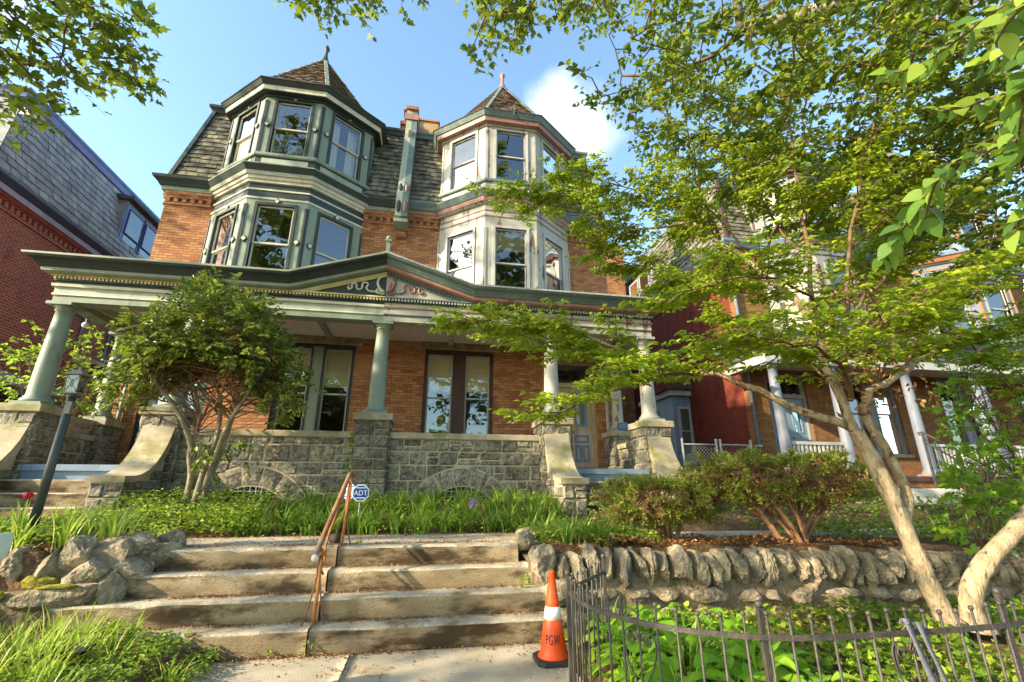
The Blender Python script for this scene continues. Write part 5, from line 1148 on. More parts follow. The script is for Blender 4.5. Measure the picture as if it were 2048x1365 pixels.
# carved stone planter on the left porch parapet, blue pot at the right rear column
q = MB(); px_ = -7.14
prof = [(0.11, 2.505), (0.13, 2.53), (0.12, 2.56), (0.17, 2.66), (0.21, 2.76), (0.215, 2.80), (0.19, 2.80), (0.17, 2.72)]
n = 28; vs = []
for r, z in prof:
    for j in range(n):
        a = 2*PI*j/n; k = (abs(math.cos(a))**4+abs(math.sin(a))**4)**(-0.25); vs.append((px_+r*0.8*k*math.cos(a), 10.95+(r+0.28)*k*math.sin(a), z))
q.add(vs, [(i_*n+j, i_*n+(j+1) % n, (i_+1)*n+(j+1) % n, (i_+1)*n+j) for i_ in range(len(prof)-1) for j in range(n)]+[tuple(range(n))[::-1]], M_['planter'], True)
for k in range(5):
    y = 10.6+k*0.17; q.tube([(px_+0.165+0.02*math.sin(a*0.5), y+0.055*math.cos(a)*(1-a/16), 2.66+0.055*math.sin(a)*(1-a/16)) for a in [i_*0.5 for i_ in range(22)]], 0.011, M_['planter'], 5)
tag(q.build('planter', loc=(px_, 10.95, 2.505)), 'carved oblong stone planter on the left porch parapet', 'planter')
q = MB(); q.lathe((4.97, 11.33, 0), [(0.10, 2.862), (0.13, 2.88), (0.15, 2.96), (0.15, 3.04), (0.13, 3.06), (0.12, 3.03), (0.1, 2.95)], M_['blue'], 14); tag(q.build('flower_pot', loc=(4.97, 11.33, 2.862)), 'small blue pot at the foot of the right rear porch column', 'pot')
q = MB(); q.lathe((-2.45, 11.2, 0), [(0.10, 1.83), (0.16, 1.9), (0.19, 2.2), (0.22, 2.52), (0.20, 2.55), (0.16, 2.5)], M_['terracotta'], 16); q.box(-2.75, -2.1, 11.1, 11.14, 2.56, 2.6, M_['terracotta']); tag(q.build('flower_pot', loc=(-2.45, 11.2, 1.83)), 'terracotta pot on the porch in front of the green framed window', 'pot')
# wall lantern beside the cream door
q = MB(); q.box(2.98, 3.06, 11.9, 12.0, 3.28, 3.42, M_['bronze']); q.lathe((3.02, 11.84, 0), [(0.02, 3.2), (0.05, 3.24), (0.06, 3.4), (0.03, 3.46), (0.005, 3.48)], M_['signwhite'], 10); tag(q.build('wall_lantern', loc=(3.02, 11.9, 3.3)), 'small white globe wall light beside the beige and blue door', 'wall light')
q = MB(); q.box(-7.235, -7.205, 10.5, 10.53, 4.72, 4.87, M_['bronze']); q.sphere((-7.22, 10.515, 4.70), 0.06, M_['signwhite'], 8); tag(q.build('porch_light', loc=(-7.22, 10.52, 4.4)), 'round white globe light under the left porch eave', 'porch light')

# torn black plastic lying in the grass at the lower left
q = MB(); n = 9; vs = []
for j in range(n):
    for i in range(n):
        u = i/(n-1)-0.5; v = j/(n-1)-0.5; vs.append((-2.62+u*0.5+0.04*noise.noise(Vector((u*6, v*6, 1))), 4.35+v*0.3+0.05*noise.noise(Vector((u*6, v*6, 7))), 0.27+0.10*noise.noise(Vector((u*5, v*5, 3)))+0.05*noise.noise(Vector((u*13, v*13, 4)))))
q.add(vs, [(j*n+i, j*n+i+1, (j+1)*n+i+1, (j+1)*n+i) for j in range(n-1) for i in range(n-1) if (i*7+j*3) % 11], M_['rubber'], True)
tag(q.build('plastic_sheet', loc=(-2.62, 4.35, 0.25), recalc=False), 'crumpled black plastic sheet lying in the long grass', 'plastic sheet')
# ================================================================== foliage helpers
HEXO = [(0.0, 0.0), (0.28, 0.42), (0.62, 0.40), (1.0, 0.0), (0.62, -0.40), (0.28, -0.42)]
LOBE = [(0.0, 0.0), (0.05, 0.30), (0.30, 0.55), (0.36, 0.28), (0.62, 0.42), (0.66, 0.16), (1.0, 0.0), (0.66, -0.16), (0.62, -0.42), (0.36, -0.28), (0.30, -0.55), (0.05, -0.30)]
def nrm(a): return a/np.maximum(np.linalg.norm(a, axis=1, keepdims=True), 1e-9)
class Leaves:
    def __init__(self): self.P = []; self.D = []; self.N = []; self.L = []; self.Wd = []
    def add(self, p, d, n, l, w): self.P.append(tuple(p)); self.D.append(tuple(d)); self.N.append(tuple(n)); self.L.append(l); self.Wd.append(w)
    def build(self, name, mat, parent=None, loc=None, outline=HEXO, fold=0.30, droop=0.16, kind=None):
        P = np.array(self.P, float); D = nrm(np.array(self.D, float)); N = np.array(self.N, float); L = np.array(self.L)[:, None]; W_ = np.array(self.Wd)[:, None]
        Sd = nrm(np.cross(D, N)); N = nrm(np.cross(Sd, D)); org = ORG[parent.name] if parent else Vector(loc or (0, 0, 0))
        P = P-np.array(org[:]); k = len(outline); n = len(P); V = np.zeros((n, k, 3))
        for i, (u, v) in enumerate(outline): V[:, i] = P+D*L*u+Sd*W_*v+N*(abs(v)*W_*fold*2-droop*L*u*u)
        idx = np.arange(n)[:, None]*k
        if k == 6: F = np.concatenate([idx+np.array([[0, 1, 2, 3]]), idx+np.array([[0, 3, 4, 5]])], 1).reshape(-1, 4); fl = 4
        else: F = idx+np.arange(k)[None, :]; fl = k
        me = bpy.data.meshes.new(name); nf = len(F)
        me.vertices.add(n*k); me.vertices.foreach_set('co', V.reshape(-1).astype(np.float32))
        me.loops.add(nf*fl); me.loops.foreach_set('vertex_index', F.reshape(-1).astype(np.int32))
        me.polygons.add(nf); me.polygons.foreach_set('loop_start', (np.arange(nf)*fl).astype(np.int32)); me.polygons.foreach_set('loop_total', np.full(nf, fl, np.int32))
        me.materials.append(mat); me.update(calc_edges=True); me.validate()
        o = link(name, me, parent, loc)
        if kind: o['kind'] = kind
        return o
RV = random.Random(42)
def rdir(flat=1.0): 
    a = RV.uniform(0, 2*PI); z = RV.uniform(-1, 1)*flat; r = math.sqrt(max(0, 1-z*z)); return Vector((r*math.cos(a), r*math.sin(a), z))
def upish(j=0.5): return Vector((RV.gauss(0, j), RV.gauss(0, j), 1)).normalized()
def at(poly, f):
    Ls = [(b-a).length for a, b in zip(poly, poly[1:])]; t = f*sum(Ls)
    for a, b, l in zip(poly, poly[1:], Ls):
        if t <= l: return a.lerp(b, t/l), (b-a).normalized()
        t -= l
    return poly[-1].copy(), (poly[-1]-poly[-2]).normalized()
def plen(poly): return sum((b-a).length for a, b in zip(poly, poly[1:]))
def spray(lv, br, p, d, length, nl, ll, mat, r=0.004, flat=0.35, jit=0.5, up=0.45, ratio=0.55):
    """one leafy twig: thin stem with leaves in pairs"""
    q1 = p+d*length*0.5+rdir()*length*0.08; q2 = p+d*length+rdir()*length*0.12-Vector((0, 0, length*0.08))
    if br is not None: br.tube([p, q1, q2], [r, r*0.7, r*0.4], mat, 3, cap=False)
    for i in range(nl):
        f = (i+0.6)/nl; c = p.lerp(q1, f*2) if f < 0.5 else q1.lerp(q2, f*2-1)
        side = d.cross(Vector((0, 0, 1)));
        if side.length < 0.1: side = rdir(0.2)
        side.normalize(); s = 1 if i % 2 else -1
        dd = (d*RV.uniform(0.2, 0.9)+side*s*RV.uniform(0.4, 1.0)+Vector((0, 0, RV.uniform(-flat, flat*0.6)))).normalized()
        l = ll*RV.choice((RV.uniform(0.42, 0.8), RV.uniform(0.75, 1.2), RV.uniform(0.95, 1.38))); lv.add(c, dd, upish(up), l, l*ratio*RV.uniform(0.75, 1.2))

# ================================================================== the dogwood in the fenced bed
LIMBS = {
    'A': [(5.18, 4.35, 0.15), (5.02, 4.35, 0.67), (4.95, 4.4, 1.25), (4.87, 4.45, 1.67), (4.78, 4.5, 2.04)],
    'B': [(5.0, 4.38, 1.1), (5.25, 4.5, 1.38), (5.25, 4.6, 1.82), (5.1, 4.6, 2.13), (5.04, 4.6, 2.31)],
    'C': [(5.36, 4.25, 0.13), (5.36, 4.2, 0.42), (5.52, 4.1, 0.72), (6.01, 4.0, 1.11), (6.63, 3.9, 1.65), (7.04, 3.8, 2.57), (7.42, 3.8, 3.82)],
    'L1': [(4.78, 4.5, 2.04), (4.34, 4.5, 2.17), (3.96, 4.6, 2.39), (3.56, 4.7, 2.6), (3.13, 4.8, 2.74), (2.72, 5.0, 2.78), (2.38, 5.2, 3.05), (1.79, 5.35, 3.31), (1.1, 5.5, 3.46), (0.2, 5.6, 3.49)],
    'L1b': [(3.13, 4.8, 2.74), (2.56, 4.6, 2.61), (2.03, 4.5, 2.44), (1.58, 4.5, 2.29), (1.23, 4.6, 2.1)],
    'L1c': [(2.72, 5.0, 2.78), (2.44, 5.5, 3.0), (1.81, 5.9, 3.26), (0.94, 6.2, 3.65)],
    'L2': [(4.75, 4.5, 2.08), (4.69, 4.55, 2.58), (4.8, 4.7, 3.33), (4.67, 4.85, 3.79), (4.29, 5.0, 4.31), (3.97, 5.2, 4.82), (3.58, 5.4, 5.15), (2.88, 5.6, 5.11), (2.06, 5.9, 5.56), (1.0, 6.2, 5.81)],
    'L2b': [(4.29, 5.0, 4.31), (4.02, 5.2, 5.16), (3.63, 5.5, 5.75), (2.8, 5.8, 6.04), (1.91, 6.1, 6.54)],
    'L2c': [(4.67, 4.85, 3.79), (4.24, 5.3, 4.1), (3.74, 5.7, 4.41), (3.08, 6.1, 4.8), (2.46, 6.4, 5.17)],
    'L3': [(4.8, 4.7, 3.33), (4.78, 4.6, 4.26), (4.87, 4.6, 5.35), (5.02, 4.6, 6.77), (5.35, 4.5, 8.32)],
    'L3b': [(3.97, 5.2, 4.82), (3.75, 5.2, 5.81), (3.62, 5.1, 6.82), (3.53, 5.0, 7.89)],
    'L4': [(4.83, 4.6, 2.42), (4.77, 4.3, 3.31), (4.85, 4.1, 4.14), (5.13, 3.9, 5.24), (5.52, 3.7, 6.47), (6.13, 3.5, 8.17)],
    'L5': [(4.97, 4.55, 2.24), (5.11, 4.5, 2.53), (5.71, 4.6, 2.76), (6.45, 4.8, 3.11), (7.58, 5.0, 3.45), (8.99, 5.2, 3.93), (10.7, 5.4, 4.48)],
    'L5b': [(5.71, 4.6, 2.76), (6.2, 4.5, 3.48), (6.66, 4.4, 4.04), (7.42, 4.3, 4.66), (8.44, 4.2, 5.36)],
    'L6': [(4.8, 4.5, 2.4), (4.39, 4.1, 2.64), (3.83, 3.8, 2.74), (3.21, 3.6, 2.7), (2.62, 3.5, 2.73)],
    'L7': [(4.86, 4.5, 2.64), (4.56, 3.9, 2.87), (4.46, 3.5, 3.0), (4.68, 3.3, 3.14)],
    'L8': [(4.77, 4.3, 3.31), (5.8, 4.6, 4.06), (6.72, 4.8, 4.71), (8.03, 5.0, 5.67), (9.72, 5.2, 6.94)],
    'L9': [(4.69, 4.55, 2.58), (4.64, 4.9, 3.12), (4.46, 5.3, 3.59), (4.07, 5.7, 3.87)],
    'L10': [(4.78, 4.6, 4.26), (4.51, 4.8, 5.04), (4.35, 4.9, 5.93), (4.39, 5.0, 7.24)],
    'L11': [(4.85, 4.1, 4.14), (5.52, 4.1, 4.7), (6.25, 4.1, 5.56), (6.92, 4.0, 6.7)],
    'L12': [(7.58, 5.0, 3.45), (7.54, 4.8, 2.96), (7.77, 4.7, 2.67)],
    'L13': [(5.04, 4.6, 2.31), (6.25, 5.2, 3.07), (7.34, 5.7, 3.92), (8.56, 6.1, 5.0)],
    'L15': [(4.75, 4.65, 4.58), (5.78, 4.9, 5.25), (7.07, 5.1, 5.9), (8.86, 5.3, 6.9)],
    'L16': [(4.29, 5.0, 4.31), (4.54, 4.7, 4.82), (5.07, 4.5, 5.22), (5.81, 4.4, 6.0)],
    'L17': [(4.78, 4.4, 2.97), (4.9, 4.0, 3.21), (5.5, 3.9, 3.58), (6.41, 3.9, 3.91)],
    'L18': [(4.94, 4.7, 3.61), (3.99, 4.3, 3.77), (3.19, 4.2, 3.65), (2.55, 4.3, 3.4)],
    'L14': [(4.8, 4.7, 3.33), (5.93, 5.2, 4.04), (6.97, 5.6, 4.99), (8.38, 5.9, 6.52)],
}
dw = thing('dogwood_tree', 'spreading dogwood with two leaning pale trunks and tiers of bright leaves over the fence', 'tree', (5.2, 4.35, 0.1))
RAD = {'A': (0.090, 0.075), 'B': (0.058, 0.045), 'C': (0.102, 0.06), 'L1': (0.055, 0.008), 'L2': (0.06, 0.008), 'L5': (0.05, 0.012), 'L3': (0.035, 0.008), 'L4': (0.035, 0.008), 'L6': (0.03, 0.006), 'L8': (0.025, 0.007)}
q = MB(); polys = {}
for k, pts in LIMBS.items():
    P = cat([(p[0], p[1], p[2]) for p in pts], 12 if k in 'ABC' else 5)
    r0, r1 = RAD.get(k, (0.02, 0.006)); n_ = len(P)
    if k not in 'ABC': P = [P[0]]+[p+Vector((noise.noise(p*3.1), noise.noise(p*3.1+Vector((9, 0, 0))), noise.noise(p*3.1+Vector((0, 9, 0)))))*0.07 for p in P[1:]]
    polys[k] = P
    rad = [(r0+(r1-r0)*(i/(n_-1))**0.8)*(1+0.08*noise.noise(p*5)) for i, p in enumerate(P)]
    if k in 'ABC':
        rad = [r*(1+0.16*noise.noise(p*6.5)+0.10*noise.noise(p*15)) for r, p in zip(rad, P)]
    if k in 'AC': rad[0] *= 1.75; rad[1] *= 1.35; rad[2] *= 1.14
    q.tube(P, rad, M_['bark'] if k in ('A', 'B', 'C', 'L1', 'L2', 'L5') else M_['twig'], 14 if k in 'ABC' else 7)
q.build('trunk', dw, recalc=False)
br = MB(); lv = Leaves()
for k, P in polys.items():
    if k in ('A', 'B'): continue
    Lp = plen(P); f = 0.62 if k == 'C' else (0.32 if k in ('L1', 'L2', 'L5', 'L4', 'L3') else 0.22)
    while f < 1.0:
        p, d = at(P, f); hd = Vector((d.x, d.y, 0));
        if hd.length < 0.15: hd = rdir(0)
        hd.normalize(); sg = RV.choice((-1, 1)); a = sg*RV.uniform(0.5, 1.5); d2 = Vector((hd.x*math.cos(a)-hd.y*math.sin(a), hd.x*math.sin(a)+hd.y*math.cos(a), RV.uniform(-0.05, 0.28)+max(0, d.z)*0.25)).normalized()
        ln = RV.uniform(0.35, 0.95)*(1.15-0.45*f); s = [p]
        for j in range(4): s.append(s[-1]+(d2+rdir()*0.22).normalized()*ln/4)
        br.tube(s, [0.009, 0.007, 0.006, 0.004, 0.003], M_['twig'], 4, cap=False)
        for j in range(1, 5):
            for _ in range(3):
                a = RV.uniform(0.2, 1.5)*RV.choice((-1, 1)); dd = Vector((d2.x*math.cos(a)-d2.y*math.sin(a), d2.x*math.sin(a)+d2.y*math.cos(a), RV.uniform(-0.15, 0.2))).normalized()
                spray(lv, br, s[j], dd, RV.uniform(0.10, 0.26), RV.randint(5, 7), 0.074, M_['twig'], 0.0028)
        f += RV.uniform(0.055, 0.09)/Lp
br.build('branches', dw, recalc=False); lv.build('leaves', M_['l_dog'], dw, droop=0.18)
dl = Leaves()
for c, n_, s in (((4.78, 4.62, 3.36), 90, 0.14), ((5.25, 4.5, 3.2), 90, 0.16), ((5.35, 4.6, 3.75), 120, 0.17), ((4.98, 4.45, 2.55), 90, 0.2), ((4.95, 4.4, 2.85), 110, 0.2), ((6.05, 4.6, 2.55), 30, 0.12)):
    for _ in range(n_): p = Vector(c)+Vector((RV.gauss(0, s), RV.gauss(0, s*0.7), RV.gauss(0, s*1.2))); dl.add(p, rdir(), rdir(), RV.uniform(0.05, 0.085), RV.uniform(0.03, 0.05))
dl.build('dead_leaves', M_['l_litter'], dw, fold=0.4, droop=0.3)

# ================================================================== street trees: trunks outside the frame, branches reaching in
def camdir(u, v):
    f = 918.0; x = (u-1024)/f; y = -(v-682.5)/f; cp, sp = math.cos(R(PITCH)), math.sin(R(PITCH)); fw = cp-y*sp; upz = sp+y*cp; c, s = math.cos(R(YAW)), math.sin(R(YAW))
    return Vector((x*c+fw*s, -x*s+fw*c, upz)).normalized()
def inpoly(u, v, P):
    r = False; j = len(P)-1
    for i in range(len(P)):
        if (P[i][1] > v) != (P[j][1] > v) and u < (P[j][0]-P[i][0])*(v-P[i][1])/(P[j][1]-P[i][1])+P[i][0]: r = not r
        j = i
    return r
def crown_points(poly, n, d0, d1):
    us = [p[0] for p in poly]; vs = [p[1] for p in poly]; o = []
    while len(o) < n:
        u = RV.uniform(min(us), max(us)); v = RV.uniform(min(vs), max(vs))
        if inpoly(u, v, poly): o.append(Vector((0, 0, CAM_H))+camdir(u, v)*RV.uniform(d0, d1))
    return o
def leafy_mass(t, centres, anchors, nl, ll, mat, outline, spread=0.3, bark=None, r=0.012, connect=True):
    br = MB(); lv = Leaves(); bark = bark or M_['twig']; pool = [Vector(a) for a in anchors]
    for c in sorted(centres, key=lambda c: min((c-a).length for a in pool)):
        a = min(pool, key=lambda a: (a-c).length+max(0, (a.z-c.z))*0.3)
        if connect:
            m1 = a.lerp(c, 0.5)+rdir()*(c-a).length*0.10+Vector((0, 0, (c-a).length*0.06)); br.tube([a, m1, c], [r, r*0.75, r*0.5], bark, 4, cap=False); pool.append(c); pool.append(m1)
        d = (c-a).normalized() if (c-a).length > 1e-3 else rdir()
        for _ in range(max(1, nl//6)):
            dd = (d*0.5+rdir(0.6)).normalized(); spray(lv, br if connect else None, c+rdir()*0.05, dd, spread*RV.uniform(0.6, 1.3), 6, ll, bark, 0.004, flat=0.6, up=0.7, ratio=0.75)
    if connect: br.build('branches', t, recalc=False)
    lv.build('leaves', mat, t, outline=outline, droop=0.15)
sr = thing('street_tree', 'plane tree reaching in from the upper right with a mottled grey limb', 'tree', (9.5, 0.5, 0.0), 'street trees overhanging the garden')
q = MB(); q.tube([(9.5, 0.5, 0), (9.4, 0.6, 2.5), (9.2, 0.8, 5.0), (8.6, 1.3, 6.6), (7.6, 2.2, 7.5), (6.4, 3.2, 7.95), (5.9, 3.55, 8.02), (5.34, 4.04, 8.12), (4.95, 4.35, 8.22), (4.60, 4.64, 8.30)], [0.38, 0.32, 0.27, 0.22, 0.17, 0.13, 0.12, 0.115, 0.105, 0.10], M_['plane_bark'], 14)
q.tube([(4.66, 4.62, 8.28), (4.46, 4.58, 8.42), (4.38, 4.48, 8.58), (4.2, 4.26, 8.85), (4.0, 4.0, 9.6)], [0.09, 0.075, 0.07, 0.065, 0.05], M_['plane_bark'], 10)
q.tube([(4.6, 4.62, 8.3), (4.2, 5.0, 8.1), (3.6, 5.4, 8.0), (2.9, 5.6, 8.1)], [0.05, 0.035, 0.028, 0.02], M_['twig'], 7)
q.tube([(9.2, 0.8, 5.0), (8.8, 2.4, 6.2), (8.3, 3.8, 6.6), (7.4, 4.8, 6.9)], [0.14, 0.09, 0.06, 0.03], M_['plane_bark'], 8)
q.build('trunk', sr, recalc=False)
cp = crown_points([(1160, -80), (1135, 40), (1165, 180), (1200, 300), (1260, 410), (1420, 440), (1560, 460), (1750, 430), (1950, 480), (2120, 520), (2150, -80)], 400, 7.2, 10.0)
leafy_mass(sr, cp, [(4.6, 4.6, 8.3), (5.9, 3.55, 8.0), (7.6, 2.2, 7.5), (3.6, 5.4, 8.0), (2.9, 5.6, 8.1), (8.3, 3.8, 6.6), (7.4, 4.8, 6.9)], 24, 0.098, M_['l_plane'], HEXO, spread=0.36)
sl_ = thing('street_tree', 'plane tree reaching in at the upper left and along the top edge', 'tree', (-7.5, -1.0, 0.0), 'street trees overhanging the garden')
q = MB(); q.tube([(-7.5, -1.0, 0), (-7.4, -0.8, 3), (-7.0, 0.2, 5.5), (-6.4, 1.6, 7.0), (-5.6, 3.2, 7.4), (-5.0, 4.2, 7.0)], [0.36, 0.3, 0.24, 0.16, 0.08, 0.03], M_['plane_bark'], 12)
q.tube([(-7.0, 0.2, 5.5), (-5.0, 1.0, 8.5), (-3.4, 2.4, 9.4), (-1.8, 3.6, 9.3), (0.0, 4.2, 9.2), (1.2, 4.3, 9.0)], [0.2, 0.13, 0.09, 0.06, 0.04, 0.02], M_['plane_bark'], 10); q.build('trunk', sl_, recalc=False)
cp = crown_points([(-120, -80), (230, -80), (250, 20), (320, 100), (285, 190), (190, 150), (120, 200), (95, 250), (-120, 260)], 74, 6.6, 8.2)
cp += crown_points([(535, -60), (840, -60), (828, 10), (700, 22), (620, 45), (560, 30)], 26, 7.6, 9.0) + crown_points([(880, -60), (1150, -60), (1130, 30), (1020, 80), (950, 105), (900, 60)], 40, 7.6, 9.0)
for _ in range(120): cp.append(Vector((RV.uniform(-10, -4.6), RV.uniform(-3.5, 2.0), RV.uniform(7.0, 10.5))))
leafy_mass(sl_, cp, [(-5.6, 3.2, 7.4), (-5.0, 4.2, 7.0), (-3.4, 2.4, 9.4), (-1.8, 3.6, 9.3), (0, 4.2, 9.2), (1.2, 4.3, 9.0), (-6.4, 1.6, 7.0)], 18, 0.115, M_['l_plane'], LOBE, spread=0.34)
# a third street tree further down the pavement: it throws the dappled shade across the porch
sf = thing('street_tree', 'tall street tree outside the left edge whose crown throws dappled shade on the porch', 'tree', (-19, 0.5, 0), 'street trees overhanging the garden')
q = MB(); q.tube([(-19, 0.5, 0), (-18.9, 0.6, 4), (-18.6, 0.4, 8), (-18.8, 0.2, 12)], [0.4, 0.33, 0.25, 0.1], M_['plane_bark'], 10); q.build('trunk', sf, recalc=False)
cp = []
while len(cp) < 210:
    p = Vector((RV.uniform(-1, 1), RV.uniform(-1, 1), RV.uniform(-1, 1)))
    if p.length < 1 and p.length > 0.35: cp.append(Vector((-19+p.x*3.2, 0.4+p.y*5.0, 12.0+p.z*5.0)))
while len(cp) < 325:
    p = Vector((RV.uniform(-1, 1), RV.uniform(-1, 1), RV.uniform(-1, 1)))
    if 0.2 < p.length < 1: cp.append(Vector((-20+p.x*3.0, 4.6+p.y*3.6, 17.5+p.z*4.5)))
leafy_mass(sf, cp, [(-18.6, 0.4, 8), (-18.8, 0.2, 12)], 12, 0.26, M_['l_plane'], HEXO, spread=0.6, r=0.02)
# tall trees across the street, seen mirrored in the window panes
tb = thing('street_tree', 'leftmost of four tall trees across the street, mirrored in the windows', 'tree', (-15, -15, 0), 'trees across the street')
q = MB(); q.tube([(-15, -15, 0), (-14.9, -15, 6), (-15.1, -14.8, 16), (-15, -15, 32)], [0.5, 0.42, 0.3, 0.08], M_['plane_bark'], 10); q.build('trunk', tb, recalc=False)
cp = []
while len(cp) < 330:
    p = rdir()*RV.uniform(0.3, 1.0)**0.6; cp.append(Vector((-15+p.x*5.2, -15+p.y*4.0, 20+p.z*15)))
leafy_mass(tb, cp, [(-14.9, -15, 6), (-15.1, -14.8, 16), (-15, -15, 32)], 12, 0.6, M_['l_plane'], HEXO, spread=1.0, r=0.03)
for x, y, w_ in ((-6.5, -16, 'second from the left'), (3.0, -15.5, 'third from the left'), (12.5, -16.5, 'rightmost')): copy_tree(tb, (x, y, 0), RV.uniform(0, 6), w_+' of four tall trees across the street, mirrored in the windows')
# close branch with large leaves
nb = thing('leafy_branch', 'close hanging branch with large glossy oval leaves at the right edge', 'branch', (1.15, 0.45, 2.4))
br = MB(); lv = Leaves()
TW = [[(2160, -60, 1.55), (2010, 10, 1.5), (1930, 70, 1.5), (1840, 130, 1.5), (1760, 152, 1.5)], [(2160, 20, 1.45), (2060, 120, 1.4), (2040, 260, 1.38), (2010, 330, 1.36)], [(2150, 150, 1.4), (2000, 190, 1.4), (1930, 215, 1.42), (1860, 225, 1.45)],
      [(2150, 240, 1.42), (2010, 290, 1.4), (1900, 330, 1.4), (1850, 390, 1.42), (1820, 440, 1.44), (1760, 520, 1.46)], [(2140, -60, 1.3), (2030, 30, 1.3), (1990, 90, 1.3)], [(2140, 60, 1.5), (2040, 90, 1.5), (1960, 130, 1.5)], [(2150, 330, 1.5), (2060, 400, 1.5), (2030, 480, 1.5)], [(2140, 190, 1.6), (2070, 230, 1.6), (2010, 250, 1.6)], [(1900, 330, 1.4), (1870, 370, 1.38), (1850, 440, 1.4)]]
for tw in TW:
    P = cat([tuple(Vector((0, 0, CAM_H))+camdir(u, v)*d) for u, v, d in tw], 5); br.tube(P, [0.0035-0.002*i/(len(P)-1) for i in range(len(P))], M_['twig'], 5)
    L_ = plen(P); f = 0.12; i = 0
    while f < 1.0:
        p, d = at(P, f); side = d.cross(Vector((0, 0, 1))).normalized()
        for s in (-1, 1):
            dd = (d*0.45+side*s*0.8+Vector((0, 0, RV.uniform(-0.7, 0.1)))+rdir()*0.25).normalized(); l = RV.uniform(0.032, 0.058); lv.add(p, dd, (rdir()*0.7+Vector((0, -0.4, 0.7))), l, l*0.62)
        f += 0.021/L_
br.build('twigs', nb, recalc=False)
OV = [(0.0, 0.0), (0.08, 0.16), (0.22, 0.36), (0.42, 0.47), (0.62, 0.42), (0.82, 0.24), (1.0, 0.0), (0.82, -0.24), (0.62, -0.42), (0.42, -0.47), (0.22, -0.36), (0.08, -0.16)]
lv.build('leaves', M_['l_near'], nb, outline=OV, fold=0.22, droop=0.25)

# ================================================================== camellia grown as a small tree, left
ct = thing('camellia_tree', 'round dark glossy evergreen grown as a small multi-stemmed tree in front of the left porch', 'tree', (-3.6, 8.45, 1.15))
q = MB(); C0 = Vector((-3.66, 8.25, 3.80)); RX = Vector((1.46, 0.90, 1.0)); tips = []
stems = [[(-3.74, 8.5, 1.1), (-3.72, 8.48, 1.6), (-3.80, 8.45, 2.0), (-3.74, 8.42, 2.5), (-3.95, 8.4, 3.1), (-4.3, 8.35, 3.6)], [(-3.58, 8.42, 1.1), (-3.52, 8.42, 1.7), (-3.42, 8.4, 2.2), (-3.46, 8.38, 2.8), (-3.7, 8.35, 3.4), (-3.8, 8.3, 4.0)], [(-3.52, 8.55, 1.1), (-3.44, 8.52, 1.6), (-3.34, 8.5, 2.1), (-3.25, 8.5, 2.7), (-3.1, 8.45, 3.3), (-3.0, 8.4, 3.8)], [(-3.48, 8.45, 1.4), (-3.35, 8.35, 2.0), (-3.2, 8.25, 2.5), (-2.9, 8.15, 3.1), (-2.75, 8.1, 3.5)], [(-3.72, 8.48, 1.9), (-3.95, 8.3, 2.5), (-4.4, 8.15, 3.1), (-4.7, 8.1, 3.5)]]
nodes = []
for s in stems:
    P = cat(s, 5); q.tube(P, [0.048-0.03*i/(len(P)-1) for i in range(len(P))], M_['greybark'], 9); nodes += P[len(P)//2:]
q.build('trunk', ct, recalc=False)
br = MB(); lv = Leaves(); cs = []
while len(cs) < 1350:
    p = rdir(); 
    r = RV.uniform(0.55, 1.02)*(1+0.34*noise.noise(p*2.4)+0.12*noise.noise(p*6))
    c = C0+Vector((p.x*RX.x, p.y*RX.y, p.z*RX.z))*r
    low = 3.42-0.85*min(1.1, abs(c.x-C0.x)/1.3)**2
    if c.z < low: c.z = low+RV.uniform(0, 0.35)
    c.z -= 0.62*min(1.2, abs(c.x-C0.x)/1.3)**2-0.05
    if c.y > 9.0: c.y = 9.0-RV.random()*0.2
    cs.append(c)
for i in range(30): cs.append(Vector((-2.55+RV.uniform(-0.25, 0.22), 8.2+RV.uniform(-.3, .3), 2.85+RV.uniform(-0.35, 0.5))))
for i in range(14): cs.append(Vector((-3.25+RV.uniform(-0.35, 0.45), 8.3+RV.uniform(-.2, .1), 1.95+RV.uniform(-0.35, 0.25))))
for c in cs:
    a = min(RV.sample(nodes, 12), key=lambda a: (a-c).length+max(0, a.z-c.z)*2)
    m1 = a.lerp(c, 0.45)+Vector((RV.gauss(0, 0.06), RV.gauss(0, 0.05), -0.02+RV.gauss(0, 0.05)))
    if RV.random() < 0.30: br.tube([a, m1, c], [0.011, 0.008, 0.004], M_['twig'], 4, cap=False)
    dr = (c-C0); dr = Vector((dr.x/RX.x, dr.y/RX.y, dr.z/RX.z)).normalized()
    for _ in range(2): spray(lv, None, c, (dr+rdir()*0.6).normalized(), 0.16, 6, 0.09, M_['twig'], flat=0.5, up=0.8, ratio=0.52)
for _ in range(110):
    a = RV.choice(nodes); e = C0+Vector((RV.uniform(-1, 1)*RX.x*0.9, RV.uniform(-1, 1)*RX.y*0.8, RV.uniform(-0.95, 0.2)*RX.z)); m1 = a.lerp(e, 0.5)+rdir()*0.1; br.tube([a, m1, e], [0.014, 0.009, 0.004], M_['yewbark'], 4, cap=False)
br.build('branches', ct, recalc=False); lv.build('leaves', M_['l_cam'], ct, fold=0.3)

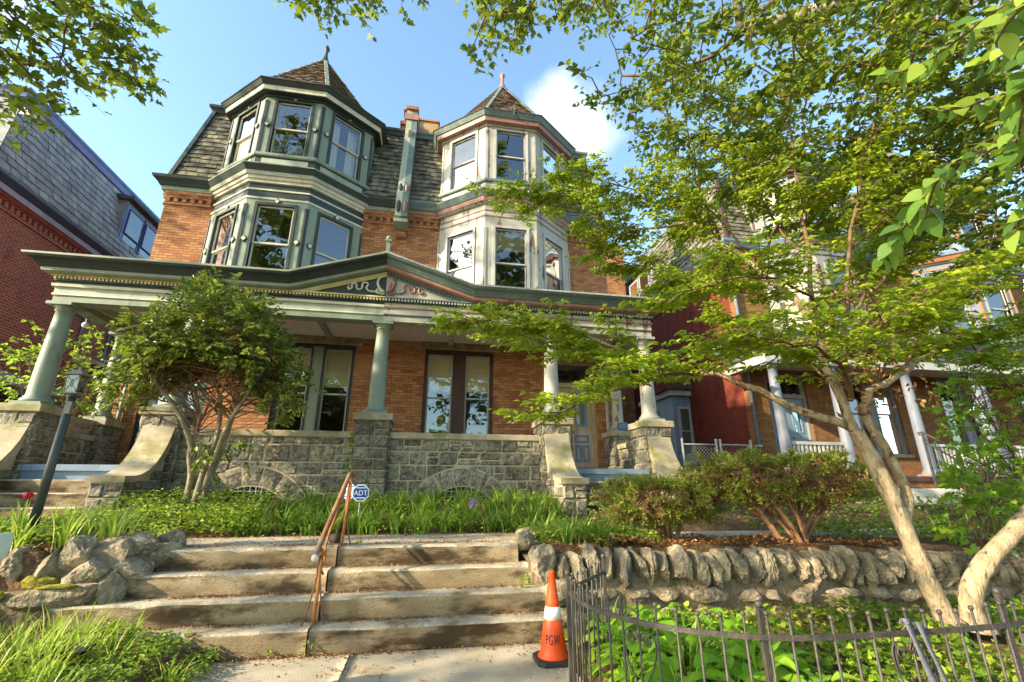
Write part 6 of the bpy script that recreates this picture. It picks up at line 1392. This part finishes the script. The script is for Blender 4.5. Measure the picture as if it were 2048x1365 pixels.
# ================================================================== yews, right
def yew(label, base, C, RX, ncl, nst, brown):
    t = thing('yew_shrub', label, 'shrub', base, 'clipped yews by the path')
    q = MB(); lv = Leaves(); lb = Leaves(); nodes = []; C = Vector(C); B = Vector(base)
    for i in range(nst):
        a = 2*PI*i/nst+RV.uniform(-.3, .3); e = C+Vector((math.cos(a)*RX[0]*0.72, math.sin(a)*RX[1]*0.6, RV.uniform(-0.05, 0.2))); b0 = B+Vector((RV.gauss(0, 0.10), RV.gauss(0, 0.08), -0.05))
        P = cat([tuple(b0), tuple(b0.lerp(e, 0.3)+Vector((0, 0, 0.08))), tuple(b0.lerp(e, 0.62)+Vector((RV.gauss(0, .05), RV.gauss(0, .05), 0.02))), tuple(e)], 5)
        q.tube(P, [0.034-0.025*k/(len(P)-1) for k in range(len(P))], M_['yewbark'], 7); nodes += P[6:]
    for k in range(ncl):
        p = rdir(); r = RV.uniform(0.72, 1.05)*(1+0.38*noise.noise(p*2.9+C)); c = C+Vector((p.x*RX[0], p.y*RX[1], min(max(p.z, -0.5), 0.7)*RX[2]))*r
        a = min(RV.sample(nodes, min(10, len(nodes))), key=lambda a: (a-c).length)
        if RV.random() < 0.5: q.tube([a, a.lerp(c, 0.5)+rdir()*0.06, c], [0.009, 0.006, 0.003], M_['yewbark'], 4, cap=False)
        dead = RV.random() < (brown if p.z < 0.35 else 0.08)
        for _ in range(3):
            d = (p+rdir()*0.9+Vector((0, 0, 0.25))).normalized(); L = lb if dead else lv; n_ = 9; ln = RV.uniform(0.07, 0.13)
            for j in range(n_):
                s = d.cross(rdir()).normalized(); L.add(c+d*ln*j/n_, (d*0.7+s).normalized(), d.cross(s)+rdir()*0.3, RV.uniform(0.034, 0.052), 0.014)
    for _ in range(40):
        a = RV.choice(nodes); e = a+(rdir()+Vector((0, 0, -0.1))).normalized()*RV.uniform(0.15, 0.4); q.tube([a, a.lerp(e, 0.5)+rdir()*0.05, e], [0.008, 0.005, 0.002], M_['yewbark'], 4, cap=False)
    q.build('stems', t, recalc=False); lv.build('needles', M_['l_yew'], t); 
    if brown: lb.build('dead_needles', M_['l_yewbrown'], t)
yew('smaller ragged yew with green tips beside the cheek wall of the right porch steps', (3.42, 6.5, 0.72), (3.30, 6.45, 1.22), (0.86, 0.5, 0.38), 760, 9, 0.22)
yew('larger flat-topped yew with bare reddish stems and brown patches beside the dogwood trunk', (4.98, 5.92, 0.66), (5.10, 6.1, 1.54), (1.40, 0.62, 0.44), 1250, 14, 0.3)

# ================================================================== other shrubs
def shrub(name, label, C, RX, n, ll, mat, outline=HEXO, base=None, spread=0.2, cat_='shrub', zmin=-1.0):
    C = Vector(C); B = Vector(base or (C.x, C.y, ground_h(C.x, C.y) if abs(C.x) < 60 else 1)); t = thing(name, label, cat_, tuple(B)); br = MB(); lv = Leaves(); nodes = []
    for i in range(8):
        a = 2*PI*i/8+RV.uniform(-.3, .3); e = C+Vector((math.cos(a)*RX[0]*0.6, math.sin(a)*RX[1]*0.6, RV.uniform(-0.1, 0.4)*RX[2])); P = cat([tuple(B+rdir(0)*0.08), tuple(B.lerp(e, 0.5)+Vector((RV.gauss(0, .08), RV.gauss(0, .08), 0.1))), tuple(e)], 5)
        br.tube(P, [0.02-0.013*k/(len(P)-1) for k in range(len(P))], M_['twig'], 6); nodes += P[4:]
    for _ in range(n):
        p = rdir(); c = C+Vector((p.x*RX[0], p.y*RX[1], max(p.z, zmin)*RX[2]))*RV.uniform(0.45, 1.03)*(1+0.2*noise.noise(p*2.5+C)); a = min(RV.sample(nodes, 8), key=lambda a: (a-c).length)
        if RV.random() < 0.4: br.tube([a, a.lerp(c, 0.5)+rdir()*0.08, c], [0.008, 0.006, 0.003], M_['twig'], 4, cap=False)
        spray(lv, None, c, (p+rdir()*0.7).normalized(), spread, 6, ll, M_['twig'], flat=0.5, up=0.7, ratio=0.8)
    br.build('branches', t, recalc=False); lv.build('leaves', mat, t, outline=outline, droop=0.2); return t
shrub('leafy_bush', 'bright green bush between the left porch and the red brick side wall', (-8.9, 12.6, 3.7), (1.0, 1.3, 1.75), 330, 0.085, M_['l_shrub'], base=(-8.9, 12.6, 1.2))
shrub('maple_shrub', 'tall loose shrub with lobed leaves at the right edge behind the dogwood', (9.5, 6.0, 2.7), (1.45, 0.7, 1.6), 420, 0.095, M_['l_shrub'], LOBE, base=(9.7, 6.1, 0.5))
shrub('boxwood_shrub', 'dark leafy box shrub beside the pale stone steps', (12.3, 8.6, 1.75), (0.95, 0.6, 0.85), 300, 0.05, M_['l_cam'], base=(12.3, 8.6, 0.7))
shrub('maple_sapling', 'low sapling with broad bright lobed leaves at the right edge behind the fieldstone wall', (7.9, 5.75, 1.15), (0.75, 0.35, 0.55), 60, 0.13, M_['l_shrub'], LOBE, base=(7.9, 5.8, 0.45), spread=0.25)

# ================================================================== strap-leaved clumps
def blades(lv_mesh, B, n, h, spread, w, lean=0.8, seed=0):
    rr = random.Random(seed); vs = []; fs = []
    for _ in range(n):
        a = rr.uniform(0, 2*PI); r0 = abs(rr.gauss(0, spread)); p = Vector((B[0]+r0*math.cos(a), B[1]+r0*math.sin(a), B[2]-0.02)); hh = h*rr.uniform(0.6, 1.15); le = lean*rr.uniform(0.35, 1.2); a += rr.gauss(0, 0.5)
        dx, dy = math.cos(a), math.sin(a); b = len(vs); K = 5; ww = w*rr.uniform(0.7, 1.2)
        for k in range(K+1):
            f = k/K; ang = le*f*1.35; 
            x = hh*(math.sin(ang*0.5)**1.0)*f*1.0; z = hh*(f-0.42*le*f**2.6)
            c = p+Vector((dx*x, dy*x, z)); wk = ww*(1-f**2.2)*0.5+0.0006
            vs += [c+Vector((-dy, dx, 0))*wk, c-Vector((-dy, dx, 0))*wk]
        fs += [(b+2*k, b+2*k+1, b+2*k+3, b+2*k+2) for k in range(K)]
    lv_mesh.add(vs, fs, M_['l_grass'] if lv_mesh.gm is None else lv_mesh.gm, True)
class GB(MB):
    def __init__(self, gm=None): super().__init__(); self.gm = gm
def clump_protos(h, n, spread, w, gm, k=3, lean=0.9):
    o = []
    for i in range(k):
        g = GB(gm); blades(g, (0, 0, 0), n, h, spread, w, lean, 900+i+int(h*100)); me_o = g.build('proto', None, (0, 0, 0), recalc=False); o.append(me_o.data); bpy.data.objects.remove(me_o)
    return o
def plant(protos, name, label, cat_, group, x, y, sc=1.0, z=None):
    o = bpy.data.objects.new(name, RV.choice(protos)); COL.objects.link(o); o.location = (x, y, (ground_h(x, y) if z is None else z)-0.01); o.rotation_euler = (0, 0, RV.uniform(0, 6.28)); o.scale = (sc, sc, sc*RV.uniform(0.9, 1.12)); return tag(o, label, cat_, group)
LP = clump_protos(0.54, 60, 0.08, 0.022, M_['l_grass'], k=4, lean=1.5)
i = 0
for row, (y, x0_, x1_) in enumerate(((7.5, -2.6, 2.2), (7.85, -2.8, 2.4), (8.3, -2.3, 2.5), (8.8, -1.9, 2.5))):
    x = x0_
    while x < x1_:
        plant(LP, 'liriope_clump', 'arching strap-leaved green clump in the bed along the stone porch wall', 'plant', 'strap-leaved clumps along the porch wall', x+RV.uniform(-.08, .08), y+RV.uniform(-.12, .12), RV.uniform(0.8, 1.1)); x += RV.uniform(0.27, 0.38); i += 1
for x, y in ((1.55, 6.3), (1.75, 5.95), (1.95, 6.4), (2.2, 6.05), (2.45, 6.5), (1.9, 6.75), (2.3, 6.8), (2.6, 6.2), (1.65, 6.7)): plant(LP, 'liriope_clump', 'arching strap-leaved clump spilling over the fieldstone wall right of the steps', 'plant', 'strap-leaved clumps above the right wall', x, y, RV.uniform(0.75, 1.0))
DP = clump_protos(0.46, 30, 0.09, 0.022, M_['l_lawn'], lean=0.75)
for x, y in ((-3.5, 5.75), (-3.65, 6.1), (-4.05, 5.55), (-4.15, 6.0), (-4.5, 5.7), (-3.3, 6.05), (-4.7, 6.15), (-4.9, 5.7), (-3.95, 6.3), (-5.3, 5.9), (-4.45, 6.4), (-3.4, 5.5), (-3.75, 5.45), (-4.3, 5.35), (-3.15, 5.8), (-4.7, 5.4)): plant(DP, 'daffodil_clump', 'clump of broad green bulb leaves around the foot of the lamp post', 'plant', 'bulb leaf clumps by the lamp post', x, y, RV.uniform(0.8, 1.15), z=0.87)
for x, y, s in ((2.16, 3.9, 1.15), (2.26, 3.75, 1.0), (2.05, 4.1, 1.0), (1.75, 4.6, 0.9), (1.95, 4.75, 0.8)): plant(LP, 'grass_clump', 'upright narrow-leaved clump among the hostas inside the iron fence', 'plant', 'narrow-leaved clumps inside the fence', x, y, s)
for x, y in ((8.3, 6.6), (8.0, 6.9), (9.0, 7.3)): plant(DP, 'iris_clump', 'dark sword-leaved clump in the ivy below the pale stone steps', 'plant', 'sword-leaved clumps in the ivy', x, y, 0.9)
# hostas
def hosta_proto(seed):
    rr = random.Random(seed); q = MB()
    for i in range(15):
        a = i*2.4+rr.uniform(-.3, .3); el = 0.35+0.9*(i/15); L = rr.uniform(0.16, 0.25); hz = 0.10+0.20*(i/15); st = Vector((math.cos(a)*0.07, math.sin(a)*0.07, hz)); d = Vector((math.cos(a)*math.cos(el*0.6), math.sin(a)*math.cos(el*0.6), math.sin(el*0.6)*0.7)); s = d.cross(Vector((0, 0, 1))).normalized(); nn = s.cross(d).normalized(); vs = []; K = 7; tw = rr.uniform(-.3, .3)
        for k in range(K+1):
            f = k/K; w_ = 0.30*L*2.0*(math.sin(PI*min(1, f*0.92+0.08))**0.8)*(1-f*0.35)+0.002; c = st+d*L*f-Vector((0, 0, 1))*L*0.42*f*f
            for m_, u in enumerate((-1, -0.5, 0, 0.5, 1)): vs.append(c+s*w_*0.5*u+nn*(abs(u)*w_*0.22+0.004*math.sin(k*2+u*9)+tw*u*w_*0.2))
        q.add(vs, [(k*5+m_, k*5+m_+1, k*5+m_+6, k*5+m_+5) for k in range(K) for m_ in range(4)], M_['l_hosta'], True); q.tube([Vector((0, 0, 0)), st*0.6, st], 0.005, M_['l_hosta'], 4, cap=False)
    o = q.build('proto', None, (0, 0, 0), recalc=False); me = o.data; bpy.data.objects.remove(o); return me
HP = [hosta_proto(s) for s in (1, 2, 3)]
for x, y, s in ((1.42, 3.35, 1.1), (1.62, 3.05, 1.15), (1.9, 3.0, 1.2), (1.55, 3.75, 1.1), (1.85, 3.45, 1.3), (2.2, 3.1, 1.2), (1.6, 4.25, 1.0), (1.9, 4.15, 1.2), (2.35, 3.45, 1.15), (2.45, 3.95, 1.1), (2.5, 3.0, 1.0), (2.25, 4.55, 1.1), (2.75, 4.25, 1.0), (2.7, 3.55, 0.9), (1.3, 2.95, 0.9)):
    plant(HP, 'hosta', 'broad-leaved bright green hosta inside the curved iron fence', 'plant', 'hostas inside the iron fence', x, y, s)

# ================================================================== uncountable ground cover
def scatter(name, n, sample, ll, mat, hgt=(0.02, 0.12), outline=HEXO, up=0.5, ratio=0.8, kind='stuff', flat=0.3):
    lv = Leaves(); k = 0
    while k < n:
        x, y, dz = sample()
        if x is None: continue
        z = ground_h(x, y)+dz+RV.uniform(*hgt); l = ll*RV.uniform(0.6, 1.25); lv.add((x, y, z), rdir(flat), upish(up), l, l*ratio); k += 1
    return lv.build(name, mat, None, (0, 0, 0), outline=outline, kind=kind)
def patch(x0, x1, y0, y1, dens=0.0, dz=0.0, sc=1.4):
    def f():
        x = RV.uniform(x0, x1); y = RV.uniform(y0, y1); nv_ = noise.noise(Vector((x*sc, y*sc, 3)))
        if nv_ < dens: return None, None, None
        return x, y, dz+0.14*max(0, nv_)
    return f
scatter('ground_cover', 3600, patch(-5.0, 2.6, 7.2, 9.5, -0.2, 0.03), 0.045, M_['l_cover'], (0.02, 0.16))
scatter('ground_cover', 4200, patch(-4.7, -2.4, 7.1, 8.6, -0.4, 0.08), 0.05, M_['l_cover'], (0.02, 0.28))
scatter('ivy', 8000, patch(2.4, 7.6, 2.75, 5.05, -0.4, 0.02), 0.06, M_['l_ivy'], (0.02, 0.16), LOBE, ratio=1.0)
scatter('ivy', 1500, patch(1.3, 2.8, 2.8, 5.0, -0.2, 0.0), 0.05, M_['l_ivy'], (0.02, 0.12), LOBE, ratio=1.0)
scatter('ivy', 5200, patch(5.6, 12.5, 5.9, 9.0, -0.35, 0.03), 0.065, M_['l_ivy'], (0.02, 0.24), LOBE, ratio=1.0)
scatter('ground_cover', 1500, patch(1.3, 3.2, 5.75, 6.95, -0.2, 0.02), 0.04, M_['l_cover'], (0.02, 0.14))
scatter('ground_cover', 4200, patch(-2.75, -1.62, 3.2, 5.05, -0.45, 0.0, 2.2), 0.036, M_['l_cover'], (0.01, 0.12))
scatter('ground_cover', 4200, patch(-5.5, -3.05, 5.35, 7.0, -0.6, 0.04), 0.045, M_['l_cover'], (0.02, 0.18))
g = GB(M_['l_lawn']); 
for k in range(260):
    x = RV.uniform(-4.6, -1.75); y = RV.uniform(2.7, 5.0)
    if x > -2.35 and y > 3.6 and RV.random() < 0.85: continue
    blades(g, (x, y, ground_h(x, y)), 18, RV.uniform(0.22, 0.46), 0.06, 0.013, 0.9, 3000+k)
tag(g.build('long_grass', recalc=False), kind='stuff')
# trailing dry stems in the creeping patch, and weeds
g = MB()
for k in range(90):
    x = RV.uniform(-2.8, -1.6); y = RV.uniform(3.3, 5.0); z = ground_h(x, y)+0.03; P = [Vector((x, y, z))]
    d = rdir(0.1)
    for j in range(5): d = (d+rdir(0.5)*0.8).normalized(); P.append(P[-1]+d*0.06+Vector((0, 0, 0.012-0.006*j)))
    g.tube(P, [0.003, 0.003, 0.0025, 0.002, 0.002, 0.0015], M_['greybark'] if k % 2 else M_['yewbark'], 4, cap=False)
tag(g.build('dry_stems', recalc=False), kind='stuff')
# leaf litter: step corners, walks, soil strip
def litter_steps():
    i = RV.randint(0, 4); x = RV.uniform(-2.9, 1.2); y = 5.0+0.272*i-abs(RV.gauss(0, 0.05))-0.01; zt = 0.2*i
    if noise.noise(Vector((x*1.3, i*5.0, 1))) < -0.05 and RV.random() < 0.7: return None, None, None
    return x, y, zt-ground_h(x, y)+0.004
scatter('leaf_litter', 4600, litter_steps, 0.022, M_['l_litter'], (0.0, 0.012), up=0.5)
def litter_walk():
    x = RV.uniform(-2.4, 1.25); y = RV.uniform(2.0, 5.0); e = min(abs(x+0.58), abs(x-1.25), abs(x+2.4), 5.0-y)
    if RV.random() > math.exp(-e*5)+0.04: return None, None, None
    return x, y, 0.006-ground_h(x, y)
scatter('leaf_litter', 700, litter_walk, 0.026, M_['l_litter'], (0.0, 0.01))
scatter('leaf_litter', 3200, patch(1.5, 6.5, 5.6, 6.95, -0.6, 0.0), 0.045, M_['l_litter'], (0.0, 0.04), up=0.8)
scatter('leaf_litter', 900, patch(-4.6, -3.0, 5.35, 6.2, -0.5, 0.0), 0.045, M_['l_litter'], (0.0, 0.05), up=0.8)
def litter_path():
    x = RV.uniform(-3.4, 1.4); y = RV.choice((RV.uniform(7.05, 7.3), RV.uniform(5.9, 7.3))); return x, y, 0.80-ground_h(x, y)
scatter('leaf_litter', 900, litter_path, 0.026, M_['l_litter'], (0.0, 0.012))
# flowers
t = thing('tulip', 'single red tulip among the bulb leaves left of the lamp post', 'flower', (-4.05, 5.85, 1.0)); q = MB(); q.tube([(-4.05, 5.85, 0.98), (-4.06, 5.84, 1.2), (-4.05, 5.83, 1.32)], 0.006, M_['l_grass'], 6); q.build('stem', t, recalc=False)
q = MB()
for k in range(6):
    a = k*PI/3; rr_ = 0.030 if k % 2 else 0.034; vs = []
    for f, w_ in ((0, 0.012), (0.35, 0.03), (0.7, 0.03), (1.0, 0.006)):
        r = rr_*math.sin(PI*min(0.8, 0.15+f*0.7)); c = Vector((-4.05+math.cos(a)*r, 5.83+math.sin(a)*r, 1.315+0.068*f)); s = Vector((-math.sin(a), math.cos(a), 0)); vs += [c-s*w_, c+Vector((math.cos(a), math.sin(a), 0))*0.007, c+s*w_]
    q.add(vs, [(3*i_+j, 3*i_+j+1, 3*i_+j+4, 3*i_+j+3) for i_ in range(3) for j in range(2)], M_['tulip'], True)
q.build('petals', t, recalc=False)
t = thing('iris_flower', 'single lilac iris flower in the strap-leaved bed below the right basement arch', 'flower', (0.72, 7.42, 0.85)); q = MB(); q.tube([(0.72, 7.42, 0.8), (0.73, 7.42, 1.18)], 0.006, M_['l_grass'], 6); q.build('stem', t, recalc=False)
lv = Leaves()
for k in range(14): lv.add((0.73, 7.42, 1.19+0.03*(k % 3)), (math.cos(k*1.3), math.sin(k*1.3), -0.5 if k % 2 else 0.9), (0, 0, 1), 0.085, 0.06)
lv.build('petals', M_['iris'], t, droop=0.3)

# weeds in the joints of the steps, ivy strand on the porch wall
def weed(label, c, n, h, ll, mat):
    lv = Leaves()
    for k in range(n):
        a = RV.uniform(0, 6.28); z = RV.uniform(0.0, h); lv.add((c[0]+0.25*h*math.cos(a), c[1]-abs(0.25*h*math.sin(a)), c[2]+z), (math.cos(a), math.sin(a)-0.3, RV.uniform(0.1, 0.9)), upish(0.5), ll*RV.uniform(0.6, 1.2), ll*0.6)
    tag(lv.build('weed', mat, None, c), label, 'weed')
weed('small weed growing at the foot of the joint in the bottom step', (-0.95, 4.985, 0.0), 16, 0.10, 0.035, M_['l_cover'])
weed('tiny weed at the left foot of the bottom step', (-1.28, 4.985, 0.0), 10, 0.06, 0.035, M_['l_ivy'])
weed('tuft of weeds in the corner between the third step and the right wall', (1.12, 5.42, 0.40), 60, 0.12, 0.04, M_['l_lawn'])
weed('low yellowish weed on the path beside the upper rail post', (-0.72, 6.0, 0.80), 26, 0.06, 0.03, M_['l_lawn'])
lv = Leaves()
for k in range(46):
    z = RV.uniform(1.5, 2.5); lv.add((-1.47+RV.gauss(0, 0.03), 9.56, z), (RV.gauss(0, 1), -0.4, -0.8), (0, -1, 0.3), 0.055, 0.05)
tag(lv.build('ivy_strand', M_['l_ivy'], None, (-1.47, 9.56, 1.3), outline=LOBE), 'thin strand of ivy climbing the stone pier of the porch', 'ivy')
